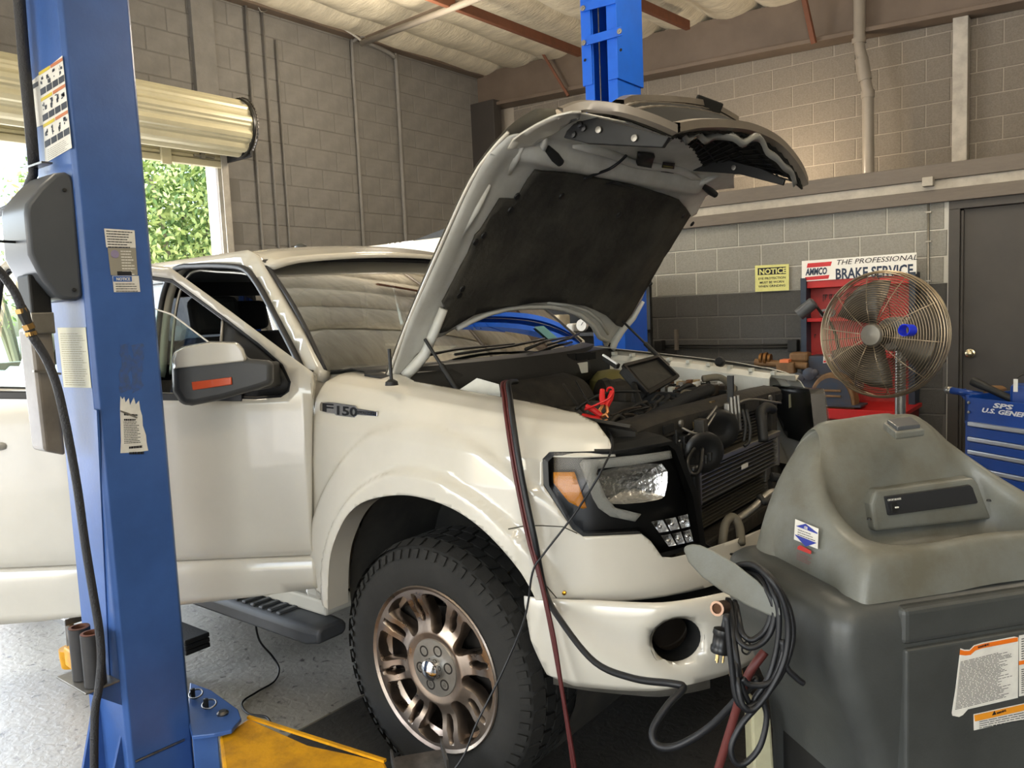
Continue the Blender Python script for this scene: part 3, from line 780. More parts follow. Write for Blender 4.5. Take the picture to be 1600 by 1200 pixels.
# side frame: pillar + rail + B pillar + rear opening + C pillar in one panel
outer = rail_out+[(-2.0, z_r+.015), (-2.9, z_r), (-3.12, z_r-.06), (-3.2, 1.30), (-.48, 1.30)]
fr_open = inner[::-1]
inn_up = [p for p in inner if p[1] > 1.33]
bpl = [(a, max(b, 1.302)) for a, b in spline(G([(300,416),(284,421),(271,441),(262,472),(256,520),(252,578)]), 3)]
hole1 = [(-.62, 1.325)]+inn_up+bpl
hx = bpl[-1][0]-.17
hole2 = [(hx, 1.335), (hx+.06, 1.70), (hx+.02, 1.735), (-2.65, 1.73), (-2.88, 1.66), (-2.92, 1.335)]
b0 = ghp(484, 579); b1 = ghp(509, 579)
outer = [(b1[0], 1.30)]+[p for p in rail_out if p[1] > 1.315]+[(-2.0, z_r-.004), (-2.9, z_r-.01), (-3.12, z_r-.06), (-3.2, 1.30)]
outer += [(bpl[-1][0], 1.30)]+bpl[::-1]+inn_up[::-1]+[(b0[0], 1.30)]
MB().box((-.66, -.945, .5), (-.57, -.72, 1.33)).build('hinge_pillar', M_white, truck, bevel=.02)
side = sheet('cab_side', outer, gh, M_white, truck, step=.05, holes=[hole2], solid=.05)
mirror(side)
mb = MB(); mb.tube([gh(*p)+Vector((0, -.03, 0)) for p in [(-.60, 1.33)]+[q for q in inner if q[1] > 1.33]+bpl], .014, 6); mb.build('door_seal', M_seal, side, smooth=True)
mb = MB(); mb.tube([gh(*p)+Vector((0, .03, 0)) for p in [(-.66, 1.30)]+[(q[0]-.03, q[1]-.025) for q in inner if q[1] > 1.34]+[(q[0]+.035, q[1]-.02) for q in bpl]], .007, 6); mb.build('seal_trim', M_galv, side, smooth=True)
# roof
rows = []
for i in range(33):
    x = -1.02-2.12*i/32; r = []
    for j in range(25):
        y = -.72+1.44*j/24; ay = abs(y)/.72
        z = 1.868-.045*ay**2-.016*sstep(.86, 1, ay)-.055*(1-sstep(-.0, .28, -1.02-x))**1.5-.03*sstep(2.9, 3.14, -x)
        r.append((x-.0-(1-ay**2)*0+(.05*(1-ay**2) if i == 0 else .05*(1-ay**2)*(1-i/33)), y, z))
    rows.append(r)
MB().grid(rows).build('roof', M_white, truck, smooth=True, solid=.02)
e = rows[14][12]
M_ant = mat('antenna grey', '#3a3a36', .4)
ap = at(470, 386, 'z', 1.868)
mb = MB(); mb.lathe([(.04, 0), (.036, .012), (.015, .022), (0, .023)], Matrix.Translation((ap.x, ap.y, 1.862)) @ Matrix.Diagonal((1, .6, 1, 1)), 16); mb.build('roof_antenna', M_ant, truck, smooth=True)
# windshield
WB = gh(*ghp(509, 579)); WT = gh(*ghp(413, 409))
def ws(u, w):
    """u across -1..1, w up 0..1"""
    b = Vector((WB.x+.22*(1-u*u), -WB.y*u, WB.z)); t = Vector((WT.x+.07*(1-u*u), -WT.y*u, WT.z+.012*(1-u*u)))
    p = b.lerp(t, w); p.z += .02*math.sin(PI*w); p.x += .015*math.sin(PI*w)
    return p
M_ws = thinglass('windshield glass', (.22, .26, .23), 3.0, base=.08)
rows = [[ws(-1+2*i/24, j/12) for i in range(25)] for j in range(13)]
wsd = MB().grid(rows).build('windshield', M_ws, truck, smooth=True)
mb = MB(); rim = [ws(-1, j/12) for j in range(13)]+[ws(-1+2*i/24, 1) for i in range(25)]+[ws(1, 1-j/12) for j in range(13)]
mb.tube([p+Vector((-.004, 0, .0)) for p in rim], .010, 6); mb.build('glass_seal', M_seal, wsd, smooth=True)
# stickers on the windshield, mirror
mb = MB(); f_ = [ws(.42, .08), ws(.56, .08), ws(.56, .2), ws(.42, .2)]; mb.add([p+Vector((.004, 0, .004)) for p in f_], [(0, 1, 2, 3)]); mb.build('inspection_sticker', mat('teal sticker', '#5b8f8a', .4), wsd)
# wipers and cowl panel
rows = []
for i in range(17):
    u = -1+2*i/16; p = ws(u, 0); yk = p.y*.91; rows.append([p+Vector((-.02, 0, -.012)), Vector((p.x+.05, yk, p.z+.004)), Vector((p.x+.12, yk, p.z-.006)), Vector((p.x+.15, yk, 1.27)), Vector((p.x+.16, yk, 1.19))])
cowl = MB().grid(rows).build('cowl_panel', M_black, truck, smooth='auto', solid=.006)
for u0, u1 in ((-.75, .0), (-.02, .68)):
    a = ws(u0, 0)+Vector((.06, 0, .02)); b = ws(u1, .05)+Vector((.02, 0, .018)); mid_ = a.lerp(b, .45)+Vector((0, 0, .012))
    mb = MB(); mb.tube([a, mid_, b], [.008, .006, .004], 6); mb.tube([b+(a-b)*.55+Vector((0, 0, -.008)), b+Vector((0, 0, -.008)), b+(b-a)*.35+Vector((-.02, 0, -.0))], .006, 6); mb.build('wiper', M_black2, cowl, smooth=True)
# interior
M_int = mat('grey cabin trim', '#2b2a28', .8); M_seat = mat('dark seat cloth', '#242322', .9, bump=.2)
cab = MB(); cab.box((-3.1, -.82, .45), (-.62, .82, .5)); cab.box((-3.12, -.8, .5), (-3.08, .8, 1.42)); cab.box((-3.10, -.66, 1.70), (-3.07, .66, 1.84)); cab.box((-3.0, -.62, 1.79), (-1.2, .62, 1.81)); cab.build('cabin_floor', M_int, truck)
mb = MB(); rows = [[(-.66, y, 1.31), (-.8, y, 1.33), (-.95, y, 1.29), (-1.02, y, 1.20), (-.98, y, 1.0), (-.75, y, .9)] for y in [-.72+.06*k for k in range(25)]]
mb.grid(rows); mb.build('dashboard', M_int, truck, smooth='auto', solid=.01)
MB().lathe([(.18, -.01), (.195, -.01), (.195, .012), (.18, .012)], frame((-1.12, .42, 1.18), (-.85, 0, .5)), 24, closed=True).build('steering_wheel', M_black, truck, smooth=True)
for y in (-.42, .42):
    for x, h in ((-1.55, 0), (-2.5, .0)):
        mb = MB(); mb.box((x-.25, y-.26, .75), (x+.28, y+.26, .95)); mb.bar((x-.22, y, .9), (x-.38, y, 1.45), .46, .14, up=(1, 0, 0)); mb.bar((x-.39, y, 1.47), (x-.42, y, 1.66), .26, .1, up=(1, 0, 0)); mb.build('seat', M_seat, truck, bevel=.04, seg=3)
M_tint = thinglass('tinted cab glass', (.02, .022, .024), 1.0)
mb = MB(); mb.add([gh(*p)+Vector((0, .02, 0)) for p in hole2], [tuple(range(len(hole2)))]); q = mb.build('rear_door_glass', M_tint, side); mirror(q).parent = truck
mb = MB(); mb.add([Vector((p.x, -p.y-.0, p.z)) for p in [gh(*q)+Vector((0, .02, 0)) for q in hole1]], [tuple(range(len(hole1)))]); mb.build('far_door_glass', M_tint, truck)
mb = MB(); mb.add([Vector((-3.1, -.65, 1.4)), Vector((-3.1, .65, 1.4)), Vector((-3.08, .6, 1.72)), Vector((-3.08, -.6, 1.72))], [(0, 1, 2, 3)]); mb.build('rear_glass', M_tint, truck)
# body side behind the open door, sills, bed
def rearside(x, z):
    y = -.965+.03*max(0, (z-1.0)/.33)**2+ (.02*((.7-z)/.2) if z < .7 else 0); 
    r = math.hypot(x+3.67, z-.53); y -= .02*(1-sstep(.5, .62, r))*(1 if z > .3 else 0)
    return Vector((x, y, z))
rw = [(-3.67+.47*math.cos(math.radians(a)), .50+.47*math.sin(math.radians(a))) for a in range(0, 181, 12)]
ol = [(-1.58, .50), (-1.58, 1.335), (-3.18, 1.335), (-3.24, 1.31), (-4.86, 1.31), (-4.86, .52), (-4.14, .50)]+rw[::-1]+[(-3.2, .50)]
q = sheet('bed_side', ol, rearside, M_white, truck, step=.08, solid=.01); mirror(q)
MB().box((-4.86, -.9, .6), (-4.82, .9, 1.3)).build('tailgate', M_white, truck, bevel=.01); MB().box((-4.83, -.9, .8), (-3.2, .9, .85)).build('bed_floor', M_black, truck)
MB().box((-1.6, -.93, .44), (-.56, -.80, .50)).build('door_sill', M_white, truck, bevel=.01)
MB().box((-4.7, -.55, .42), (.8, -.43, .56)).build('frame_rail', M_black, truck); MB().box((-4.7, .43, .42), (.8, .55, .56)).build('frame_rail', M_black, truck)
# step bar
sb_ = thing  # (kept short)
M_step = mat('charcoal step board', '#3b3d40', .5, var=.2, vscale=12)
prof = [(-.0, 0), (.13, 0), (.15, .018), (.15, .05), (.13, .07), (.02, .07), (0, .055)]
y0 = -1.03
mb = MB(); v0 = [(-2.9, y0+a, .37+b) for a, b in prof]; v1 = [(-.56, y0+a, .37+b) for a, b in prof]; n = len(prof)
v2 = [(-.50, y0+.015+a*.85, .38+b*.8) for a, b in prof]
mb.add(v0+v1+v2, [(i, (i+1) % n, n+(i+1) % n, n+i) for i in range(n)]+[(n+i, n+(i+1) % n, 2*n+(i+1) % n, 2*n+i) for i in range(n)]+[tuple(range(n))[::-1], tuple(range(2*n, 3*n))])
step = mb.build('step_board', M_step, truck, smooth='auto', bevel=.012)
for k in range(26):
    x = -.74-.055*k
    MB().box((x-.012, y0+.02, .436), (x+.012, y0+.135, .449)).build('tread_rib', M_step, step, bevel=.005)
for x in (-.8, -1.7, -2.6): MB().bar((x, -.95, .40), (x, -.6, .46), .05, .02).build('step_bracket', M_black, step)

# ---- open front door (hinged at the fender seam)
H0 = Vector((-.548, -.985, 0)); dd = Vector((-.7898, -.6118, 0)).normalized(); dn = Vector((dd.y, -dd.x, 0))
if dn.dot(CP-H0) < 0: dn = -dn
def dpx(px, py):
    r = ray(px, py); t = (H0-CP).dot(dn)/r.dot(dn); p = CP+r*t; return ((p-H0).dot(dd), p.z)
def dsurf(off=0, curv=.03):
    def f(u, v):
        o = off-curv*((v-.95)/.45)**2*(.6 if v > .95 else .8)
        o -= .018*math.exp(-((v-.685)/.016)**2)+(.0 if v > .685 else -.006)
        if v > 1.30: o = off-curv*.36-.30*(v-1.30)
        return H0+dd*u+dn*o+Vector((0, 0, v))
    return f
DF = dsurf(.0)
top = spline([dpx(*p) for p in [(487,583),(460,565),(400,524),(330,476),(242,417)]], 3)
Ld = 1.17
shell = [dpx(488, 600), dpx(488, 850), dpx(497, 917), dpx(400, 931), dpx(250, 948), (1.0, dpx(0, 975)[1]+.004), (Ld, dpx(-20, 977)[1]), (Ld+.01, 1.0), (Ld-.01, 1.36), (Ld-.04, 1.72), (Ld-.12, 1.80), (.86, 1.80), (.80, 1.79)]
tz = top[-1]
shell += [(.72, 1.775)]+top[::-1][0:]
wo = [dpx(*p) for p in [(455,607),(448,590),(425,545),(400,530)]]
belt = dpx(258, 621)[1]
win = [dpx(453,612), dpx(455,598), dpx(440,572), dpx(400,540), dpx(340,498), dpx(248,436), (.70, 1.735), (.80, 1.752), (1.06, 1.752), (1.09, 1.72), (1.105, 1.40), (1.11, dpx(0, 608)[1]), dpx(120, 611), dpx(258, 620), dpx(400, 624), dpx(440, 621)]
dshell = sheet('front_door', shell, DF, M_white, truck, step=.04, holes=[win], solid=.035, vlines=(.70, .685, .67))
# window surround trim, sail panel, glass
mb = MB(); mb.tube([DF(*p)+dn*.004 for p in win], .012, 6, closed=True); mb.build('window_seal', M_seal, dshell, smooth=True)
sail = [dpx(453,613), dpx(455,598), dpx(440,572), dpx(400,540), dpx(338,496), dpx(337,556), dpx(337,622), dpx(400, 625)]
sheet('sail_panel', sail, dsurf(-.004), M_black, dshell, step=.06, solid=.012)
MB().tube([DF(*dpx(335, 490)), DF(*dpx(337, 560)), DF(*dpx(336, 620))], .007, 6).build('window_divider', M_galv, dshell, smooth=True)
M_dg = thinglass('door glass', (.62, .80, .74), 1.0)
gl = [dpx(340,570), dpx(318,540), dpx(248,492), (.72, 1.655), (.80, 1.668), (1.08, 1.66), (1.10, 1.2), dpx(258, 625), dpx(338, 625)]
sheet('door_window', gl, dsurf(-.02), M_dg, dshell, step=.1, solid=0)
mb = MB(); mb.tube([dsurf(-.02)(*p) for p in gl[:6]], .003, 5); mb.build('glass_edge', M_paper, dshell)
MB().bar(DF(.2, belt-.012)+dn*.008, DF(1.12, dpx(20, 611)[1]-.008)+dn*.012, .022, .028).build('belt_molding', M_black2, dshell, bevel=.004)
# inner door panel
sheet('inner_panel', [(.05, .56), (1.1, .56), (1.1, 1.22), (.05, 1.22)], dsurf(-.09), M_int, dshell, step=.1, solid=.03)
# door handle
hb = dpx(-12, 697)
sheet('handle_plate', [(hb[0]-.075, hb[1]-.05), (hb[0]+.1, hb[1]-.05), (hb[0]+.1, hb[1]+.055), (hb[0]-.06, hb[1]+.055), (hb[0]-.075, hb[1]+.035)], dsurf(.006), M_white, dshell, step=.03, solid=.012)
mb = MB(); mb.tube([DF(hb[0]-.05, hb[1])+dn*.012, DF(hb[0]-.03, hb[1])+dn*.035, DF(hb[0]+.08, hb[1])+dn*.035, DF(hb[0]+.1, hb[1])+dn*.012], .014, 8); mb.build('door_handle', M_white, dshell, smooth=True)
# side mirror
def mir(px, py, off): 
    u, v = dpx(px, py); return DF(u, v)+dn*off
def mbody(name, pxs, d0, d1, m, parent, shr=.06, bevel=.014):
    """rounded body between two depths off the door, drawn larger towards the viewer as perspective asks"""
    out = []
    for d in (d0, d1):
        n_ = dn; t0 = ((H0+n_*d)-CP)
        ring = []
        for p in pxs:
            r = ray(*p); t = t0.dot(dn)/r.dot(dn); ring.append(CP+r*t)
        out.append(ring)
    c = sum(out[1], Vector())/len(pxs)
    out = [out[0], out[1]]
    mid = [a.lerp(b, .8) for a, b in zip(*out)]
    cap = [c+(p-c)*(1-shr) for p in out[1]]
    mb = MB(); N_ = len(pxs); vs_ = out[0]+mid+cap
    fs = [tuple(range(N_))]+[(i, (i+1) % N_, N_+(i+1) % N_, N_+i) for i in range(N_)]+[(N_+i, N_+(i+1) % N_, 2*N_+(i+1) % N_, 2*N_+i) for i in range(N_)]+[tuple(range(2*N_, 3*N_))]
    mb.add(vs_, fs); return mb.build(name, m, parent, smooth='auto', bevel=bevel, seg=3)
M_mir = mat('mirror grey plastic', '#3d3d3c', .5, var=.1)
mrp = [(268,560),(271,549),(285,541),(330,533),(372,534),(381,545),(386,560),(420,563),(428,566),(428,600),(405,608),(345,625),(300,634),(283,632),(270,612)]
mr = mbody('side_mirror', mrp, .06, .20, M_mir, truck)
MB().bar(mir(425, 585, .0), mir(405, 585, .16), .06, .09).build('mirror_arm', M_mir, mr, bevel=.01)
cp = [(271,577),(269,562),(273,550),(287,542),(330,534),(370,535),(380,545),(386,561),(384,565),(330,571)]
mbody('mirror_cap', cp, .10, .212, M_white, mr)
mbody('side_repeater', [(299,597),(362,589),(363,601),(301,610)], .19, .208, mat('red amber repeater', '#c2502c', .3, coat=.5), mr, bevel=.003)

# ---- F-150 badge
def onf(px, py): return body(*pl(px, py))
bc = onf(493, 664); b2 = onf(580, 667); bd = (b2-bc).normalized(); nrm_ = Vector((.02, -1, .06)).normalized(); upv = nrm_.cross(bd).normalized()
if upv.z < 0: upv = -upv
nrm_ = bd.cross(upv).normalized()
MBd = axes_m(bc, bd, upv, nrm_)
L_ = (b2-bc).length
M_badge = mat('badge chrome', '#c9c9cc', .15, 1); M_bblk = mat('badge black', '#1a1b1f', .3)
bdg = MB(); 
P_b = [(0,-.002),(.0,.018),(.006,.028),(L_*.16,.030),(L_*.30,.030),(L_*.62,.027),(L_*.66,.018),(L_,.014),(L_,-.002),(L_*.66,-.004),(L_*.62,-.014),(L_*.30,-.014),(L_*.26,-.008),(L_*.14,-.008)]
bdg.prism(P_b, .002, .007, lambda u, v, t: MBd @ Vector((u, v, t))); bo1 = bdg.build('model_badge', M_badge, truck, bevel=.0015)
MB().prism([(L_*.66, .011), (L_*.985, .011), (L_*.985, .001), (L_*.66, .001)], .007, .0078, lambda u, v, t: MBd @ Vector((u, v, t))).build('badge_panel', M_bblk, bo1)
text('badge_letters', 'F', MBd @ Matrix.Translation((L_*.03, -.003, .0075)), .040, M_bblk, bo1, bold=.0010, width=L_*.2)
text('badge_letters', '150', MBd @ Matrix.Translation((L_*.27, -.009, .0075)), .042, M_bblk, bo1, bold=.0012, width=L_*.36)
text('badge_letters', 'PLATINUM', MBd @ Matrix.Translation((L_*.68, .0025, .0082)), .009, M_badge, bo1, width=L_*.29)
# magnetic CB whip at the fender corner
wb = onf(612, 602); wb = at(612, 602, 'z', 1.30)
mb = MB(); mb.lathe([(.022, 0), (.02, .012), (.008, .02), (0, .02)], frame(wb, (0, 0, 1)), 14); mb.tube([wb+Vector((0, 0, .01)), at(608, 545, 'y', wb.y)], .006, 6); mb.build('fender_antenna', M_black, truck, smooth='auto')

# ---- front wheels
M_rim = mat('dirty polished alloy', '#a89a8d', .26, 1, var=.3, vscale=10, rvar=.2); M_tyre = mat('tyre rubber', '#23221f', .85, var=.3, vscale=10, bump=.1, bscale=120); M_brk = mat('brake iron', '#2e2a26', .6, .6)
def wheel(x, side_, lbl=None):
    Mx = axes_m((x, side_*.985, .405), (1, 0, 0), (0, 0, 1), (0, side_, 0)) if side_ < 0 else axes_m((x, side_*.985, .405), (-1, 0, 0), (0, 0, 1), (0, 1, 0))
    R = .405; w = .275
    pr = [(.255, -.035), (.268, -.012), (.285, -.006), (.30, -.0), (.335, .002), (.36, -.004), (.375, -.010), (.392, -.022), (.402, -.04), (.405, -.08), (.405, -w+.08), (.402, -w+.04), (.37, -w+.008), (.3, -w), (.255, -w+.03)]
    mb = MB(); mb.lathe(pr, Mx, 96, closed=True)
    t = mb.build('front_wheel', M_tyre, truck, smooth='auto')
    mb = MB()   # tread blocks: zigzag shoulder and centre lugs
    for k in range(44):
        a0 = 2*PI*k/44
        for j, (h0, h1, da, tw) in enumerate(((-.012, -.055, 0, .25), (-.062, -.105, .5, -.3), (-.112, -.163, 0, .3), (-.170, -.213, .5, .3), (-.220, -.263, 0, -.25))):
            a = a0+da*2*PI/44; hw = .40*2*PI/44; rb = .399; rt = .413
            if j in (0, 4): rt2 = .400
            V = []
            for rr in (rb, rt):
                for (s1, s2) in ((-1, 0), (-.2, 0.0), (1, 0), (1, 1), (.2, 1), (-1, 1)):
                    h = lerp(h0, h1, s2); an = a+hw*s1+tw*hw*(s2-.5)*2*.6+(.25*hw if s1 in (-.2, .2) else 0)
                    ra = rr-(.014 if (j in (0, 4) and s2 == (0 if j == 0 else 1) and rr == rt) else 0)
                    V.append(Mx @ Vector((ra*math.cos(an), ra*math.sin(an), h)))
            mb.add(V, [(6,7,8,9,10,11)]+[(i, (i+1) % 6, 6+(i+1) % 6, 6+i) for i in range(6)])
    tr_ = mb.build('tread_blocks', M_tyre, t); tr_['kind'] = 'stuff'
    mb = MB()    # serrated shoulder ring on the sidewall
    for k in range(60):
        a = 2*PI*k/60
        V = []
        for (r_, h_) in ((.362, -.0), (.388, -.014)):
            for s in (-1, 1):
                for z_ in (0, .004): V.append(Mx @ Vector((r_*math.cos(a+s*.025), r_*math.sin(a+s*.025), h_+z_)))
        mb.add(V, [(1,3,7,5),(0,1,5,4),(2,3,7,6),(0,2,3,1),(4,6,7,5)])
    sh_ = mb.build('shoulder_lugs', M_tyre, t); sh_['kind'] = 'stuff'
    # rim
    def wo(r): return interp([(.118, 0), (.124, 5), (.135, 7.5), (.17, 10), (.215, 12), (.236, 12), (.244, 9), (.248, 0)], r)
    def so(r): return interp([(.15, 0), (.156, 1.8), (.172, 3.2), (.200, 3.4), (.214, 1.6), (.240, 1.2), (.244, 0)], r)
    rs_ = [.088, .10, .112, .118, .124, .135, .15, .156, .172, .186, .200, .214, .226, .236, .244, .248, .255, .262]
    mb = MB()
    for k in range(16):            # sixteen arms, each from a window edge to a slot edge
        c = -6+45*(k//2); sg = 1 if k % 2 == 0 else -1; rows_ = []
        for r in rs_:
            a_, b_ = wo(r), 22.5-so(r); row = []
            for j in range(7):
                t_ = j/6; an = math.radians(c+sg*lerp(a_, b_, t_)); e_ = 0
                if a_ > 0 and j == 0: e_ = .010
                if so(r) > 0 and j == 6: e_ = .008
                h = -.010-.020*math.exp(-((r-.16)/.045)**2)-.012*(1-sstep(.09, .12, r))-e_
                row.append(Mx @ Vector((r*math.cos(an), r*math.sin(an), h)))
            rows_.append(row)
        mb.grid(rows_)
        for side_e in (0, 6):      # the thickness of the arm at its open edges
            ed = [row[side_e] for r, row in zip(rs_, rows_) if (.118 <= r <= .248 if side_e == 0 else .15 <= r <= .244)]
            dz = (Mx.to_3x3() @ Vector((0, 0, -.035)))
            mb.grid([[p, p+dz*.5, p+dz] for p in ed])
    rim = mb.build('rim', M_rim, t, smooth='auto')
    bm_ = bmesh.new(); bm_.from_mesh(rim.data); bmesh.ops.remove_doubles(bm_, verts=bm_.verts[:], dist=1e-5); bmesh.ops.recalc_face_normals(bm_, faces=bm_.faces); bm_.to_mesh(rim.data); bm_.free()
    MB().lathe([(.09, -.07), (.2, -.09), (.24, -.1)], Mx, 40).build('rim_web_shadow', M_brk, rim, smooth=True) if False else None
    mb = MB(); mb.lathe([(.262, -.02), (.270, -.008), (.266, -.004), (.254, -.012), (.25, -.05), (.232, -.06), (.228, -.2), (.27, -.24)], Mx, 72, cap=False); mb.build('rim_barrel', M_rim, rim, smooth='auto')
    mb = MB(); mb.lathe([(0, -.02), (.092, -.02), (.096, -.026), (.096, -.05)], Mx, 40, cap=False); mb.build('hub_face', M_galv, rim, smooth='auto')
    for k in range(6):
        a = math.radians(12+60*k); o_ = Mx @ Vector((.062*math.cos(a), .062*math.sin(a), -.026))
        m2 = MB(); m2.lathe([(.0185, .004), (.0185, .007), (.0135, .007), (.0135, -.004)], frame(o_, (0, side_, 0)), 16, cap=False); m2.lathe([(.0, .006), (.009, .006), (.0105, .001), (.0105, -.004)], frame(o_, (0, side_, 0)), 6); m2.build('lug_nut', M_brk, rim, smooth='auto')
    m2 = MB(); m2.lathe([(.036, -.02), (.036, -.006), (.032, .006), (.018, .014), (0, .016)], Mx, 28); cp_ = m2.build('centre_cap', M_chrome, rim, smooth='auto')
    m2 = MB(); m2.lathe([(.0, .0145), (.018, .0125), (.02, .0100)], Mx @ Matrix.Diagonal((1.1, .5, 1.1, 1)), 20); m2.build('cap_oval', mat('cap oval', '#8d8468', .3, .6), rim, smooth='auto')
    mb = MB(); mb.lathe([(0, -.1), (.175, -.1), (.175, -.13), (0, -.13)], Mx, 40); mb.build('brake_disc', M_brk, t)
    mb = MB(); mb.lathe([(0, -.05), (.08, -.05), (.08, -.24), (0, -.24)], Mx, 20); mb.build('hub', M_brk, t)
    MB().box(tuple(Mx @ Vector((.09, .05, -.16)))and(x-.2, side_*.985-(.16 if side_ > 0 else -.08), .42), (x-.1, side_*.985+(-.08 if side_ > 0 else .16), .56)).build('caliper', M_brk, t, bevel=.01)
    return t
wheel(0.012, -1)
wheel(0.012, 1)
for sgn in (-1, 1):
    for r in ('rear_wheel',):
        Mx = axes_m((-3.67, sgn*.97, .405), (1, 0, 0), (0, 0, 1), (0, -1, 0)) if sgn < 0 else axes_m((-3.67, .97, .405), (-1, 0, 0), (0, 0, 1), (0, 1, 0))
        mb = MB(); mb.lathe([(.26, -.03), (.3, 0), (.37, -.005), (.405, -.05), (.405, -.22), (.37, -.27), (.26, -.25)], Mx, 48, closed=True); o = mb.build('rear_wheel', M_tyre, truck, smooth='auto')
        mb = MB(); mb.lathe([(0, -.03), (.1, -.035), (.2, -.05), (.262, -.015), (.262, -.2)], Mx, 40); mb.build('rim', M_rim, o, smooth='auto')
# ================================================================ hood
HP = Curve(spline([(-.46,1.16),(-.36,1.30),(-.23,1.51),(-.07,1.74),(.07,1.93),(.155,2.01),(.25,2.07),(.35,2.10),(.47,2.105),(.6,2.10)], 5))
def hd(px, py): return on_ex(px, py, HP.p, 'y')
def hood(u, y, off=0):
    a = HP.at(max(u-.02, 0)); b = HP.at(u+.02); tx, tz = b[0]-a[0], b[1]-a[1]; L = math.hypot(tx, tz); tx /= L; tz /= L
    x, z, _, _ = HP.at(u); return Vector((x+tz*off, y, z-tx*off))
M_hin = mat('inner hood grey white', '#d2d2cb', .4, var=.5, vscale=5, col2='#a29f93', bump=.05, bscale=30)
M_pad = mat('hood insulation felt', '#45423a', .95, var=.9, vscale=4, col2='#24221e', bump=.5, bscale=35)
M_grl = mat('grey grille surround', '#8a8175', .35, .5, var=.15)
crown = lambda y: 1-((y-.03)/.79)**2
hood_px = [(606,600),(640,500),(690,390),(735,290),(765,240),(793,213),(832,200),(880,178),(905,176),(1045,205),(1085,232),(1098,258),(1147,268),(1147,293),(1120,296),(1103,306),(1088,334)]
hin = [hd(*p) for p in hood_px]
far_px = [(1003,466),(987,492),(957,537),(946,532),(935,526),(925,508),(905,491),(880,482),(853,478),(820,478),(790,481),(760,489),(735,500),(712,512),(690,525),(667,532),(655,552),(645,580),(632,598)]
hin += [(.9, .80), (.7, .79)]+[hd(*p) for p in far_px]
def hinner(u, y):
    o = .0
    o += .034*math.exp(-((u-1.095)/.03)**2)*(1-sstep(.6, .72, abs(y-.03)))-.02*math.exp(-((u-1.155)/.018)**2)*(1-sstep(.55, .7, abs(y-.03)))
    o += .012*math.exp(-((y+.70)/.02)**2)*sstep(.4, .6, u)
    return hood(u, y, o)
hoodp = sheet('hood', hin, hinner, M_hin, truck, step=(.018, .03), solid=.006)
# outer skin
us = [.14+.0, .3, .45, .6, .75, .9, 1.0, 1.08, 1.14, 1.18, 1.21, 1.24, 1.26]
rows = []
for i in range(29):
    y = -.748+1.55*i/28; c = max(0, crown(y)); r = []
    for u in us:
        uu = u
        if u < .5: uu = max(u, .14+.27*c**.8)+(u-.14)*.2*(1 if u < .5 else 0)
        r.append(hood(uu, y, -.008-.055*c**.5-.03*sstep(.5, .9, c)*0))
    rows.append(r)
MB().grid(rows).build('outer_skin', M_white, hoodp, smooth=True)
mb = MB(); mb.tube([hood(u, -.747, -.004) for u in [.15+.05*k for k in range(21)]], .006, 6); mb.build('hem_edge', M_white, hoodp, smooth=True)
rl = [hd(*p) for p in [(790,228),(800,212),(822,197),(845,184),(868,174),(893,168),(908,168),(905,178),(870,199),(833,222)]]
sheet('nose_roll', rl, lambda u, y: hood(u, y, .012), M_white, hoodp, step=.03, solid=.006)
# rear arch lip
mb = MB(); mb.tube([hood(*hd(*p), .006) for p in far_px[3:14]], .012, 8); mb.build('rear_flange', M_hin, hoodp, smooth=True)
mb = MB(); mb.tube([hood(*hd(*p), .010) for p in [(948,520),(935,500),(915,484),(885,474),(853,470)]], .008, 8); mb.build('rear_bead', M_hin, hoodp, smooth=True)
# insulation pad
pad = [(685,467),(697,447),(727,393),(738,364),(746,356),(777,307),(804,307),(832,260),(850,262),(904,268),(984,284),(1056,306),(1067,320),(1088,334)]
pad2 = [(1048,387),(1017,440),(985,487),(967,508),(960,506),(940,488),(923,480),(908,474),(877,469),(853,467),(820,470),(790,474),(760,482),(735,488),(712,500),(690,512),(680,515),(688,494),(690,478)]
pin = [hd(*p) for p in pad]+[(.88, .86), (.78, .88)]+[hd(*p) for p in pad2[0:]]
pin = [(u, min(y, .80)) for u, y in pin]
q_ = []
for p in pin:
    if not q_ or math.hypot(p[0]-q_[-1][0], p[1]-q_[-1][1]) > .004: q_.append(p)
padf = lambda u, y: hood(u, y, .018+.010*noise.noise(Vector((u*4, y*4, 0)))+.012*math.exp(-((y-.60)/.06)**2)+.003*noise.noise(Vector((u*20, y*20, 0))))
sheet('insulation_pad', q_, padf, M_pad, hoodp, step=.04, solid=.012)
for p in [(790,322),(748,362),(800,300),(735,372),(1062,332),(1075,345),(710,455),(1010,440),(715,445),(870,300),(960,330)]:
    u, y = hd(*p); MB().lathe([(.014, 0), (.012, .004), (0, .006)], frame(hood(u, y, .026), hood(u, y, 1)-hood(u, y, 0)), 12).build('pad_clip', M_black, hoodp)
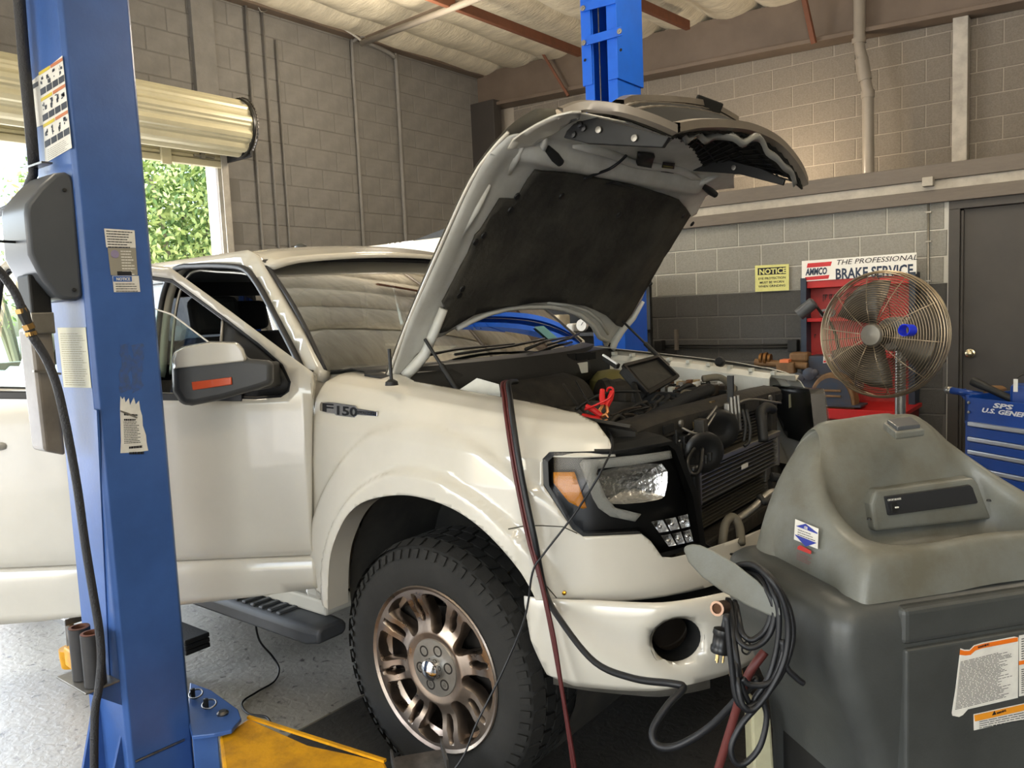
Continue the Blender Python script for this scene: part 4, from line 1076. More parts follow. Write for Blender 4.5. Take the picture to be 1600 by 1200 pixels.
# latch hole, label, bumpers, bolts
def onh(name, px, off, m, t=.008, **k): return sheet(name, [hd(*p) for p in px], lambda u, y: hood(u, y, off), m, hoodp, step=.05, solid=t, **k)
onh('latch_opening', [(995,232),(1021,235),(1014,254),(992,250)], .018, M_black, .014)
lb = onh('hood_label', [(1034,247),(1053,249),(1050,266),(1030,263)], .016, M_ink, .001)
M_gold = mat('gold print', '#8f8430', .5)
for t_ in (.25, .5, .75): onh('print_line', [(lerp(1035, 1031, t_), lerp(249, 262, t_)), (lerp(1050, 1047, t_), lerp(251, 264, t_)), (lerp(1050, 1047, t_)-.3, lerp(252.3, 265.3, t_)), (lerp(1035, 1031, t_)-.3, lerp(250.3, 263.3, t_))], .0175, M_gold, .0005)
for p, d in (((853,228),(866,238)), ((1097,288),(1110,292))):
    u, y = hd(*p); a = hood(u, y, .01); b = hood(hd(*d)[0], hd(*d)[1], .045)
    mb = MB(); mb.tube([a, a.lerp(b, .6), b], [.012, .017, .014], 12); mb.build('rubber_stop', M_black, hoodp, smooth='auto')
mb = MB(); mb.tube(spline([hood(*hd(*p), .035) for p in [(904,268),(925,260),(945,252),(962,240),(974,229)]], 5), .006, 6); mb.build('washer_hose', M_cable, hoodp, smooth=True)
mb = MB(); mb.tube(spline([hood(*hd(*p), .035) for p in [(940,277),(952,274),(965,279),(983,283)]], 5), .005, 6); mb.build('washer_hose', M_cable, hoodp, smooth=True)
for u, a_, b_ in ((1.085, -.50, .62), (1.165, -.42, .60)):
    mb = MB(); mb.tube([hood(u+.012*math.sin(k*.9), lerp(a_, b_, k/12), .006) for k in range(13)], [.006]+[.016]*11+[.006], 10); mb.build('hood_bead', M_hin, hoodp, smooth=True)
for u0, y0, u1, y1 in ((1.10, -.52, 1.20, -.62), (1.0, -.60, 1.14, -.66), (1.10, .62, 1.2, .70), (.95, -.66, .75, -.68)):
    MB().tube([hood(u0, y0, .004), hood((u0+u1)/2, (y0+y1)/2, .006), hood(u1, y1, .004)], [.006, .014, .006], 10).build('hood_bead', M_hin, hoodp, smooth=True)
# hinges
for pxs in ([(686,477),(672,512),(664,530),(657,548),(640,568),(628,580),(630,592)],):
    mb = MB(); mb.tube([hood(*hd(*p), .025) for p in pxs], [.016, .018, .018, .02, .022, .02, .016], 8); mb.build('hinge_arm', M_hin, hoodp, smooth=True)
mb = MB(); mb.tube([hood(*hd(*p), .02) for p in [(1000,468),(985,494),(968,512),(956,530),(952,545)]], [.010, .014, .018, .02, .016], 8); mb.build('hinge_arm', M_hin, hoodp, smooth=True)
# gas struts
for a, b in ((at(664, 530, 'y', -.66), at(716, 613, 'y', -.66)), (at(973, 502, 'y', .7), at(1044, 572, 'y', .7))):
    mb = MB(); m_ = a.lerp(b, .5); mb.tube([a, m_], .006, 8); mb.tube([m_, b], .011, 10); mb.build('gas_strut', M_black, truck, smooth='auto')
# grille carried by the hood
def yp(l): return [at(px, py, 'y', y) for px, py, y in l]
low = spline([tuple(p) for p in yp([(1051,203,-.5),(1085,197,-.32),(1130,197,-.12),(1165,202,.08),(1195,214,.25),(1215,228,.35),(1233,248,.42),(1246,268,.47),(1253,286,.5)])], 4)
nears = spline([tuple(p) for p in yp([(872,179,-.70),(906,168,-.66),(960,172,-.62),(1010,187,-.56),(1050,204,-.5)])], 4)
upp = spline([tuple(p) for p in yp([(962,166,-.42),(985,158,-.3),(1060,161,-.02),(1105,170,.2),(1143,190,.44)])], 4)
gri = thing  # grille is a part of the hood
g1 = MB(); 
def band(mb, pts, w, d):
    rows = []
    for p in pts:
        p = Vector(p); rows.append([p+Vector(q) for q in ((0, 0, -w/2), (d*.62, 0, -w/2+d*.2), (d*.62, 0, w/2), (0, 0, w/2+.006), (-d*.3, 0, w/2), (0, 0, -w/2))])
    mb.grid(rows)
band(g1, nears, .030, .03); band(g1, low, .034, .04)
grille = g1.build('grille_surround', M_grl, hoodp, smooth='auto')
g2 = MB(); band(g2, upp, .03, .05); g2.build('grille_upper_rim', M_grl, grille, smooth='auto')
# honeycomb panel between upper rim and lower rim
n = 33; U_ = [Vector(upp[int(i*(len(upp)-1)/(n-1))])+Vector((0, 0, -.015)) for i in range(n)]; L2 = [Vector(low[int(i*(len(low)-1)/(n-1))])+Vector((0, 0, -.01)) for i in range(n)]
M_mesh = mat('grille mesh black', '#23221f', .9, spec=.15)
mb = MB()
for j in range(13):
    t = j/12; pts = [U_[i].lerp(L2[i], t)+Vector((0, 0, -.012+ (.006 if (i+j) % 2 else -.002))) for i in range(n)]
    mb.tube(pts, .0045, 4, cap=False)
for i in range(0, n, 1):
    mb.tube([U_[i].lerp(L2[i], t)+Vector((0, 0, -.012)) for t in (0, .5, 1)], .004, 4, cap=False)
o = mb.build('grille_mesh', M_mesh, grille); o['kind'] = 'stuff'
mb = MB(); mb.grid([[U_[i].lerp(L2[i], t)+Vector((.012, 0, .02)) for i in range(n)] for t in (0, .33, .66, 1)]); mb.build('mesh_backing', M_mesh, grille, smooth=True)
for t in (.18, .36):
    mb = MB(); band(mb, [U_[i].lerp(L2[i], t)+Vector((-.02, 0, .02)) for i in range(n)], .016, .04); mb.build('grille_bar', M_grl, grille, smooth='auto')
mb = MB(); mb.bar(U_[20]+Vector((0, 0, .02)), L2[20].lerp(U_[20], .7)+Vector((0, 0, .03)), .07, .02, up=(0, 1, 0)); mb.build('grille_emblem_seat', M_mesh, grille, bevel=.006)
# dark honeycomb skirt closing the space between hood nose and lower rim
rows = []
for i in range(n):
    e_ = [(1048,206),(1070,220),(1085,232),(1092,246),(1099,258),(1122,263),(1147,268)]; q_f = i/(n-1)*5.999; e0, e1 = e_[int(q_f)], e_[int(q_f)+1]; fr_ = q_f-int(q_f); a = hood(*hd(lerp(e0[0], e1[0], fr_), lerp(e0[1], e1[1], fr_)), .004); rows.append([a.lerp(L2[i]+Vector((0, 0, .012)), t)+Vector((0, 0, .022*math.sin(PI*t)-.004*((i+int(t*12)) % 2))) for t in [k/12 for k in range(13)]])
MB().grid(rows).build('grille_skirt', M_mesh, grille)
mb = MB()
for r in rows[::2]: mb.tube([p-Vector((0, 0, .006)) for p in r[::3]], .0035, 4)
for k in (2, 4, 6, 8, 10): mb.tube([r[k]-Vector((0, 0, .006)) for r in rows[::2]], .0035, 4)
o = mb.build('skirt_lattice', M_black, grille); o['kind'] = 'stuff'
# black support arms
def plate(name, px, y, m, parent, t=.02, bevel=.003):
    pts = [at(a, b, 'y', y) for a, b in px]; mb = MB(); n = len(pts)
    mb.prism([(p.x, p.z) for p in pts], y-t/2, y+t/2, lambda u, v, w: Vector((u, w, v))); return mb.build(name, m, parent, bevel=bevel)
ar = plate('grille_arm', [(883,216),(888,205),(912,180),(931,183),(1048,214),(1037,231),(920,225),(907,221)], -.56, M_black, grille)
for p in [(896,210),(912,200),(936,203),(992,216),(906,194)]:
    c = at(p[0], p[1], 'y', -.573); MB().lathe([(.011, 0), (.010, .006), (0, .007)], frame(c, (0, -1, 0)), 14).build('bolt', M_galv if p[0] in (936, 992) else M_black2, ar)
ar = plate('grille_arm', [(1083,267),(1096,231),(1149,253),(1190,263),(1227,281),(1224,290),(1155,272)], .47, M_black, grille)
c = at(1147, 262, 'y', .455); MB().lathe([(.011, 0), (.010, .006), (0, .007)], frame(c, (0, -1, 0)), 14).build('bolt', M_galv, ar)
rows = []
zz = [(1040,228),(1050,219),(1064,212),(1072,226),(1088,216),(1101,226),(1117,219),(1144,221),(1160,231),(1176,222),(1188,224),(1197,243),(1213,254),(1224,267),(1235,275),(1240,293)]
zp = spline([(a, b, lerp(-.5, .47, k/15)) for k, (a, b) in enumerate(zz)], 3)
for a, b, y in zp:
    p = at(a, b, 'y', y); rows.append([p, p+Vector((.014, 0, .014)), p+Vector((.004, 0, .03))])
MB().grid(rows).build('air_seal', mat('cloudy grey seal', '#8b8b86', .25, alpha=.85), grille, smooth=True, solid=.004)
mb = MB()
for k in range(9):
    y = -.45+.08*k; a = at(935+13*k, 180+5*k, 'y', y); mb.box(tuple(a+Vector((-.03, -.02, -.02))), tuple(a+Vector((.03, .02, .01))))
o = mb.build('latch_hardware', M_mesh, grille); o['kind'] = 'stuff'

# ================================================================ engine bay
eng = MB(); eng.box((-.52, -.78, .55), (-.50, .78, 1.26)); 
eng.build('firewall', M_dirty, truck)
# upper firewall panel with slots
fp = MB(); rows = []
for k in range(17):
    y = -.80+1.62*k/16; b_ = .07*(1-(y/.8)**2); rows.append([(-.42+b_, y, 1.325), (-.34+b_, y, 1.315), (-.32+b_, y, 1.29), (-.31+b_, y, 1.21), (-.35+b_, y, 1.14), (-.36+b_, y, 1.0)])
fwp = fp.grid(rows).build('firewall_panel', M_black, truck, smooth='auto', solid=.008)
for k, (px, py) in enumerate([(830,571),(852,563),(868,562),(892,558),(905,557),(916,556),(924,556)]):
    p = at(px, py, 'x', -.235); MB().box((p.x-.003, p.y-.03, p.z-.016), (p.x+.006, p.y+.03, p.z+.016)).build('panel_slot', M_dark, fwp)
for px, py, w, h in ((853, 564, .03, .03), (908, 575, .10, .05), (955, 577, .03, .06)):
    p = at(px, py, 'x', -.23); MB().box((p.x, p.y-w/2, p.z-h/2), (p.x+.006, p.y+w/2, p.z+h/2)).build('white_insert', M_whitein, fwp, bevel=.004)
# inner fenders white edges
for sg in (-1, 1):
    mb = MB(); mb.grid([[(x, sg*.735, interp([(-.5, 1.30), (0, 1.255), (.6, 1.19)], x)), (x, sg*.70, interp([(-.5, 1.28), (0, 1.235), (.6, 1.17)], x)), (x, sg*.69, 1.10 if sg > 0 else .95)] for x in (-.5, -.2, .1, .4, (.50 if sg > 0 else .62))])
    mb.build('fender_apron', M_whitein if sg > 0 else M_dirty, truck, solid=.01)
mb = MB(); mb.grid([[(x, -.92 if False else s_*.79, z) for s_, z in ((1, interp([(-.5, 1.315), (0, 1.27), (.6, 1.19)], x)), (.95, interp([(-.5, 1.30), (0, 1.255), (.6, 1.175)], x)), (.93, 1.2))] for x in (-.5, -.2, .1, .4, .6)]); mb.build('far_fender_flange', M_white, truck, solid=.008)
for k in range(9):
    x = -.3+.1*k; MB().box((x, .715, interp([(-.5, 1.30), (0, 1.255), (.6, 1.185)], x)), (x+.018, .745, interp([(-.5, 1.315), (0, 1.27), (.6, 1.2)], x))).build('flange_clip', M_whitein, truck)
c = at(1127, 567, 'z', 1.25); MB().lathe([(.02, 0), (.024, .02), (.018, .03), (0, .03)], frame(c, (0, -1, .4)), 12).build('side_stop', M_black, truck, smooth='auto')
# floor of the bay
MB().box((-.5, -.66, .55), (.62, .66, .62)).build('bay_floor', M_dark, truck)
# engine cover and intake
mb = MB(); rows = []
for i in range(13):
    x = -.30+.78*i/12; r = []
    for j in range(13):
        y = -.34+.72*j/12; r.append((x, y, 1.13-.10*abs(y/.36)**3-.06*abs((x-.1)/.4)**4+.012*math.sin(j*2.1)))
    rows.append(r)
MB().grid(rows).build('engine_cover', M_dirty, truck, smooth=True, solid=.06)
rows = []
MB().lathe([(.0, -.36), (.13, -.35), (.15, -.30), (.15, .22), (.13, .28), (0, .30)], frame((-.22, -.1, 1.10), (.15, 1, 0)), 24).build('intake_plenum', M_dirty, truck, smooth='auto')
mb = MB(); mb.tube(spline([(-.12, .30, 1.12), (-.02, .42, 1.10), (.12, .46, 1.06), (.3, .46, 1.04)], 5), [.085+.008*(k % 2) for k in range(16)], 16); mb.build('intake_duct', M_dirty, truck)
MB().box((.10, .32, .85), (.52, .66, 1.10)).build('air_box', M_dirty, truck, bevel=.03)
# fuse box with raised lid
fb = at(1075, 600, 'z', 1.17)
fz = MB().box((fb.x-.16, fb.y-.17, 1.02), (fb.x+.16, fb.y+.17, 1.15)).build('fuse_box', M_black, truck, bevel=.008)
rr = random.Random(3)
cols = [M_galv, M_black, mat('tan fuse', '#a08a63', .5), mat('brown fuse', '#6f4a2a', .5), M_whitein]
for i in range(8):
    for j in range(6):
        x = fb.x-.13+.034*i; y = fb.y-.14+.05*j; h = rr.uniform(.008, .03); MB().box((x, y, 1.148), (x+.022, y+.034, 1.152+h)).build('fuse', rr.choice(cols), fz)
lp = [at(971, 577, 'z', 1.17), at(1043, 622, 'z', 1.13), at(1058, 588, 'z', 1.19), at(1028, 560, 'z', 1.26)]
lidp = [dep(*p) for p in ((973, 574, 3.05), (1010, 617, 2.98), (1057, 590, 3.22), (1026, 560, 3.30))]
lc_ = sum(lidp, Vector())/4
nl = (lidp[1]-lidp[0]).cross(lidp[3]-lidp[0]).normalized()
if nl.dot(CP-lc_) < 0: nl = -nl
mb = MB(); mb.add(lidp+[p-nl*.03 for p in lidp], [(0,1,2,3),(7,6,5,4),(0,4,5,1),(1,5,6,2),(2,6,7,3),(3,7,4,0)]); lid = mb.build('fuse_box_lid', M_black, truck, bevel=.006)
inn = [lc_+(p-lc_)*.78+nl*.004 for p in lidp]; mb = MB(); mb.add(inn, [(0,1,2,3)]); mb.build('lid_panel', mat('lid inside grey', '#3c3b37', .6, var=.3, vscale=30), lid)
for k in range(4):
    a = lidp[k]; b = lidp[(k+1) % 4]; MB().bar(a+nl*.006, b+nl*.006, .014, .016, up=tuple(nl)).build('lid_rim', M_black2, lid)
# light inspection bar beside the lid
a = dep(944, 559, 3.05); b = dep(966, 573, 3.0)
MB().bar(a, b, .022, .02).build('work_light', M_black, truck, bevel=.004); MB().bar(a+Vector((0, -.008, .012)), b+Vector((0, -.008, .012)), .008, .006).build('light_strip', mat('white strip', '#efefef', .3), truck)
# battery, reservoir, boxes near side
MB().box((.12, -.62, .88), (.44, -.36, 1.09)).build('battery', M_black, truck, bevel=.01)
bz = MB().box((.34, -.72, .92), (.60, -.40, 1.145)).build('battery_tray_cover', M_dirty, truck, bevel=.02)
mb = MB(); mb.lathe([(.05, 0), (.052, .02), (.03, .03), (.028, .05), (0, .05)], Matrix.Translation((.38, -.58, 1.14)), 16); mb.build('filler_cap', M_dirty, truck, smooth='auto')
MB().lathe([(0, 0), (.09, 0), (.1, .05), (.1, .2), (.06, .24), (0, .25)], Matrix.Translation((-.2, .53, .98)), 20).build('brake_reservoir', mat('yellowed plastic', '#6b6336', .5), truck, smooth='auto')
# white strut tower brace pieces seen near hinge
pts = [(712,612),(735,597),(745,590),(752,592),(780,600),(782,612),(750,618)]
mb = MB(); v = [dep(px, py, 2.62) for px, py in pts]; mb.add(v+[p+Vector((0, 0.0, -.05)) for p in v], [tuple(range(7)), tuple(range(7, 14))[::-1]]+[(i, (i+1) % 7, 7+(i+1) % 7, 7+i) for i in range(7)]); mb.build('apron_bracket', M_whitein, truck, bevel=.004)
# hoses, harness and clutter on top of the engine
M_hose = [M_black, M_rubber, M_dirty, mat('brown loom', '#2f261d', .7), mat('tan hose', '#5d574a', .6)]
def hose(pts, r, m, name='hose', n=8, parent=None): 
    mb = MB(); mb.tube(spline(pts, 5), r, n); return mb.build(name, m, parent or truck, smooth=True)
D = dep
hose([D(1098,592,3.15), D(1125,590,3.15), D(1145,606,3.05), D(1140,615,3.0)], .014, M_hose[4])
hose([D(1010,655,2.72), D(1040,640,2.78), D(1080,620,2.86), D(1110,608,2.95)], .022, M_hose[1])
hose([D(990,600,3.0), D(1000,630,2.9), D(1015,650,2.8), D(1035,640,2.8)], .012, M_hose[0])
for k in range(26):
    x0 = rr.uniform(950, 1090); y0_ = 650-(x0-950)*.32+rr.uniform(-6, 26); d = 2.62+(x0-950)*.0030+(650-y0_)*.003
    pts = [D(x0+dx, y0_+dy, d+.03*j) for j, (dx, dy) in enumerate(((0, 0), (rr.uniform(5, 18), rr.uniform(-14, 4)), (rr.uniform(20, 36), rr.uniform(-10, 10)), (rr.uniform(30, 50), rr.uniform(-20, 2))))]
    hose(pts, rr.choice((.004, .006, .009)), rr.choice(M_hose), 'wire_loom', 6)
for k in range(16):
    x0 = rr.uniform(960, 1150); y0_ = 655-(x0-950)*.30+rr.uniform(-4, 22); d = 2.66+(x0-950)*.0028; p = D(x0, y0_, d); s = rr.uniform(.012, .032)
    MB().box((p.x-s, p.y-s*.8, p.z-s*.8), (p.x+s, p.y+s*.8, p.z+s*.5)).build('connector', rr.choice(M_hose[:4]), truck, bevel=.004)
hose([D(900,640,2.75), D(925,622,2.8), D(960,612,2.9), D(1000,612,2.95)], .006, M_hose[0]); hose([D(880,600,2.9), D(900,630,2.8), D(915,645,2.75)], .005, M_hose[2])
# radiator support bar, curved, with round holes
RSs = [(.50,-.80,1.10),(.56,-.68,1.155),(.60,-.5,1.18),(.63,-.25,1.185),(.64,0,1.185),(.63,.25,1.18),(.60,.5,1.165),(.55,.66,1.15)]
sp = spline(RSs, 4); rows = []
for p in sp: p = Vector(p); rows.append([p+Vector(q) for q in ((-.13, 0, -.012), (-.06, 0, .006), (-.0, 0, .0), (.015, 0, -.012), (.015, 0, -.06), (.0, 0, -.072))])
rs = MB().grid(rows).build('radiator_support', M_dirty, truck, smooth='auto', solid=.006)
for y in (-.5, -.3, -.02, .22, .45):
    c = min(sp, key=lambda q: abs(q[1]-y)); MB().box((c[0]+.016, y-.035, c[2]-.05), (c[0]+.022, y+.035, c[2]-.022)).build('support_hole', M_dark, rs, bevel=.008)
mb = MB()
for y in (-.44, -.12, .3): c = min(sp, key=lambda q: abs(q[1]-y)); MB().lathe([(.012, 0), (.012, .008), (0, .01)], frame((c[0]+.02, y, c[2]-.03), (1, 0, 0)), 8).build('bolt', M_galv, rs)
for y, w in ((-.47, .05), (.46, .06)):
    MB().box((.56, y-w/2, .68), (.61, y+w/2, 1.12)).build('support_post', M_dirty, truck, bevel=.008)
MB().box((.55, -.5, .66), (.63, .5, .72)).build('lower_support', M_dirty, truck, bevel=.01)
# condenser and coolers with separate fins
M_fin = mat('condenser fin', '#6f6a5e', .45, .7); 
cd = MB().box((.555, -.43, .74), (.575, .43, 1.12)).build('condenser', M_dark, truck)
for k in range(30):
    z = .748+.0126*k; MB().box((.574, -.43, z), (.588, .43, z+.0035)).build('condenser_fin', M_fin, cd)
for y in (-.44, .43): MB().lathe([(0, -.2), (.014, -.2), (.014, .2), (0, .2)], frame((.575, y, .93), (0, 0, 1)), 10).build('header_tube', M_galv, cd, smooth='auto')
z0c, z1c = .875, .99
cl_ = MB().box((.628, -.36, z0c), (.64, .36, z1c)).build('oil_cooler', M_dark, truck)
M_fin2 = mat('cooler tube', '#a59f92', .3, .85)
for k in range(8):
    z = z0c+.004+.0145*k; MB().box((.638, -.36, z), (.654, .36, z+.004)).build('cooler_tube', M_fin2, cl_)
MB().bar((.645, -.38, z1c+.012), (.645, .37, z1c+.012), .035, .02).build('cooler_top', M_fin2, cl_, bevel=.003)
for y in (-.36, .36): MB().box((.63, y-.008, z0c), (.658, y+.008, z1c)).build('cooler_end', M_galv, cl_)
p = at(1165, 728, 'x', .66); MB().box((.656, p.y-.03, p.z-.008), (.6575, p.y+.03, p.z+.008)).build('cooler_label', M_paper, cl_)
# horns
for px, py, x in ((1131, 668, .66), (1106, 703, .68)):
    c = at(px, py, 'x', x); M_ = frame(c-Vector((.03, .01, 0)), (.75, -.66, .0))
    mb = MB(); mb.lathe([(r_*1.25, h_) for r_, h_ in [(0, -.005), (.03, -.004), (.046, .0), (.054, .008), (.054, .02), (.05, .026), (.053, .032), (.053, .05), (.046, .056), (.03, .058), (.02, .05), (0, .052)]], M_, 28); h_ = mb.build('horn', M_black2, truck, smooth='auto')
    MB().bar(c+Vector((-.03, 0, 0)), c+Vector((-.04, 0.0, .09)), .03, .008, up=(1, 0, 0)).build('horn_bracket', mat('brass bracket', '#6b5a3a', .4, .7), h_)
# receiver drier, lines
hose([(.66, -.42, 1.02), (.665, -.42, .9), (.665, -.42, .8)], .02, M_black2, 'receiver_drier', 14)
for z in (.80, .786, .772): MB().lathe([(.022, 0), (.022, .007), (.02, .007)], frame((.665, -.42, z), (0, 0, 1)), 18).build('drier_band', M_chrome, truck)
hose([D(1128,860,2.42), D(1133,820,2.45), D(1145,808,2.47), D(1155,822,2.46), D(1158,850,2.42)], .014, M_hose[4])
hose([D(1152,812,2.5), D(1175,795,2.56), D(1200,772,2.62), D(1212,768,2.64)], .012, M_galv)
hose([D(1186,775,2.6), D(1195,785,2.58), D(1207,776,2.62)], .011, M_black)
hose([D(1205,745,2.7), D(1218,748,2.7), D(1224,760,2.68)], .016, M_hose[1])
hose([D(1193,690,2.72), D(1190,660,2.74), D(1188,645,2.76), D(1197,636,2.8), D(1207,640,2.85)], .018, M_black)
hose([D(1098,700,2.5), D(1093,735,2.46), D(1080,740,2.45), D(1074,720,2.46), D(1085,700,2.48)], .007, M_black2)
hose([D(1098,848,2.36), D(1120,860,2.38), D(1150,866,2.4), D(1180,856,2.45), D(1205,840,2.5)], .004, M_black2, 'wire')
hose([D(1166,640,2.7), D(1172,670,2.68), D(1170,690,2.67), D(1163,697,2.66)], .006, M_black)
hose([D(1160,640,2.7), D(1165,665,2.68), D(1162,690,2.67)], .006, M_black)
hose([D(1060,690,2.5), D(1075,680,2.52), D(1100,660,2.55), D(1120,635,2.6)], .004, M_galv, 'hood_release_cable')
hose([D(1065,668,2.5), D(1085,677,2.5), D(1100,672,2.54), D(1118,645,2.6)], .004, M_galv, 'hood_release_cable')
hose([D(1135,640,2.7), D(1170,624,2.8), D(1220,630,2.9)], .004, M_galv, 'prop_cable')
for k in range(9):
    px = 1070+rr.uniform(-25, 40); py = 690+(1080-px)*.2+rr.uniform(-30, 40); p = D(px, py, 2.52); s = rr.uniform(.01, .022)
    MB().box((p.x-s, p.y-s, p.z-s), (p.x+s, p.y+s, p.z+s*1.4)).build('connector', rr.choice(M_hose[:3]), truck, bevel=.004)
# hood latch
lt = MB(); c = at(1142, 628, 'x', .67)
lt.box((c.x-.01, c.y-.04, c.z-.09), (c.x+.01, c.y+.04, c.z+.0)); lt.build('hood_latch', M_galv, truck, bevel=.004)
for dy in (-.03, 0, .03): MB().tube([c+Vector((.012, dy, .02)), c+Vector((.016, dy, -.04)), c+Vector((.014, dy+.012, -.10))], .006, 6).build('latch_finger', M_galv, truck)
MB().bar(c+Vector((0, 0, 0)), c+Vector((0, 0, .09)), .012, .02).build('latch_post', M_black, truck)
# far side vertical shield and label
MB().box((.52, .50, .62), (.545, .66, 1.12)).build('air_shield', M_black, truck, bevel=.006)
p = at(1236, 626, 'x', .55); MB().box((.548, p.y-.025, p.z-.03), (.5495, p.y+.025, p.z+.03)).build('shield_label', M_label, truck)
MB().box((.56, .38, .80), (.60, .45, .99)).build('shield_post', M_galv, truck, bevel=.004)
for k in range(5): MB().box((.546, .50, .86+.014*k), (.55, .62, .862+.014*k)).build('shield_louvre', M_black2, truck)
mb = MB(); mb.tube([(.70, .66, 1.10), (.74, .655, .98), (.75, .65, .82)], .012, 6); mb.build('far_lamp_edge', M_chrome, truck, smooth=True)
MB().box((.50, -.60, .70), (.55, .60, 1.1)).build('radiator_shroud', M_dark, truck)

mb = MB(); ed = [at(px, py, 'y', .93) for px, py in ((1213,577),(1228,581),(1243,594),(1256,612),(1268,640),(1277,668),(1283,700))]
mb.grid([[p, p+Vector((-.03, -.05, 0)), p+Vector((-.06, -.06, 0))] for p in ed]); mb.build('far_fender_edge', M_white, truck, smooth=True, solid=.006)
mb = MB(); mb.tube([p+Vector((.0, -.03, -.01)) for p in ed[3:]], .007, 6); mb.build('far_chrome_strip', M_chrome, truck, smooth=True)
# ================================================================ near lift post
X0, Y0, Y1, XD = -.60, at(147, 600, 'x', -.60).y, at(256, 600, 'x', -.60).y, -.60-.235
def onX(px, py, off=0): return at(px, py, 'x', X0+off)
def onY(px, py, off=0): return at(px, py, 'y', Y0-off)
M_smoke = mat('motor cover grey', '#4d5054', .35, var=.12, vscale=5); M_resv = mat('smoked oil tank', '#7d756a', .25, var=.5, vscale=5, col2='#46423e')
post = thing('lift_post', 'near blue lift post in the left foreground, carrying stickers and motor box', 'lift post', ((X0+XD)/2, (Y0+Y1)/2, 0))
cs = [(X0, Y0+.012), (X0-.012, Y0), (XD, Y0), (XD, Y0+.012), (X0-.014, Y0+.013), (X0-.014, Y1-.013), (XD, Y1-.012), (XD, Y1), (X0-.012, Y1), (X0, Y1-.012)]
mb = MB(); mb.prism(cs, .012, 4.3, lambda u, v, w: Vector((u, v, w))); mb.build('column', M_blue_haze, post, bevel=.003)
mb = MB(); mb.box((XD+.005, Y0+.03, .02), (X0-.03, Y1-.03, 4.2)); mb.build('carriage_channel', M_blue_haze, post)
MB().box((XD-.12, Y0-.12, 0), (X0+.10, Y1+.10, .018)).build('base_plate', M_blue_haze, post, bevel=.003)
p_ = onX(212, 1190, .004); q_ = onX(288, 1156, .004); MB().tube([p_, q_], .004, 6).build('weld_bead', M_steel, post)
MB().prism([(Y0, .018), (Y0-.11, .018), (Y0-.02, .36), (Y0, .42)], XD+.06, XD+.072, lambda u, v, w: Vector((w, u, v))).build('gusset', M_blue_haze, post)
MB().prism([(Y0, .018), (Y0-.09, .018), (Y0, .30)], X0-.05, X0-.038, lambda u, v, w: Vector((w, u, v))).build('gusset', M_blue_haze, post)
MB().bar(onY(150, 640, .001), onY(170, 1060, .001), .02, .006, up=(0, 1, 0)).build('side_rib', M_blue_haze, post)
# motor cover: outline seen along x, extruded back
cov = [(117,285),(112,272),(103,268),(86,270),(62,292),(42,318),(40,332),(46,398),(66,436),(86,460),(97,469),(121,470),(131,465)]
pts = [onX(px, py, -.015) for px, py in cov]
mb = MB(); mb.prism([(p.y, p.z) for p in pts], X0-.015, X0-.19, lambda u, v, w: Vector((w, u, v))); mc = mb.build('motor_cover', M_smoke, post, smooth='auto', bevel=.012, seg=3)
for p in ((154/3, 0),): pass
for px, py in ((101, 297), (116, 453)): c = onX(px, py, -.012); MB().lathe([(.006, 0), (.005, .003), (0, .004)], frame(c, (1, 0, 0)), 10).build('screw', M_black, mc)
c = onX(80, 440, -.05); pv_ = onX(66, 505, -.05); MB().box((X0-.14, pv_.y-.02, pv_.z-.03), (X0-.06, pv_.y+.035, c.z+.02)).build('pump_block', M_black, post, bevel=.006)
pv = onX(66, 505, -.05); mb = MB(); mb.box((X0-.11, pv.y-.03, pv.z-.03), (X0-.04, pv.y+.03, pv.z+.03)); mb.build('valve_block', M_galv, post, bevel=.004)
mb = MB(); mb.tube([onX(40, 498, -.06), onX(66, 498, -.06)], .011, 10); mb.build('release_lever', M_black, post, smooth=True)
r_ = [onX(x, y, -.06) for x, y in ((48, 512), (82, 512), (104, 712), (70, 705))]
mb = MB(); v = r_+[p+Vector((-.09, 0, 0)) for p in r_]; mb.add(v, [(0,1,2,3),(7,6,5,4),(0,4,5,1),(1,5,6,2),(2,6,7,3),(3,7,4,0)]); rsv = mb.build('oil_reservoir', M_resv, post, bevel=.01, seg=3)
a = onX(52, 580, -.055); b = onX(94, 584, -.055); MB().bar(a, b, .014, .006, up=(0, 0, 1)).build('reservoir_lip', M_galv, rsv)
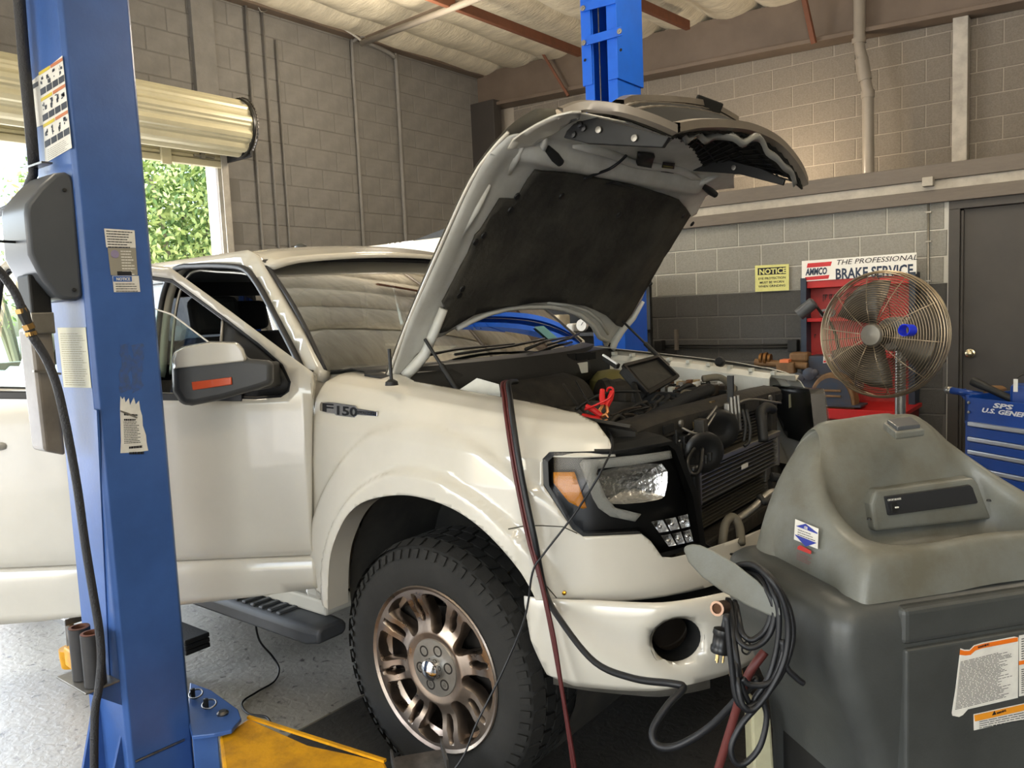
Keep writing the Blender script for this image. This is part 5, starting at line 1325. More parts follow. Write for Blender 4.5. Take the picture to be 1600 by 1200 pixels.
# stickers
def sticker(name, px, plane, off, m, parent=post, t=.0008):
    f = onX if plane == 'x' else onY; pts = [f(a, b, off) for a, b in px]; n = len(pts); d = Vector((t, 0, 0)) if plane == 'x' else Vector((0, -t, 0))
    mb = MB(); mb.add(pts+[p+d for p in pts], [tuple(range(n)), tuple(range(n, 2*n))[::-1]]+[(i, (i+1) % n, n+(i+1) % n, n+i) for i in range(n)]); return mb.build(name, m, parent)
def quadpt(q, u, v):
    a = (lerp(q[0][0], q[1][0], u), lerp(q[0][1], q[1][1], u)); b = (lerp(q[3][0], q[2][0], u), lerp(q[3][1], q[2][1], u)); return (lerp(a[0], b[0], v), lerp(a[1], b[1], v))
def lines(name, q, plane, off, m, parent, n, u0=.06, u1=.94, v0=.1, v1=.95, fill=.42, seed=1, fn=None):
    """rows of small print, each a thin raised bar cut at uneven ends"""
    rr = random.Random(seed); f = fn or (onX if plane == 'x' else onY); mb = MB()
    for k in range(n):
        v = lerp(v0, v1, k/max(1, n-1)); h = (v1-v0)/n*fill; e = rr.uniform(.7, 1)*(u1-u0)+u0; u = u0
        while u < e-.02:
            w = min(e, u+rr.uniform(.03, .14)); mb.add([f(*quadpt(q, u, v), off), f(*quadpt(q, w, v), off), f(*quadpt(q, w, v+h), off), f(*quadpt(q, u, v+h), off)], [(0,1,2,3)]); u = w+.012
    o = mb.build(name, m, parent); o['kind'] = 'stuff'; return o
q1 = [(162.5,357),(210,360),(212,387.5),(166,386.5)]; s1 = sticker('serial_sticker', q1, 'x', .001, M_paper); lines('small_print', q1, 'x', .0022, M_ink, s1, 7, seed=2)
M_tansk = mat('grey tan sticker', '#8f8a7c', .5); q2 = [(168,387),(212,388),(215,430),(173,430)]; s2 = sticker('standards_sticker', q2, 'x', .001, M_tansk); lines('small_print', q2, 'x', .0022, M_paper, s2, 9, u0=.45, seed=3)
c = onX(179.5, 397, .0022); MB().lathe([(.012, 0), (.012, .0006), (0, .0006)], frame(c, (1, 0, 0)), 16).build('round_seal', mat('violet seal', '#8a7f9a', .5), s2)
sticker('barcode_strip', [(183,424),(205,424),(206,430),(183.5,430)], 'x', .002, M_ink, s2)
q3 = [(175.5,431),(216.5,431),(219,456),(178,456.5)]; s3 = sticker('notice_sticker', q3, 'x', .0015, M_paper); M_nblue = mat('notice blue', '#2c5aa0', .5)
sticker('notice_band', [(176.5,431.5),(205.5,431.8),(206,440),(177,440)], 'x', .0025, M_nblue, s3)
Mtx = lambda px, py, off: axes_m(onX(px, py, off), (0, 1, 0), (0, 0, 1), (1, 0, 0))
text('notice_letters', 'NOTICE', Mtx(182, 438.2, .0038), .012, M_paper, s3, width=.040, bold=.0003)
lines('small_print', [(178,442),(216,442),(218,455),(179,455)], 'x', .0027, M_ink, s3, 4, seed=5)
# torn sticker with its glue marks
torn = [(188,708),(189,690),(187.5,640),(188,619),(191,624),(194,620),(196,629),(201,622),(203,633),(209,621),(212,632),(217,626),(219,640),(222,650),(223,665),(228,680),(229,692),(231.5,704),(210,707)]
s4 = sticker('torn_sticker', torn, 'x', .001, M_paper)
q5 = [(191,655),(221,655),(227,692),(192,694)]; lines('small_print', q5, 'x', .0022, M_ink, s4, 13, seed=7)
text('sticker_letters', 'DANGER', Mtx(192, 654, .0022), .016, M_ink, s4, width=.045, bold=.0006) if False else None
lines('bold_print', [(192,645),(221,647),(221,655),(192,655)], 'x', .0022, M_ink, s4, 2, seed=9, fill=.7)
lines('bar_code', [(200,697),(228,694),(228,706),(200,707)], 'x', .0022, M_ink, s4, 2, seed=11, fill=.8)
sticker('curled_edge', [(188,641),(200,645),(215,652),(214,654),(199,648),(188,643)], 'x', .003, M_galv, s4)
M_glue = mat('old glue', '#3f5074', .8, var=.8, vscale=70, col2='#34589c')
rr = random.Random(4)
for k, (x, w) in enumerate(((188, 14), (206, 16))):
    pts = [(x, 615)]
    for j in range(12): pts.append((x+rr.uniform(-3, 3), 610-j*6.4))
    pts += [(x+w, 536)]+[(x+w+rr.uniform(-3, 4), 540+j*6.2) for j in range(12)]
    sticker('glue_residue', pts, 'x', .0005, M_glue, t=.0003)
# pictogram placards on the outer face
for (q, nh, bands) in ((((46,116),(98,87),(112,232),(73,255)), 3, 1),):
    pl_ = sticker('safety_placard', [(46,130),(60,118),(97.5,87),(112.5,231),(71,255),(68,195),(57,199)], 'y', .001, M_paper)
    P4 = [(59,112),(98,87),(112.5,231),(71,255)]
    M_yl = mat('placard yellow', '#c9b43c', .5); M_or = mat('placard orange', '#b9734c', .5); M_dk = mat('placard dark', '#3a3f48', .6)
    def cell(u0, v0, u1, v1, m, off=.0022, nm='placard_cell'): return sticker(nm, [quadpt(P4, u0, v0), quadpt(P4, u1, v0), quadpt(P4, u1, v1), quadpt(P4, u0, v1)], 'y', off, m, pl_, t=.0004)
    for r in range(3):
        v = .015+.285*r
        cell(.03, v, .47, v+.035, M_yl, nm='header_band'); cell(.5, v, .98, v+.035, M_or, nm='header_band')
        for c4 in range(4):
            u = .04+.24*c4; cell(u, v+.185, u+.21, v+.255, M_dk, nm='caption_block')
            mb = MB(); pp = lambda a, b: onY(*quadpt(P4, u+a*.2, v+.05+b*.12), .0024)
            for j in range(5): 
                a, b = rr.uniform(.1, .6), rr.uniform(0, .7); w, h = rr.uniform(.1, .4), rr.uniform(.1, .4); mb.add([pp(a, b), pp(a+w, b), pp(a+w, b+h), pp(a, b+h)], [(0,1,2,3)])
            mb.build('pictogram', M_dk, pl_)
    cell(-.28, .10, -.02, .15, M_dk, nm='caption_block')
    lines('small_print', [quadpt(P4, .05, .86), quadpt(P4, .95, .86), quadpt(P4, .95, .98), quadpt(P4, .05, .98)], 'y', .0022, mat('pale print', '#9a988c', .6), pl_, 6, seed=12)
q6 = [(90,512),(134,511.5),(143,606),(100,605)]; s6 = sticker('instruction_sheet', q6, 'y', .001, M_label); lines('small_print', q6, 'y', .0022, mat('faded print', '#8d8766', .6), s6, 24, seed=14, fill=.3)
# stacking adapters on their bracket
br = [onY(px, py, .0) for px, py in ((130, 1068), (190, 1072))]
zt = onY(165, 1075, .05).z
MB().box((XD+.03, Y0-.10, zt-.006), (X0-.01, Y0, zt)).build('adapter_bracket', M_galv, post, bevel=.002)
MB().prism([(Y0, zt-.006), (Y0-.09, zt-.006), (Y0, zt-.08)], X0-.014, X0-.018, lambda u, v, w: Vector((w, u, v))).build('bracket_gusset', M_blue_haze, post)
M_tubeb = mat('dull black steel tube', '#3b3a3a', .5, .3, var=.2, vscale=14)
for px, py, d in ((150, 1069, 0), (131, 1058, 1)):
    c = at(px, py, 'z', zt+.002)
    top_ = .155
    mb = MB(); mb.lathe([(.021, .0), (.030, .0), (.030, top_), (.0285, top_+.001), (.021, top_+.001), (.021, .02), (.0, .02)], frame(c, (0, 0, 1)), 28, cap=False)
    o = mb.build('stacking_adapter', M_tubeb, smooth='auto'); tag(o, ['short black steel tube adapter in front, standing in post bracket', 'short black steel tube adapter behind, partly hidden in post bracket'][d], 'adapter', None)
    MB().lathe([(.0212, top_-.004), (.0292, top_+.002), (.0205, top_+.003), (.0205, .03)], frame(c, (0, 0, 1)), 28, cap=False).build('rusty_rim', M_rust, o, smooth='auto')
# hydraulic hoses
M_hosef = mat('hydraulic hose', '#2b2b2d', .55, bump=.4, bscale=200)
h1 = thing('hydraulic_hose', 'thick black hydraulic hose rising along outer face of near lift post', 'hose', tuple(onY(30, 100, .03)))
mb = MB(); mb.tube([onY(x, y, .03) for x, y in ((24, -120), (30, 0), (38, 100), (48, 200), (53, 262))], .016, 10); mb.build('hose', M_hosef, h1, smooth=True)
mb = MB(); mb.tube([onY(x, y, .035) for x, y in ((52, 258), (52, 272), (42, 296), (15, 325), (-30, 345))], .013, 10); mb.build('branch_hose', M_hosef, h1, smooth=True)
mb = MB(); mb.box(tuple(onY(45, 266, .02)), tuple(onY(66, 266, .05)+Vector((0.0, 0, .02)))); mb.build('hose_clamp', M_steel, h1)
h2 = thing('pressure_hose', 'black pressure hose with brass fittings running down near lift post', 'hose', tuple(onY(120, 800, .04)))
pp = [(-30,395),(0,425),(22,455),(35,485)]
mb = MB(); mb.tube(spline([tuple(onX(x, y, .02)) for x, y in pp], 5), .011, 10); mb.build('upper_hose', M_hosef, h2, smooth=True)
f1 = [onX(x, y, .02) for x, y in ((32,478),(37,490),(44,508),(50,525))]
MB().tube(f1, [.013, .016, .012, .014], 8).build('swivel_fitting', M_black, h2, smooth='auto')
for px, py, px2, py2 in ((32.5, 482, 35, 489), (43, 506, 47, 514), (48, 518, 50, 524)): MB().tube([onX(px, py, .02), onX(px2, py2, .02)], .0155, 6).build('brass_nut', mat('fitting brass', '#b08d57', .35, .9), h2)
mb = MB(); mb.tube(spline([tuple(onX(*p, .02)) for p in ((50,525),(72,560),(88,600),(100,650),(110,700),(122,770),(133,850),(146,930),(155,985),(158,1030),(154,1078),(148,1120),(147,1250))], 5), .0115, 10); mb.build('lower_hose', M_hosef, h2, smooth=True)
mb = MB(); mb.tube([onX(x, y, -.1) for x, y in ((-30, 376), (0, 377), (40, 379))], .004, 6); mb.build('power_cord', M_cable, post, smooth=True)

# ---- carriage, front arm and pad of the near post
zt_ = .235
A = [at(px, py, 'z', zt_) for px, py in ((343, 1150), (388, 1122), (480, 1163), (560, 1180), (602, 1191))]
B_ = [at(px, py, 'z', zt_) for px, py in ((352, 1215), (420, 1225), (500, 1235), (585, 1245), (622, 1240))]
mb = MB(); n = 5; v = A+B_+[p-Vector((0, 0, .10)) for p in A]+[p-Vector((0, 0, .10)) for p in B_]
f = []
for i in range(4): f += [(i, i+1, n+i+1, n+i), (2*n+i, 3*n+i, 3*n+i+1, 2*n+i+1), (i, 2*n+i, 2*n+i+1, i+1), (n+i, n+i+1, 3*n+i+1, 3*n+i)]
f += [(0, n, 3*n, 2*n), (n-1, 3*n-1, 4*n-1, 2*n-1)]
mb.add(v, f); arm = mb.build('swing_arm', M_yellow, post, bevel=.008)
zp_ = .26
cor = [at(px, py, 'z', zp_) for px, py in ((297,1066),(330,1078),(372,1108),(377,1122),(362,1140),(335,1146),(300,1150),(292,1120))]
mb = MB(); mb.prism([(p.x, p.y) for p in cor], zp_-.014, zp_, lambda u, v, w: Vector((u, v, w))); mb.build('carriage_plate', M_blue_haze, arm, bevel=.003)
mb = MB(); mb.prism([(p.x, p.y) for p in [at(px, py, 'z', zp_) for px, py in ((297,1070),(330,1080),(340,1140),(300,1148))]], .07, zp_-.014, lambda u, v, w: Vector((u, v, w))); mb.build('carriage_block', M_blue_haze, arm, bevel=.004)
c = at(348, 1116, 'z', zp_); MB().lathe([(.018, 0), (.019, .006), (.012, .012), (0, .012)], frame(c, (0, 0, 1)), 20).build('pivot_pin', M_steel, arm, smooth='auto')
for px, py in ((327, 1100), (306, 1084)):
    c = at(px, py, 'z', zp_+.02); mb = MB(); mb.tube([c+Vector((.028*math.cos(a), .02*math.sin(a), .006*math.sin(a))) for a in [2*PI*k/20 for k in range(20)]], .003, 6, closed=True); mb.build('lock_ring', M_steel, arm, smooth=True)
    MB().lathe([(.008, -.02), (.008, .012), (0, .014)], frame(c-Vector((.02, 0, 0)), (0, 0, 1)), 10).build('lock_stem', M_black, arm)
MB().bar(A[1]+Vector((0, 0, .004)), A[4]+Vector((0, 0, .004)), .012, .008).build('arm_flange', M_yellow, arm)
zb_ = .20
pd = [at(px, py, 'z', zb_) for px, py in ((612,1188),(618,1182),(690,1170),(698,1192),(700,1205),(620,1225))]
mb = MB(); mb.prism([(p.x, p.y) for p in pd], zb_-.02, zb_, lambda u, v, w: Vector((u, v, w))); mb.build('pad_bracket', M_steel, arm, bevel=.003)
for i, j in ((0, 5), (2, 4)):
    MB().bar(pd[i]+Vector((0, 0, .015)), pd[j]+Vector((0, 0, .015)), .006, .04).build('bracket_ear', M_steel, arm)
# rear arm with pad stack and pin, seen under the open door
g_ = at(112, 1015, 'z', .14)
ra = MB().bar((XD+.0, Y1+.06, .16), (g_.x+.05, g_.y, .14), .10, .08).build('swing_arm', M_yellow, post, bevel=.006)
MB().lathe([(.045, -.05), (.05, 0), (.05, .03), (0, .03)], frame((g_.x, g_.y, .12), (0, 0, 1)), 20).build('arm_tip', M_yellow, ra, smooth='auto')
MB().lathe([(.018, 0), (.018, .11), (.028, .11), (.028, .125), (0, .125)], frame((g_.x, g_.y, .15), (0, 0, 1)), 16).build('screw_pin', M_steel, ra, smooth='auto')
MB().bar((g_.x-.12, g_.y, .285), (g_.x+.06, g_.y, .285), .08, .03).build('frame_cradle', M_steel, ra, bevel=.004)
g2 = at(303, 1003, 'z', .22)
ps = thing('pad_stack', 'stack of dark rubber lift pads showing right of near post', 'lift pads', (g2.x-.03, g2.y, .2))
for k in range(3): MB().box((g2.x-.24, g2.y-.06, .19+.022*k), (g2.x+.04, g2.y+.05, .21+.022*k)).build('pad', M_rubber, ps, bevel=.005)
MB().box((g2.x-.22, g2.y-.05, 0), (g2.x-.16, g2.y+.04, .19)).build('pad_stand', M_black, ps)
# ---- far lift post
fp_ = thing('lift_post', 'far bright blue lift post rising behind the raised hood', 'lift post', (-.95, 2.1, 0))
YF, XF = 1.90, -.90
def FY(px, py, off=0): return at(px, py, 'y', YF-off)
xl = FY(908, 60).x; xr = FY(964, 60).x; yb = at(1004, 60, 'x', xr).y
zs = FY(940, 128).z
def chan(name, x0, x1, y0, y1, z0, z1, t, m, fl):
    mb = MB(); mb.prism([(x0, y0), (x0+fl, y0), (x0+fl, y0+t), (x0+t, y0+t), (x0+t, y1-t), (x1-t, y1-t), (x1-t, y0+t), (x1-fl, y0+t), (x1-fl, y0), (x1, y0), (x1, y1), (x0, y1)], z0, z1, lambda u, v, w: Vector((u, v, w))); return mb.build(name, m, fp_, bevel=.003)
chan('column', xl+.012, xr-.012, YF+.012, yb-.02, .012, 4.2, .01, M_blue2, .07)
chan('column_extension', xl, xr, YF, yb, zs, 4.25, .01, M_blue2, .075)
MB().box((xl-.1, YF-.1, 0), (xr+.1, yb+.1, .015)).build('base_plate', M_blue2, fp_)
for px in (936, 955):
    c = FY(px, 60, -.05); MB().tube([(c.x, YF+.05, .3), (c.x, YF+.05, 4.1)], .005, 6).build('lift_cable', M_galv, fp_, smooth=True)
for (a, b) in (((908, 12), (962, -2)), ((917, 64), (972, 48))):
    p, q = FY(*a, .012), FY(*b, .012); MB().bar(p, q, .012, .055).build('cross_bar', M_blue2, fp_, bevel=.002)
for px, py in ((911, 13), (912, 67), (968, 49)):
    c = FY(px, py, .02); MB().lathe([(.018, 0), (.017, .006), (.008, .007), (.008, .012), (0, .012)], frame(c, (0, -1, 0)), 14).build('bolt', M_galv, fp_, smooth='auto')
for px, py in ((914, 94), (970, 78)):
    c = FY(px, py, .0035); MB().lathe([(.010, 0), (0, .0005)], frame(c, (0, -1, 0)), 12).build('bolt_hole', M_dark, fp_)
MB().box((xl+.1, YF+.04, .6), (xr-.1, yb-.05, 1.35)).build('carriage', M_dark, fp_)
# ---- cables on the floor and over the fender
def cab(name, pts, r, m, label, cat='cable', n=8, group=None, sub=6):
    mb = MB(); mb.tube(spline([tuple(p) for p in pts], sub), r, n); return tag(mb.build(name, m, smooth=True), label, cat, group)
fy = lambda px, py, y=-1.012: at(px, py, 'y', y)
M_dred = mat('dark red cable', '#4a1716', .45)
def ovr(dx, ez):
    o = [tuple(dep(800+dx, 596, 2.72)), tuple(at(788+dx, 603, 'y', -.79)+Vector((0, 0, .008)))]
    for px, py, y in ((790, 622, -.895), (794, 655, -.965), (803, 715, -1.0), (814, 775, -1.008), (829, 845, -1.012)): o.append(tuple(at(px+dx, py, 'y', y)))
    return o
cab('red_clamp_cable', ovr(-3, 0)+[tuple(fy(845, 910)), tuple(fy(862, 990)), tuple(fy(878, 1080)), tuple(fy(893, 1180)), tuple(fy(898, 1230))], .0055, M_dred, 'dark red cable hanging over the fender down past the tyre')
cab('dark_clamp_cable', ovr(2, 0)+[tuple(fy(848, 915)), tuple(fy(866, 995)), tuple(fy(880, 1085)), tuple(fy(896, 1180)), tuple(fy(903, 1230))], .0045, M_dred, 'second dark cable hanging beside the red one over fender')
cab('grey_power_cable', ovr(7, 0)+[tuple(dep(852, 925, 2.2)), tuple(dep(880, 975, 2.1)), tuple(dep(930, 1035, 1.98)), tuple(dep(990, 1060, 1.88)), tuple(dep(1050, 1068, 1.8)), tuple(dep(1068, 1075, 1.78)), tuple(dep(1045, 1100, 1.76)), tuple(dep(1020, 1140, 1.74)), tuple(dep(1028, 1165, 1.72)), tuple(dep(1060, 1165, 1.70)), tuple(dep(1110, 1135, 1.66)), tuple(dep(1160, 1085, 1.6)), tuple(dep(1185, 1060, 1.57))], .0085, M_cable, 'long grey black cable from the fender looping to the machine')
cab('probe_wire', [tuple(dep(900, 596, 2.9)), tuple(dep(915, 622, 2.75)), tuple(dep(938, 655, 2.5)), tuple(dep(957, 690, 2.17)), tuple(dep(940, 735, 2.06)), tuple(dep(900, 800, 2.10)), tuple(dep(850, 865, 2.14)), tuple(dep(832, 895, 2.15)), tuple(dep(820, 965, 2.18)), tuple(dep(785, 1050, 2.2)), tuple(dep(745, 1130, 2.2)), tuple(dep(725, 1180, 2.2)), tuple(dep(700, 1215, 2.2))], .003, M_cable, 'thin black probe wire from engine across the headlight past the wheel')
cab('floor_wire', [tuple(at(405, 935, 'z', .40)), tuple(at(399, 965, 'z', .30)), tuple(at(405, 1000, 'z', .18)), tuple(at(425, 1025, 'z', .07)), tuple(at(436, 1045, 'z', .02)), tuple(at(428, 1065, 'z', .006)), tuple(at(400, 1082, 'z', .006)), tuple(at(378, 1098, 'z', .006)), tuple(at(388, 1115, 'z', .006)), tuple(at(415, 1120, 'z', .006)), tuple(at(424, 1132, 'z', .006))], .0045, M_cable, 'thin black wire drooping from the step to the concrete floor')
# red clamps on the fender edge
def clamp(label, a, b, j, opened=.2):
    """two handle shells from a to b with copper jaws towards j"""
    a, b, j = Vector(a), Vector(b), Vector(j); t = thing('alligator_clamp', label, 'clamp', tuple(b)); d = (b-a).normalized(); s = d.cross(CP-b).normalized()
    for sg in (-1, 1): 
        mb = MB(); mb.tube([a+s*sg*.016, a.lerp(b, .5)+s*sg*.013, b+s*sg*.006], [.008, .010, .009], 8); mb.build('handle', M_redcl, t, smooth='auto')
        mb = MB(); mb.tube([b+s*sg*.006, b.lerp(j, .5)+s*sg*.013, j+s*sg*.003], [.006, .006, .003], 6); mb.build('jaw', M_copper, t, smooth='auto')
    return t
M_redcl = mat('red vinyl', '#c4201f', .35); M_copper = mat('copper jaw', '#c98a5a', .35, .9)
clamp('red alligator clamp standing upright in the engine bay', dep(949, 610, 2.52), dep(945, 634, 2.5), dep(941, 652, 2.48))
t = clamp('red clamp lying along the fender edge beside upright clamp', dep(913, 642, 2.50), dep(939, 653, 2.47), dep(950, 654, 2.46))
cab('red_lead', [tuple(dep(914, 640, 2.49)), tuple(dep(935, 631, 2.46)), tuple(dep(952, 622, 2.45)), tuple(dep(958, 611, 2.46)), tuple(dep(956, 606, 2.48)), tuple(dep(951, 606, 2.5)), tuple(dep(948, 611, 2.51))], .0035, M_redcl, 'short red lead looping between the two clamps', 'lead')
# ================================================================ grey service machine
M0 = dep(1310, 965, 1.45); ma = Vector((.62, .785, 0)).normalized(); mbv = Vector((-ma.y, ma.x, 0))
MM = axes_m((M0.x, M0.y, 0), ma, mbv, (0, 0, 1))
def ml(u, w, z): return MM @ Vector((u, w, z))
def onu(px, py, w):
    r = ray(px, py); t = (Vector((M0.x, M0.y, 0))+mbv*w-CP).dot(mbv)/r.dot(mbv); p = CP+r*t; return (p-Vector((M0.x, M0.y, 0))).dot(ma), p.z
M_mach = mat('grey moulded plastic', '#6f716b', .36, var=.75, vscale=5, col2='#55503f', bump=.06, bscale=220, rvar=.25)
M_mach2 = mat('darker cabinet plastic', '#454745', .42, var=.3, vscale=5, bump=.05, bscale=220)
mach = thing('service_machine', 'grey moulded shop service machine with tray top in right foreground', 'machine', tuple(ml(.4, .2, 0)))
WU, WD = .75, .44
def rr_ring(u0, u1, w0, w1, r, z, n=5):
    o = []
    for cu, cw, a0 in ((u1-r, w0+r, -90), (u1-r, w1-r, 0), (u0+r, w1-r, 90), (u0+r, w0+r, 180)):
        for k in range(n+1): a = math.radians(a0+90*k/n); o.append(ml(cu+r*math.cos(a), cw+r*math.sin(a), z))
    return o
rings = [(.12, .02, .38, .10), (.5, .02, .38, .10), (.62, .012, .385, .088), (.72, .006, .39, .05), (.80, .0, .395, .015), (.86, 0, .40, 0), (.905, 0, .40, 0), (.925, .003, .40, .003), (.942, .01, .395, .01), (.953, .024, .385, .024), (.957, .045, .37, .045)]
mb = MB(); rs = [rr_ring(u0, WU-max(0, u0-.0)*.5, w0, w1+.04, .05, z) for z, w0, w1, u0 in rings]; n = len(rs[0])
v = [p for r in rs for p in r]; f = [(i*n+k, i*n+(k+1) % n, (i+1)*n+(k+1) % n, (i+1)*n+k) for i in range(len(rs)-1) for k in range(n)]+[tuple(range(n))[::-1], tuple(range((len(rs)-1)*n, len(rs)*n))]
mb.add(v, f); bodyo = mb.build('cabinet', M_mach2, mach, smooth='auto')
us, zs_ = onu(1408, 1010, 0)
MB().box((us+.003, -.010, .16), (WU-.03, .03, zs_-.004), MM).build('front_door', M_mach2, mach, bevel=.006, seg=3)
MB().box((us+.0, -.006, zs_+.001), (WU-.02, .03, .947), MM).build('front_fascia', M_mach2, mach, bevel=.012, seg=3)
# dome with tray: sections along u
ZB = .953
ridge = [(.022,ZB),(.028,.985),(.034,1.012),(.045,1.036),(.07,1.044),(.10,1.047),(.135,1.052),(.17,1.063),(.224,1.09),(.264,1.12),(.294,1.155),(.312,1.182),(.325,1.207),(.345,1.229),(.372,1.232),(.414,1.18),(.414,1.06),(.41,ZB)]
cav = [(.022,ZB),(.028,.985),(.036,1.015),(.045,1.035),(.062,1.045),(.085,1.03),(.10,.985),(.13,.962),(.23,.962),(.258,1.0),(.268,1.09),(.284,1.15),(.304,1.205),(.325,1.242),(.36,1.258),(.40,1.21),(.42,1.06),(.425,ZB)]
def mix(t): return [(lerp(a[0], b[0], t), lerp(a[1], b[1], t)) for a, b in zip(ridge, cav)]
def side_u(z, base=.10): return base+.22*(z-ZB)+1.0*(z-ZB)**2 if z > ZB else base
S = []
def flat(sec, k): return [(lerp(.21, w, .55+.45*k), ZB+(z-ZB)*k) for w, z in sec]
for k in (0, .25, .5, .75, .93): S.append([(side_u(z, .075)-.012*math.sin(k*PI), w, z) for w, z in flat(ridge, k)])
S.append([(side_u(z, .082), w, z) for w, z in ridge])
for du, t in ((.014, .03), (.04, .26), (.07, .60), (.10, .88), (.13, .99), (.17, 1)): S.append([(.11+du+(.25*(z-ZB)*(1-t)), w, z) for w, z in mix(t)])
for u in (.33, .40): S.append([(u, w, z+.006*math.sin((u-.2)*6)) for w, z in cav])
R = []
for sec_ in S[:12][::-1]: R.append([(WU+.05-u-.42*max(0, z-ZB), w, z) for u, w, z in sec_])
S += R
dome = MB().grid([[ml(*p) for p in sec_] for sec_ in S]).build('moulded_top', M_mach, mach, smooth=True, sub=2)
# display panel standing in the tray
def onw(px, py, w): u, z = onu(px, py, w); return u, z
WP = .235
pnl = [onw(px, py, WP) for px, py in ((1368,832),(1366,790),(1375,768),(1395,766),(1510,750),(1528,748),(1536,757),(1545,790),(1552,812))]
mb = MB(); mb.prism(pnl, WP, WP+.05, lambda u, v, w: ml(u, w+.12*(v-1.0), v)); dp_ = mb.build('display_housing', M_mach, mach, bevel=.008, seg=3)
scr = [onw(px, py, WP) for px, py in ((1389,806),(1386,777),(1519,758.5),(1523,763),(1529,785),(1527,787))]
mb = MB(); mb.prism(scr, WP-.006, WP+.01, lambda u, v, w: ml(u, w+.12*(v-1.0), v)); sc_ = mb.build('display_window', mat('dark display', '#2a2b2d', .2), dp_, bevel=.002)
kk = [onw(px, py, WP) for px, py in ((1391,786),(1401,784),(1402,799),(1392,800.5))]
mb = MB(); mb.prism(kk, WP-.010, WP, lambda u, v, w: ml(u, w+.12*(v-1.0), v)); ks = mb.build('power_switch', M_black, dp_, bevel=.001)
u_, z_ = onw(1396, 791, WP); MB().box((u_-.004, WP-.012, z_-.0015), (u_+.004, WP-.0095, z_+.0015), MM).build('switch_mark', M_paper, ks)
def mt(px, py, w, name, s, size, m, parent, width=None, rot=0, bold=0): 
    u, z = onu(px, py, w); return text(name, s, axes_m(ml(u, w, z), ma, (0, 0, 1), -mbv) @ Matrix.Rotation(rot, 4, 'Z'), size, m, parent, width=width, bold=bold)
mt(1387, 783, WP-.009, 'display_print', 'CIRCUIT BREAKER', .006, M_paper, sc_, width=.034)
for px, py in ((1358, 812), (1545, 783)): u, z = onw(px, py, .2); MB().lathe([(.005, 0), (.004, .004), (0, .004)], frame(ml(u, .2, z), (0, 0, 1)), 8).build('screw', M_black, mach)
# dark square plate on top
tp = [at(px, py, 'z', 1.262) for px, py in ((1386,656.5),(1424,652),(1438,664),(1402,668.5))]
mb = MB(); mb.prism([(p.x, p.y) for p in tp], 1.250, 1.264, lambda u, v, w: Vector((u, v, w))); mb.build('top_plate', M_smoke, mach, bevel=.002)
c_ = sum(tp, Vector())/4; tq = [c_+(p-c_)*1.25 for p in tp]; mb = MB(); mb.prism([(p.x, p.y) for p in tq], 1.240, 1.256, lambda u, v, w: Vector((u, v, w))); mb.build('plate_boss', M_mach, mach, bevel=.004)
# stickers on the side of the dome
def sidepl(px, py, off=0):
    """point on the leaning left wall of the dome"""
    n = Vector((-1, 0, .34)).normalized(); nn = MM.to_3x3() @ n; p0 = ml(.066-off, .2, ZB); r = ray(px, py); t = (p0-CP).dot(nn)/r.dot(nn); return CP+r*t
def sst(name, px, off, m, parent=mach):
    pts = [sidepl(a, b, off) for a, b in px]; n = len(pts); d = (MM.to_3x3() @ Vector((-1, 0, .34)).normalized())*.0008
    mb = MB(); mb.add(pts+[p+d for p in pts], [tuple(range(n)), tuple(range(n, 2*n))[::-1]]+[(i, (i+1) % n, n+(i+1) % n, n+i) for i in range(n)]); return mb.build(name, m, parent)
M_cblue = mat('call blue', '#27348f', .5); M_cred = mat('print red', '#b5302a', .5)
cs_ = sst('call_sticker', [(1243,811),(1279,826),(1278,858),(1241,843)], .012, M_paper)
sst('blue_triangle', [(1244,822),(1259,818.5),(1277,832.5),(1277.5,834.5)], .0135, M_cblue, cs_)
sst('blue_triangle', [(1242.5,835),(1276,848.5),(1259,854),(1243,836.5)], .0135, M_cblue, cs_)
xa = (sidepl(1279, 826)-sidepl(1243, 811)).normalized(); nz_ = (MM.to_3x3() @ Vector((-1, 0, .34))).normalized(); ya = nz_.cross(xa)
if ya.z < 0: ya = -ya
nz_ = xa.cross(ya)
MS = lambda px, py, off: axes_m(sidepl(px, py, off), xa, ya, nz_)
text('sticker_letters', 'CALL', MS(1256, 825.5, .0155), .008, M_paper, cs_, width=.012)
lines('small_print', [(1245,825),(1276,836),(1276,846),(1244,834)], 'x', .0145, M_ink, cs_, 3, seed=21, fn=lambda x, y, o: sidepl(x, y, o), v0=.15)
rs2 = sst('red_logo_print', [(1247,854),(1251,852),(1268,861),(1267,866),(1246,858)], .012, M_cred)
lines('small_print', [(1244,861),(1270,872),(1269,884),(1243,872)], 'x', .0125, mat('grey print', '#7a4a46', .6), mach, 4, seed=22, fn=lambda x, y, o: sidepl(x, y, o))
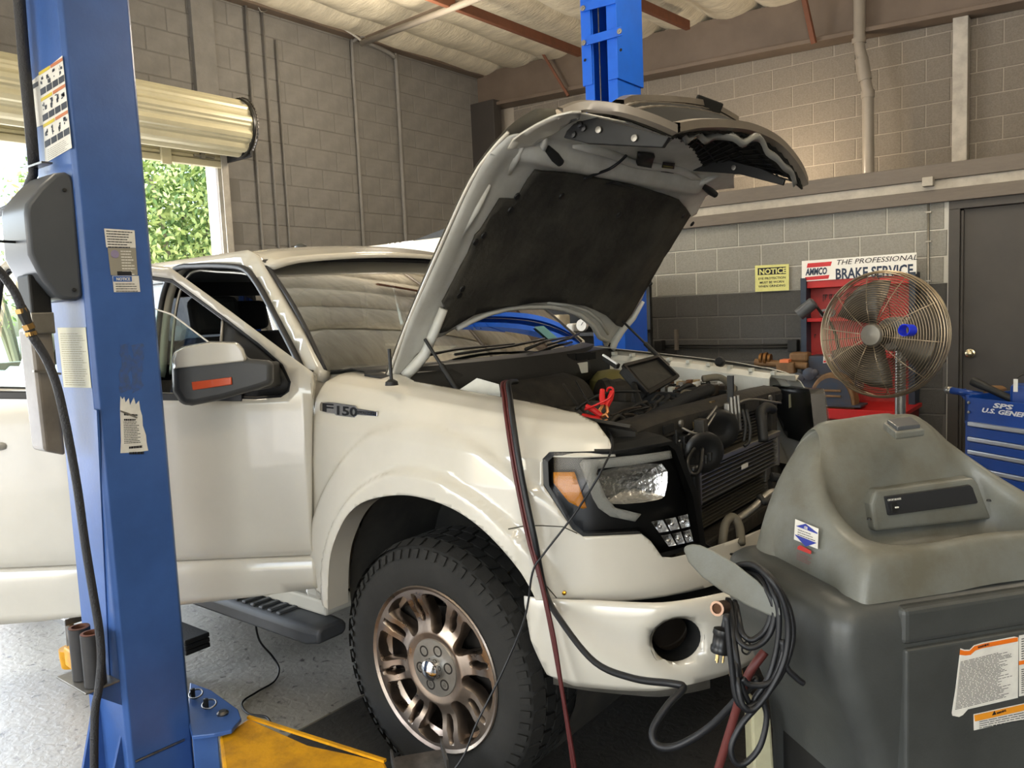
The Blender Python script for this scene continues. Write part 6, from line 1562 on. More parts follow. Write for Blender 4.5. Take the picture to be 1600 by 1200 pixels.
# warning labels on the door
def fpt(px, py, off=0): u, z = onu(px, py, -.011-off); return ml(u, -.011-off, z)
def fst(name, px, off, m, parent=mach):
    pts = [fpt(a, b, off) for a, b in px]; n = len(pts); mb = MB(); d = mbv*-.0008
    mb.add(pts+[p+d for p in pts], [tuple(range(n)), tuple(range(n, 2*n))[::-1]]+[(i, (i+1) % n, n+(i+1) % n, n+i) for i in range(n)]); return mb.build(name, m, parent)
w1 = fst('warning_label', [(1500.5,1013),(1507,1015),(1515,1015),(1522,1008),(1535,1004),(1585,994.5),(1591,996),(1590,1090),(1512,1108),(1504,1117),(1498,1120),(1488,1118),(1487,1114),(1493,1075)], .0, M_paper)
fst('orange_band', [(1500,1015),(1507,1017),(1515,1017),(1522,1010),(1535,1006),(1585,996.5),(1590,996),(1590,1002),(1535,1012.5),(1524,1016),(1516,1023),(1508,1024),(1499.5,1023)], .0012, M_orange, w1)
mt(1528, 1013.5, -.0135, 'label_letters', 'WARNING', .006, M_ink, w1, width=.026, rot=.12)
lines('small_print', [(1500,1026),(1590,1004),(1589,1088),(1490,1113)], 'x', .0012, M_ink, w1, 34, seed=31, fn=fpt, fill=.4, u0=.02)
w3 = fst('warning_label', [(1592,993),(1640,984),(1640,1078),(1592,1088)], 0, M_paper)
fst('orange_band', [(1592,1033),(1640,1024),(1640,1030),(1592,1039)], .0012, M_orange, w3)
lines('small_print', [(1593,995),(1640,986),(1640,1022),(1593,1031)], 'x', .0012, M_ink, w3, 9, seed=33, fn=fpt); lines('small_print', [(1593,1042),(1640,1033),(1640,1074),(1593,1085)], 'x', .0012, M_ink, w3, 12, seed=34, fn=fpt)
w2 = fst('warning_label', [(1521,1116),(1640,1090),(1640,1118),(1600,1124),(1580,1127),(1521.5,1141)], 0, M_paper)
fst('orange_band', [(1522,1117.5),(1640,1091.5),(1640,1101),(1523,1127)], .0012, mat('amber band', '#dc8f25', .5), w2)
fst('hazard_triangle', [(1550,1117.5),(1553.5,1110.5),(1556.5,1116)], .002, M_ink, w2); mt(1557.5, 1116.3, -.0138, 'label_letters', 'WARNING', .006, M_ink, w2, width=.022, rot=.12)
lines('small_print', [(1523,1128),(1640,1103),(1640,1117),(1523,1139)], 'x', .0012, M_ink, w2, 4, seed=35, fn=fpt)
# cord hook paddle on the left side
hk = [(1068,858),(1072,853),(1082,850.5),(1095,852),(1115,861),(1150,881),(1185,908),(1207,932),(1219,950),(1221,962),(1212,967),(1198,961),(1165,946),(1130,926),(1098,903),(1076,879)]
def hkd(px): return lerp(1.66, 1.47, (px-1068)/153)
v0 = [dep(px, py, hkd(px)) for px, py in hk]; cc = sum(v0, Vector())/len(v0); v1 = [cc+(p-cc)*.96-FV*(-.018) for p in v0]
mb = MB(); n = len(v0); mb.add(v0+v1, [tuple(range(n)), tuple(range(n, 2*n))[::-1]]+[(i, (i+1) % n, n+(i+1) % n, n+i) for i in range(n)]); hko = mb.build('cord_hook', M_mach, mach, smooth='auto', bevel=.005, seg=3)
MB().tube([dep(1145, 900, 1.62), ml(.02, .30, .92)], [.02, .03], 12).build('hook_neck', M_mach, mach, smooth='auto')
# side pocket, castors, lower back leg panel
MB().box((.096, .06, .3), (.11, .34, .74), MM).build('side_pocket', M_black, mach, bevel=.01)
lg = [(1173,1092),(1180,1095),(1196,1110),(1205,1125),(1212,1230),(1178,1230)]
v0 = [dep(px, py, 1.80) for px, py in lg]; mb = MB(); n = 6; mb.add(v0+[p+FV*.06 for p in v0], [tuple(range(n)), tuple(range(n, 2*n))[::-1]]+[(i, (i+1) % n, n+(i+1) % n, n+i) for i in range(n)])
cn = mb.build('canister_guard', mat('pale olive plastic', '#a9a587', .5, var=.3, vscale=6), mach, bevel=.008)
p_ = dep(1192, 1230, 1.83); MB().box((p_.x-.05, p_.y-.03, .1), (p_.x+.12, p_.y+.05, p_.z+.01)).build('guard_foot', M_black, mach)
for u in (.16, WU-.1):
    for w in (.08, .34):
        c = ml(u, w, .05); MB().lathe([(0, -.016), (.05, -.016), (.05, .016), (0, .016)], frame(c, tuple(ma)), 20).build('castor', M_rubber, mach, smooth='auto')
        MB().box((u-.03, w-.02, .05), (u+.03, w+.02, .13), MM).build('castor_fork', M_steel, mach)
# coiled mains cord hanging on the hook
cord = thing('mains_cord', 'black mains cord coiled over the grey hook of the machine', 'cord', tuple(dep(1190, 1000, 1.55)))
loops = [
 [(1150,884),(1175,882),(1200,900),(1222,935),(1232,980),(1226,1030),(1205,1075),(1178,1108),(1160,1100),(1152,1060),(1142,1010),(1136,960)],
 [(1156,882),(1185,886),(1212,912),(1234,955),(1238,1000),(1222,1050),(1196,1086),(1170,1110),(1155,1090),(1150,1040),(1140,990),(1134,950)],
 [(1160,888),(1190,894),(1208,925),(1217,960),(1214,1010),(1200,1060),(1180,1090),(1176,1105),(1160,1075),(1150,1020),(1144,970),(1140,940)],
 [(1152,894),(1180,898),(1200,925),(1210,955),(1205,985),(1190,1005),(1170,1012),(1155,1000),(1150,970),(1148,940)],
 [(1150,900),(1178,905),(1195,930),(1204,960),(1195,985),(1175,1000),(1160,990),(1154,965),(1150,945)]]
for k, l in enumerate(loops):
    mb = MB(); n = len(l); pts = []
    for i, (x, y) in enumerate(l):
        back = 1.60 if (i < 2 or i >= n-2) else 1.47+.012*k
        pts.append(tuple(dep(x, y, lerp(1.60, 1.46+.01*k, min(1, min(i, n-1-i)/2.2)))))
    mb.tube(spline(pts, 5), .0058, 8); mb.build('cord_loop', M_cable, cord, smooth=True)
for l in ([(1226,1010),(1214,1050),(1190,1095),(1160,1130),(1143,1165),(1148,1190),(1165,1192),(1188,1165),(1198,1120),(1190,1090)], [(1222,1000),(1228,1040),(1245,1060),(1256,1068)], [(1160,1060),(1172,1070),(1200,1068),(1222,1045),(1230,1000)], [(1135,960),(1142,1030),(1150,1090),(1165,1105),(1185,1098)]):
    mb = MB(); mb.tube(spline([tuple(dep(x, y, 1.47)) for x, y in l], 5), .0058, 8); mb.build('cord_tail', M_cable, cord, smooth=True)
# plug
pg = thing('power_plug', 'black three-prong power plug hanging beside the coiled cord', 'plug', tuple(dep(1127, 1005, 1.55)))
Mp = frame(dep(1125, 1020, 1.55), dep(1130, 985, 1.55)-dep(1125, 1020, 1.55))
MB().lathe([(0, 0), (.018, 0), (.0195, .004), (.0195, .012), (.0175, .015), (.0175, .034), (.0195, .037), (.0185, .046), (.008, .05), (0, .05)], Mp, 20).build('plug_body', M_black2, pg, smooth='auto')
MB().prism([(-.012, .006), (.012, .006), (.012, .014), (-.012, .014)], .0172, .0200, lambda u, v, w: Mp @ Vector((w*0+u, -w, v)) if False else Mp @ Vector((u, w, v))).build('plug_label', M_paper, pg)
for dx, dy in ((-.007, .004), (.007, .004), (0, -.007)):
    mb = MB(); mb.box((dx-.001, dy-.003, -.018), (dx+.001, dy+.003, 0), Mp); mb.build('prong', mat('prong brass', '#b39b6b', .3, .9), pg)
mb = MB(); mb.tube([dep(1130, 986, 1.55), dep(1134, 965, 1.56), dep(1138, 935, 1.58)], .006, 8); mb.build('plug_lead', M_cable, pg, smooth=True)
ct_ = thing('hose_coupler', 'worn copper coloured tube coupler hanging above the plug', 'coupler', tuple(dep(1125, 950, 1.56)))
Mc = frame(dep(1120, 951, 1.54), dep(1140, 946, 1.585)-dep(1120, 951, 1.54))
MB().lathe([(.010, .006), (.010, 0), (.0145, 0), (.0145, .004), (.013, .006), (.013, .035), (.0, .035)], Mc, 20, cap=False).build('sleeve', mat('copper steel', '#7a6354', .35, .8), ct_, smooth='auto')
MB().lathe([(.0, .004), (.0105, .004)], Mc, 16).build('bore', mat('copper bore', '#6b4a33', .6, .4), ct_)
br_ = thing('brass_barb', 'ribbed brass hose barb low beside the hanging cords', 'fitting', tuple(dep(1147, 1050, 1.6)))
Mb_ = frame(dep(1140, 1050, 1.6), dep(1156, 1052, 1.6)-dep(1140, 1050, 1.6)); MB().lathe([(.004,0),(.009,.001),(.005,.006),(.010,.007),(.006,.012),(.011,.013),(.007,.018),(.009,.024),(0,.024)], Mb_, 14).build('barb', mat('dull brass', '#7d6140', .4, .9), br_, smooth='auto')
cab('red_air_hose', [tuple(dep(1195, 1018, 1.56)), tuple(dep(1175, 1045, 1.56)), tuple(dep(1160, 1075, 1.58)), tuple(dep(1150, 1110, 1.6)), tuple(dep(1135, 1160, 1.62)), tuple(dep(1115, 1225, 1.65))], .009, mat('faded red hose', '#5c2a26', .5), 'faded red air hose hanging below the coiled cord', 'hose')
cab('carabiner', [tuple(dep(x, y, 1.56)) for x, y in ((1160,1008),(1168,1002),(1174,1012),(1168,1022),(1160,1018),(1160,1008))], .002, M_black2, 'small black snap ring hanging under the hook', 'ring')
# ================================================================ pedestal fan
fan = thing('pedestal_fan', 'round wire caged pedestal fan standing behind the grey machine', 'fan', tuple(dep(1403, 640, 3.75)*1)[:2]+(0,))
fc_ = dep(1374, 523, 3.62); ax = (CP-fc_); ax.z = 0; ax.normalize()
Rz = Matrix.Rotation(math.radians(-27), 3, 'Z'); ax = (Rz @ ax); ax.z = .03; ax.normalize()
MFn = frame(fc_, ax, (0, 0, 1)); RF = .285
M_wire = mat('fan wire', '#b0a088', .28, .9, var=.2, vscale=9); M_wired = mat('dark rear wire', '#57493a', .4, .8)
def ringpts(r, h, n=72): return [MFn @ Vector((r*math.cos(2*PI*k/n), r*math.sin(2*PI*k/n), h)) for k in range(n)]
def prof_h(r, front): 
    t = r/RF
    return (.075*(1-t**3.2) if front else -.12*(1-t**4))
mb = MB()
for k in range(25): r = .035+.0101*k; mb.tube(ringpts(r, prof_h(r, 1)), .0014, 4, closed=True)
o = mb.build('front_guard', M_wire, fan, smooth=True); o['kind'] = 'stuff'
mb = MB()
for k in range(18): r = .05+.0131*k; mb.tube(ringpts(r, prof_h(r, 0)), .0013, 4, closed=True)
o = mb.build('rear_guard', M_wired, fan, smooth=True); o['kind'] = 'stuff'
for r, h, w in ((RF, 0, .004), (RF+.004, -.018, .0035), (RF-.006, .016, .003), (RF+.004, -.035, .003), (RF+.002, -.055, .003)): MB().tube(ringpts(r, h), w, 6, closed=True).build('rim_ring', M_wire, fan, smooth=True)
for k in range(10):
    a = 2*PI*k/10+.2; c, s = math.cos(a), math.sin(a)
    MB().tube([MFn @ Vector((r*c, r*s, prof_h(r, 1)-.002)) for r in (.05, .12, .18, .23, .27, RF)], .0022, 5).build('guard_strut', M_wire, fan, smooth=True)
for k in range(8):
    a = 2*PI*k/8+.1; c, s = math.cos(a), math.sin(a)
    MB().tube([MFn @ Vector((r*c, r*s, prof_h(r, 0)+.002)) for r in (.05, .15, .22, .27, RF)], .0022, 5).build('guard_strut', M_wired, fan, smooth=True)
MB().lathe([(0, .086), (.045, .082), (.052, .070), (0, .068)], MFn, 24).build('guard_badge', M_galv, fan, smooth='auto')
M_bl = mat('fan blade alloy', '#5f584e', .45, .6, var=.3, vscale=8)
for k in range(3):
    a0 = 2*PI*k/3+.5; rows = []
    for i in range(9):
        r = .045+.205*i/8; hw = .32+.38*math.sin(min(1, i/6)*PI/2); rows.append([MFn @ Vector((r*math.cos(a0+t*hw), r*math.sin(a0+t*hw), -.03-.045*t*(1-.4*i/8))) for t in (-1, -.5, 0, .5, 1)])
    MB().grid(rows).build('blade', M_bl, fan, smooth=True, solid=.003)
MB().lathe([(0, .0), (.035, -.005), (.045, -.02), (.045, -.06), (0, -.06)], MFn, 24).build('hub', M_bl, fan, smooth='auto')
MB().lathe([(0, -.10), (.07, -.10), (.08, -.12), (.08, -.24), (.06, -.27), (0, -.27)], MFn, 28).build('motor', mat('motor grey', '#8d8a84', .4, .3), fan, smooth='auto')
bt = MFn @ Vector((0, 0, -.20)); pb = Vector((bt.x, bt.y, 0))
MB().tube([pb, Vector((bt.x, bt.y, fc_.z-.06))], .024, 16).build('pole', M_galv, fan, smooth='auto')
MB().lathe([(.26, 0), (.26, .02), (.22, .04), (.05, .05), (.05, .12), (.0, .12)], Matrix.Translation(pb), 40).build('base', M_black, fan, smooth='auto')
fan.location = pb
for ch in fan.children: ch.matrix_parent_inverse = Matrix.Translation(-pb)
M_cap = mat('bright blue plastic', '#1233e6', .35)
bc_ = MFn @ Vector((.0, .0, .0)); q = dep(1418, 516, 3.42); Mq = frame(q, ax+Vector((-.0, 0, 0)))
o = MB().lathe([(.026, -.03), (.026, .03), (.0225, .03), (.0225, -.03)], frame(q, (CP-q).normalized()+Vector((-.6, -.35, .05))), 24, closed=True).build('blue_ring', M_cap, smooth='auto'); tag(o, 'bright blue plastic ring stuck in the fan guard', 'ring')
# ================================================================ wall signs
YW = 4.128
def W_(px, py, y=YW): return at(px, py, 'y', y)
def board(name, px, y, m, parent=None, t=.006):
    pts = [W_(a, b, y) for a, b in px]; mb = MB(); mb.prism([(p.x, p.z) for p in pts], y-t, y, lambda u, v, w: Vector((u, w, v))); return mb.build(name, m, parent)
def wt(px, py, y, name, s, size, m, parent, width=None, **k): return text(name, s, axes_m(W_(px, py, y), (1, 0, 0), (0, 0, 1), (0, -1, 0)), size, m, parent, width=width, **k)
M_yel = mat('pale yellow sign', '#dcd98a', .5, var=.1, vscale=20)
ns = board('notice_sign', [(1180,415),(1233,412.5),(1233,453.5),(1180.5,456)], YW, M_yel); tag(ns, 'pale yellow NOTICE eye protection sign on the block wall', 'sign')
board('notice_band', [(1184,419),(1228,416.5),(1228,428),(1184,430)], YW-.006, M_ink, ns, .001)
wt(1186, 428.8, YW-.0078, 'sign_letters', 'NOTICE', .062, M_yel, ns, width=.235, bold=.002)
for i, (s, a, b, w) in enumerate((('EYE PROTECTION', 1185, 437.5, .235), ('MUST BE WORN', 1187, 443.5, .21), ('WHEN GRINDING', 1185, 449.5, .235))):
    wt(a, b, YW-.0065, 'sign_letters', s, .027, M_ink, ns, width=w, bold=.0006)
# brake service cabinet: sign, pegboard frame, bench
YC = 3.98
bsn = thing('brake_service_sign', 'long white brake service sign with red logo bars on top of red cabinet', 'sign', tuple(W_(1340, 430, YC)))
board('sign_board', [(1253.5,408),(1432.5,394.5),(1432.5,428),(1253.5,440)], YC, mat('sign white', '#e8e6e0', .35), bsn, .012)
M_ared = mat('sign red', '#c2262b', .4); M_navy = mat('navy print', '#20304a', .5)
board('red_stripe', [(1262,411.5),(1300,408.5),(1298,415.5),(1260.5,418.5)], YC-.012, M_ared, bsn, .001)
board('red_stripe', [(1258,433.2),(1296,429.5),(1294.5,435.5),(1256.5,438.5)], YC-.012, M_ared, bsn, .001)
wt(1259, 430.0, YC-.0145, 'sign_letters', 'AMMCO', .075, M_navy, bsn, width=.172, bold=.003, shear=.15)
wt(1305.5, 414.0, YC-.0145, 'sign_letters', 'THE PROFESSIONAL', .056, M_ink, bsn, width=.585, shear=.25)
wt(1305, 436.0, YC-.0145, 'sign_letters', 'BRAKE SERVICE', .115, M_navy, bsn, width=.565, bold=.003)
cabn = thing('brake_tool_cabinet', 'red pegboard tool cabinet in dark blue frame against dark wall', 'cabinet', (W_(1340, 560, 4.05).x, 4.05, 0))
M_redp = mat('faded red pegboard', '#a83433', .5, var=.2, vscale=7); M_navyp = mat('dark blue steel frame', '#2c3747', .5, var=.2, vscale=8)
xL = W_(1253.5, 480, 4.0).x; xR = W_(1432, 480, 4.0).x; zT = W_(1340, 432, 4.0).z; zM = W_(1300, 556, 4.0).z
MB().box((xL, 3.96, 0), (xL+.045, 4.12, zT+.01)).build('side_frame', M_navyp, cabn); MB().box((xR-.045, 3.96, 0), (xR, 4.12, zT+.01)).build('side_frame', M_navyp, cabn)
MB().box((xL+.045, 4.08, .5), (xR-.045, 4.11, zT-.0)).build('pegboard', M_redp, cabn)
MB().box((xL+.045, 3.98, zT-.075), (xR-.045, 4.09, zT)).build('top_rail', M_red, cabn, bevel=.004)
zmid = W_(1270, 500, 4.0).z
for z in (zmid, zM): MB().box((xL+.045, 3.97, z-.015), (xR-.045, 4.09, z+.015)).build('shelf', M_red, cabn, bevel=.003)
rr = random.Random(9)
for k in range(26):
    x = rr.uniform(xL+.08, xR-.1); z = rr.choice((zmid+.20, zmid+.14, zM+.12, zM+.17)); mb = MB()
    mb.tube([(x, 4.08, z), (x, 4.05, z+.004), (x, 4.045, z-rr.uniform(.02, .06))], .003, 5); mb.build('hook', M_black, cabn)
for k in range(5):
    x = lerp(xL+.1, xR-.15, rr.random()); s = rr.uniform(.02, .035); MB().lathe([(.5*s, 0), (s, 0), (s, .03), (.5*s, .03)], frame((x, 4.05, zmid+.02+s), (0, -1, 0)), 16, closed=True).build('adapter_cone', M_steel, cabn)
# bench
zbk = .665
bxl = W_(1262, 640, 3.55).x; bxr = W_(1417, 640, 3.55).x
bn = thing('red_workbench', 'red steel workbench below the brake sign with machine on top', 'workbench', ((bxl+bxr)/2, 3.8, 0))
MB().box((bxl, 3.52, zbk-.03), (bxr, 4.09, zbk)).build('bench_top', M_red, bn, bevel=.003); MB().box((bxl, 3.515, zbk-.075), (bxr, 3.53, zbk+.002)).build('front_lip', M_red, bn, bevel=.003)
MB().box((bxl+.02, 3.56, .05), (bxr-.02, 4.07, zbk-.03)).build('bench_cabinet', mat('dark red steel', '#5c1013', .5), bn, bevel=.004)
# lathe
lt = thing('brake_lathe', 'dirty navy brake lathe with rusty spindle and round guard on bench', 'lathe', (bxl+.25, 3.8, zbk))
def LB(px0, py0, px1, py1, y, d, name, m, **k):
    a = W_(px0, py0, y); b = W_(px1, py1, y); return MB().box((min(a.x, b.x), y, min(a.z, b.z)), (max(a.x, b.x), y+d, max(a.z, b.z))).build(name, m, lt, **k)
M_nv = mat('dirty navy cast iron', '#2e3848', .5, var=.5, vscale=12, col2='#4a3a2b'); M_rs = mat('rusty tan iron', '#7a5c3c', .6, .2, var=.5, vscale=15, col2='#3f2e20')
LB(1262, 556, 1340, 612, 3.74, .2, 'gear_case', M_nv, bevel=.012)
LB(1232, 551, 1262, 566, 3.72, .12, 'spindle_head', M_rs, bevel=.02)
mb = MB(); a, b = W_(1180, 566, 3.72), W_(1262, 572, 3.72); mb.tube([a, b], .03, 12); mb.build('spindle', M_rs, lt, smooth='auto')
for px, r in ((1190, .045), (1197, .05), (1203, .038)): c = W_(px, 560, 3.72); MB().lathe([(0, -.01), (r, -.01), (r, .01), (0, .01)], frame(c, (1, 0, 0)), 20).build('collar', mat('bronze collar', '#8a6238', .4, .8), lt, smooth='auto')
LB(1212, 566, 1240, 584, 3.66, .1, 'tool_slide', M_rs, bevel=.01); LB(1218, 562, 1232, 567, 3.655, .1, 'orange_tag', mat('orange tag', '#d9784a', .6))
for px, py, r in ((1266, 584, .05), (1250, 590, .04), (1274, 582, .03)): c = W_(px, py, 3.62); MB().lathe([(0, 0), (r*.6, 0), (r, .01), (r, .03), (r*.4, .04), (0, .04)], frame(c, (0, -1, 0)), 20).build('hand_wheel', M_nv, lt, smooth='auto')
LB(1235, 585, 1290, 632, 3.68, .2, 'bed_casting', M_nv, bevel=.02)
lb_ = board('lathe_badge', [(1287,554.5),(1299,553.5),(1299,566.5),(1286,567.5)], 3.739, mat('badge white', '#d8d4cc', .5), lt, .001)
for z in ((1288, 555.5, 1298.5, 558), (1287, 563.5, 1298.5, 566.5)): board('red_stripe', [(z[0], z[1]), (z[2], z[1]-.8), (z[2]-.5, z[3]-.8), (z[0]-.5, z[3])], 3.7375, M_ared, lb_, .0006)
wt(1287.3, 563.2, 3.7372, 'badge_letters', 'AMMCO', .022, M_navy, lb_, width=.05)
# half round guard
gx0 = W_(1264, 636, 3.58); gx1 = W_(1337, 636, 3.58); r = (gx1.x-gx0.x)/2; gc = Vector(((gx0.x+gx1.x)/2, 3.58, gx0.z+.02)); ztop = W_(1300, 582, 3.58).z
hh = ztop-gc.z; arc = [(gc.x+r*math.cos(PI*k/20), gc.z+hh*math.sin(PI*k/20)) for k in range(21)]+[(gc.x-r, zbk), (gc.x+r, zbk)]
o = MB().prism(arc, 3.56, 3.70, lambda u, v, w: Vector((u, w, v))).build('round_guard', M_rs, lt, bevel=.012); arc2 = [(gc.x+(u-gc.x)*.86, lerp(gc.z-.03, v, .86) if v > zbk+.01 else zbk+.02) for u, v in arc]
g_ = MB().prism(arc2, 3.555, 3.57, lambda u, v, w: Vector((u, w, v))).build('guard_face', M_nv, lt, bevel=.004)
for py in (609, 617.5): a = W_(1279, py, 3.553); b = W_(1314, py+3, 3.553); MB().box((a.x, 3.548, min(a.z, b.z)-.004), (b.x, 3.556, max(a.z, b.z)+.004)).build('vent', M_rs, g_, bevel=.004)
LB(1264, 631, 1345, 637, 3.54, .2, 'guard_foot', M_nv)
# goose neck work lamp
la = thing('work_lamp', 'grey cylinder work lamp on a bent arm left of the fan', 'lamp', tuple(W_(1288, 500, 3.9)))
a = W_(1248, 492, 3.6); b = W_(1271, 473, 3.62); MB().lathe([(.0, .0), (.036, .0), (.045, .003)][::-1]+[(.045, .003)][:0], frame(a, b-a), 20) 
L_ = (b-a).length; MB().lathe([(.040, .02), (.044, 0), (.048, 0), (.048, L_), (.03, L_+.012), (0, L_+.012)], frame(a, b-a), 24, cap=False).build('lamp_shade', M_smoke, la, smooth='auto')
mb = MB(); mb.tube(spline([tuple(b), tuple(W_(1282, 487, 3.66)), tuple(W_(1300, 510, 3.75)), tuple(W_(1310, 545, 3.85)), (W_(1310, 545, 3.85).x, 3.86, zbk+.05)], 6), .012, 8); mb.build('lamp_arm', M_black, la, smooth=True)
# ================================================================ blue tool cart
MBx = mat('tool cart blue', '#123c86', .35, var=.15, vscale=6, bump=.05, bscale=120)
tf = Vector((.825, -.558, 0)).normalized(); tn = Vector((-.558, -.825, 0)).normalized()
Tc = dep(1507, 640, 3.55); Tc.z = 0
MT = axes_m(Tc, tf, -tn, (0, 0, 1))     # x along the front, y to the back, z up
def tl(px, py, off=0):
    r = ray(px, py); t = (Tc+tn*off-CP).dot(tn)/r.dot(tn); p = CP+r*t; q = MT.inverted() @ p; return q.x, q.z
cart = thing('tool_cart', 'dark blue tool cart with silver drawer pulls beside the brown door', 'tool cart', tuple(Tc+tf*.3-tn*.2))
ztop = tl(1507, 617)[1]
MB().box((0, .004, .12), (.72, .5, ztop-.11), MT).build('cart_body', MBx, cart, bevel=.004)
x1, zA = tl(1522, 660)
MB().box((0, 0, zA-.01), (.022, .02, ztop), MT).build('corner_post', MBx, cart, bevel=.003)
MB().box((.0, 0, zA), (.72, .012, ztop-.01), MT).build('tray_front', MBx, cart, bevel=.003)
MB().box((.0, .488, zA), (.72, .5, ztop), MT).build('tray_back', MBx, cart, bevel=.003); MB().box((0, 0, zA), (.012, .5, ztop), MT).build('tray_side', MBx, cart, bevel=.003); MB().box((.708, 0, zA), (.72, .5, ztop), MT).build('tray_side', MBx, cart, bevel=.003)
for px, py in ((1514, 629), (1514, 644)): u, z = tl(px, py, .002); MB().lathe([(.007, 0), (.006, .004), (0, .005)], frame(MT @ Vector((u, -.002, z)), tuple(tn)), 12).build('bolt', M_galv, cart)
zz_ = [tl(1527, 664)[1], tl(1547, 691)[1], tl(1553, 713)[1], tl(1566, 742)[1], tl(1566, 742)[1]-.17]
for k, z in enumerate(zz_):
    zn = zz_[k+1] if k < 4 else z-.2
    d = MB().box((.028, -.006, max(.14, zn+.012)), (.70, .006, z-.012), MT).build('drawer', MBx, cart, bevel=.003)
    MB().box((.028, -.016, z-.008), (.70, .004, z+.012), MT).build('drawer_pull', mat('brushed aluminium', '#c9cbd0', .3, .9) if k == 0 else bpy.data.materials['brushed aluminium'], d, bevel=.004)
def tt(px, py, name, s, size, width, m=None, **k):
    u, z = tl(px, py, .004); return text(name, s, axes_m(MT @ Vector((u, -.004, z)), tf, (0, 0, 1), tn), size, m or M_lett, cart, width=width, **k)
M_lett = mat('silver lettering', '#d9dade', .3, .3)
u0, _ = tl(1552, 638); u1, _ = tl(1584, 640); tt(1551, 636.5, 'cart_letters', 'SPS', .028, u1-u0, shear=.2, bold=.001)
u0, _ = tl(1533, 643); u1, _ = tl(1620, 650); tt(1533, 643.5, 'cart_letters', 'U.S. GENERAL', .027, u1-u0, shear=.3, bold=.001)
# push handle
ha = MT @ Vector((0, .1, ztop-.01)); hb2 = dep(1487, 620, 3.72)
MB().tube([ha, Vector((hb2.x, hb2.y, ztop+.0))], .016, 10).build('push_handle', MBx, cart, smooth=True); MB().tube([Vector((hb2.x, hb2.y, ztop)), Vector((hb2.x, hb2.y, ztop))+tf*-.03], .018, 10).build('handle_cap', M_galv, cart, smooth=True)
MB().bar(MT @ Vector((0, .1, ztop-.08)), Vector((hb2.x, hb2.y, ztop))+tf*.06, .004, .04).build('handle_brace', MBx, cart)
for u in (.08, .64):
    for w in (.08, .42): MB().lathe([(0, -.02), (.055, -.02), (.055, .02), (0, .02)], frame(MT @ Vector((u, w, .056)), tuple(tf)), 18).build('castor', M_rubber, cart, smooth='auto')
a = dep(1519, 595, 3.6); b = dep(1590, 628, 3.45)
mb = MB(); mb.tube([a, a.lerp(b, .1), a.lerp(b, .4), b], [.02, .022, .017, .015], 12); pbx = tag(mb.build('air_gun', M_black, smooth='auto'), 'long black air tool lying across the blue tool cart tray', 'tool')
c = dep(1555, 603, 3.65); o = MB().lathe([(0, -.05), (.045, -.05), (.045, -.01), (.03, 0), (0, 0)], frame(c, (0, 0, 1)), 20).build('round_tin', M_rs, smooth='auto'); tag(o, 'small rusty round tin behind the black tool on cart', 'tin')
p = MT @ Vector((.45, .30, 0)); q = dep(1592, 612, 3.45)
st = thing('battery_charger', 'blue upright case with white tag in the cart tray', 'case', (q.x, q.y, zA))
MB().box((q.x-.03, q.y-.03, zA), (q.x+.12, q.y+.09, q.z+.03)).build('case', MBx, st, bevel=.01); q2 = dep(1587, 603, 3.4); MB().box((q2.x-.008, q2.y-.004, q2.z-.025), (q2.x+.008, q2.y, q2.z+.03)).build('tag', M_paper, st)
mb = MB(); mb.tube(spline([tuple(dep(1585, 596, 3.45)), tuple(dep(1597, 586, 3.5)), tuple(dep(1615, 584, 3.55))], 4), .003, 5); mb.build('wire', M_cable, st)
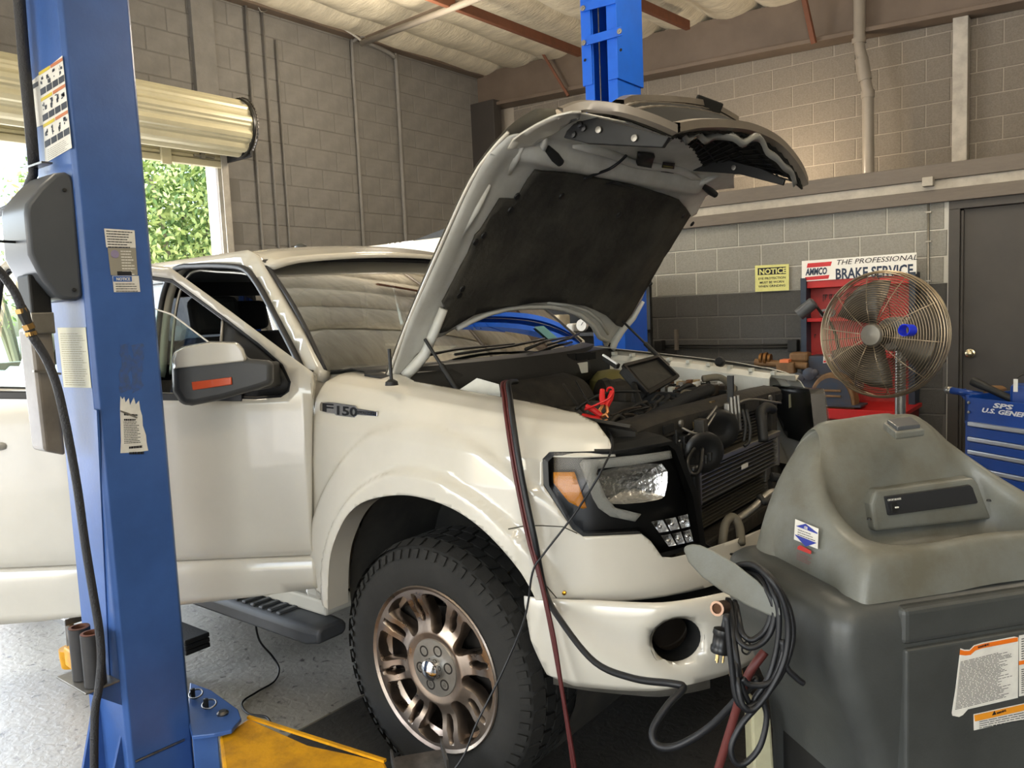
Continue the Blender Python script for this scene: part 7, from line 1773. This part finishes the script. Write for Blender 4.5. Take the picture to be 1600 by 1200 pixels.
# ================================================================ beyond the truck
hb_ = thing('alignment_camera_beam', 'white lettered alignment beam just above the truck roof behind the hood', 'camera beam', (-3.2, 2.5, 0))
p = at(570, 381, 'y', 2.5); zt2 = at(640, 378, 'y', 2.5).z
MB().box((p.x, 2.44, zt2-.14), (-1.9, 2.56, zt2), None).build('beam', mat('beam white', '#e4dccb', .4), hb_, bevel=.01)
MB().box((-3.1, 2.56, 0), (-2.9, 2.74, zt2-.01)).build('stand', M_trimlight, hb_, bevel=.01)
u = at(606, 391, 'y', 2.438); text('beam_letters', 'HUNTER', axes_m(u, (1, 0, 0), (0, 0, 1), (0, -1, 0)), .085, mat('raised white letter', '#f2efe8', .4), hb_, width=(at(650, 391, 'y', 2.438).x-u.x), bold=.003)
MB().prism([(0, 0), (.5, .0), (.5, .09)], 2.5, 2.56, lambda a_, b_, w: Vector((at(640, 380, 'y', 2.5).x+a_, w, zt2+b_))).build('dark_hood', M_black, hb_)
rk = thing('storage_rack', 'dark storage rack seen between the hood and the windshield', 'rack', (-2.0, 3.3, 0))
for x in (-2.75, -1.62):
    for y in (3.1, 3.55): MB().box((x, y, 0), (x+.035, y+.035, 1.8)).build('rack_post', M_black, rk)
for z in (.3, .8, 1.27, 1.72): MB().box((-2.75, 3.1, z), (-1.58, 3.58, z+.03)).build('rack_shelf', M_black, rk)
MB().box((-2.75, 3.56, 0), (-1.58, 3.585, 1.8)).build('rack_back', M_black, rk)
c = at(910, 508, 'y', 3.08); o = MB().lathe([(0, .02), (.05, .02), (.055, 0), (.05, -.02), (0, -.02)], frame(c, (0, -1, 0)), 28).build('pressure_gauge', M_paper, rk, smooth='auto')
MB().bar(c+Vector((0, -.022, 0)), c+Vector((.02, -.022, .025)), .003, .004).build('gauge_needle', M_ink, o)
for i, (px, py, w, h, col, nm, lb_t) in enumerate(((852, 480, .12, .12, '#9a8583', 'carton', 'dull pink carton on the rack shelf, leftmost one'), (868, 500, .14, .16, '#cfc3a6', 'parts_bag', 'cream plastic bag bulging from the rack shelf'), (893, 492, .08, .07, '#d8d5cc', 'small_box', 'small white box beside round gauge on rack'))):
    c = at(px, py, 'y', 3.16); z = 1.30 if c.z > 1.3 else .83
    o = MB().box((c.x-w/2, 3.12, z), (c.x+w/2, 3.3, z+max(h, .08))).build(nm, mat('goods %s' % col[1:], col, .6, var=.2), bevel=.02, seg=3); tag(o, lb_t, 'box' if nm != 'parts_bag' else 'bag')
for o in list(SC.objects):
    if "_rot" in o: del o["_rot"]
GR = {'lift_post': 'pair of blue lift posts', 'alligator_clamp': 'red clamps in the engine bay', 'stacking_adapter': 'stacking adapters in the post bracket', 'purlin': 'rust brown roof purlins', 'brace': 'rusty roof braces', 'wall_conduit': 'conduits on the left wall', 'red_clamp_cable': 'jumper cables over the fender', 'dark_clamp_cable': 'jumper cables over the fender'}
for o in SC.objects:
    k = o.name.split('.')[0]
    if o.parent is None and k in GR: o['group'] = GR[k]
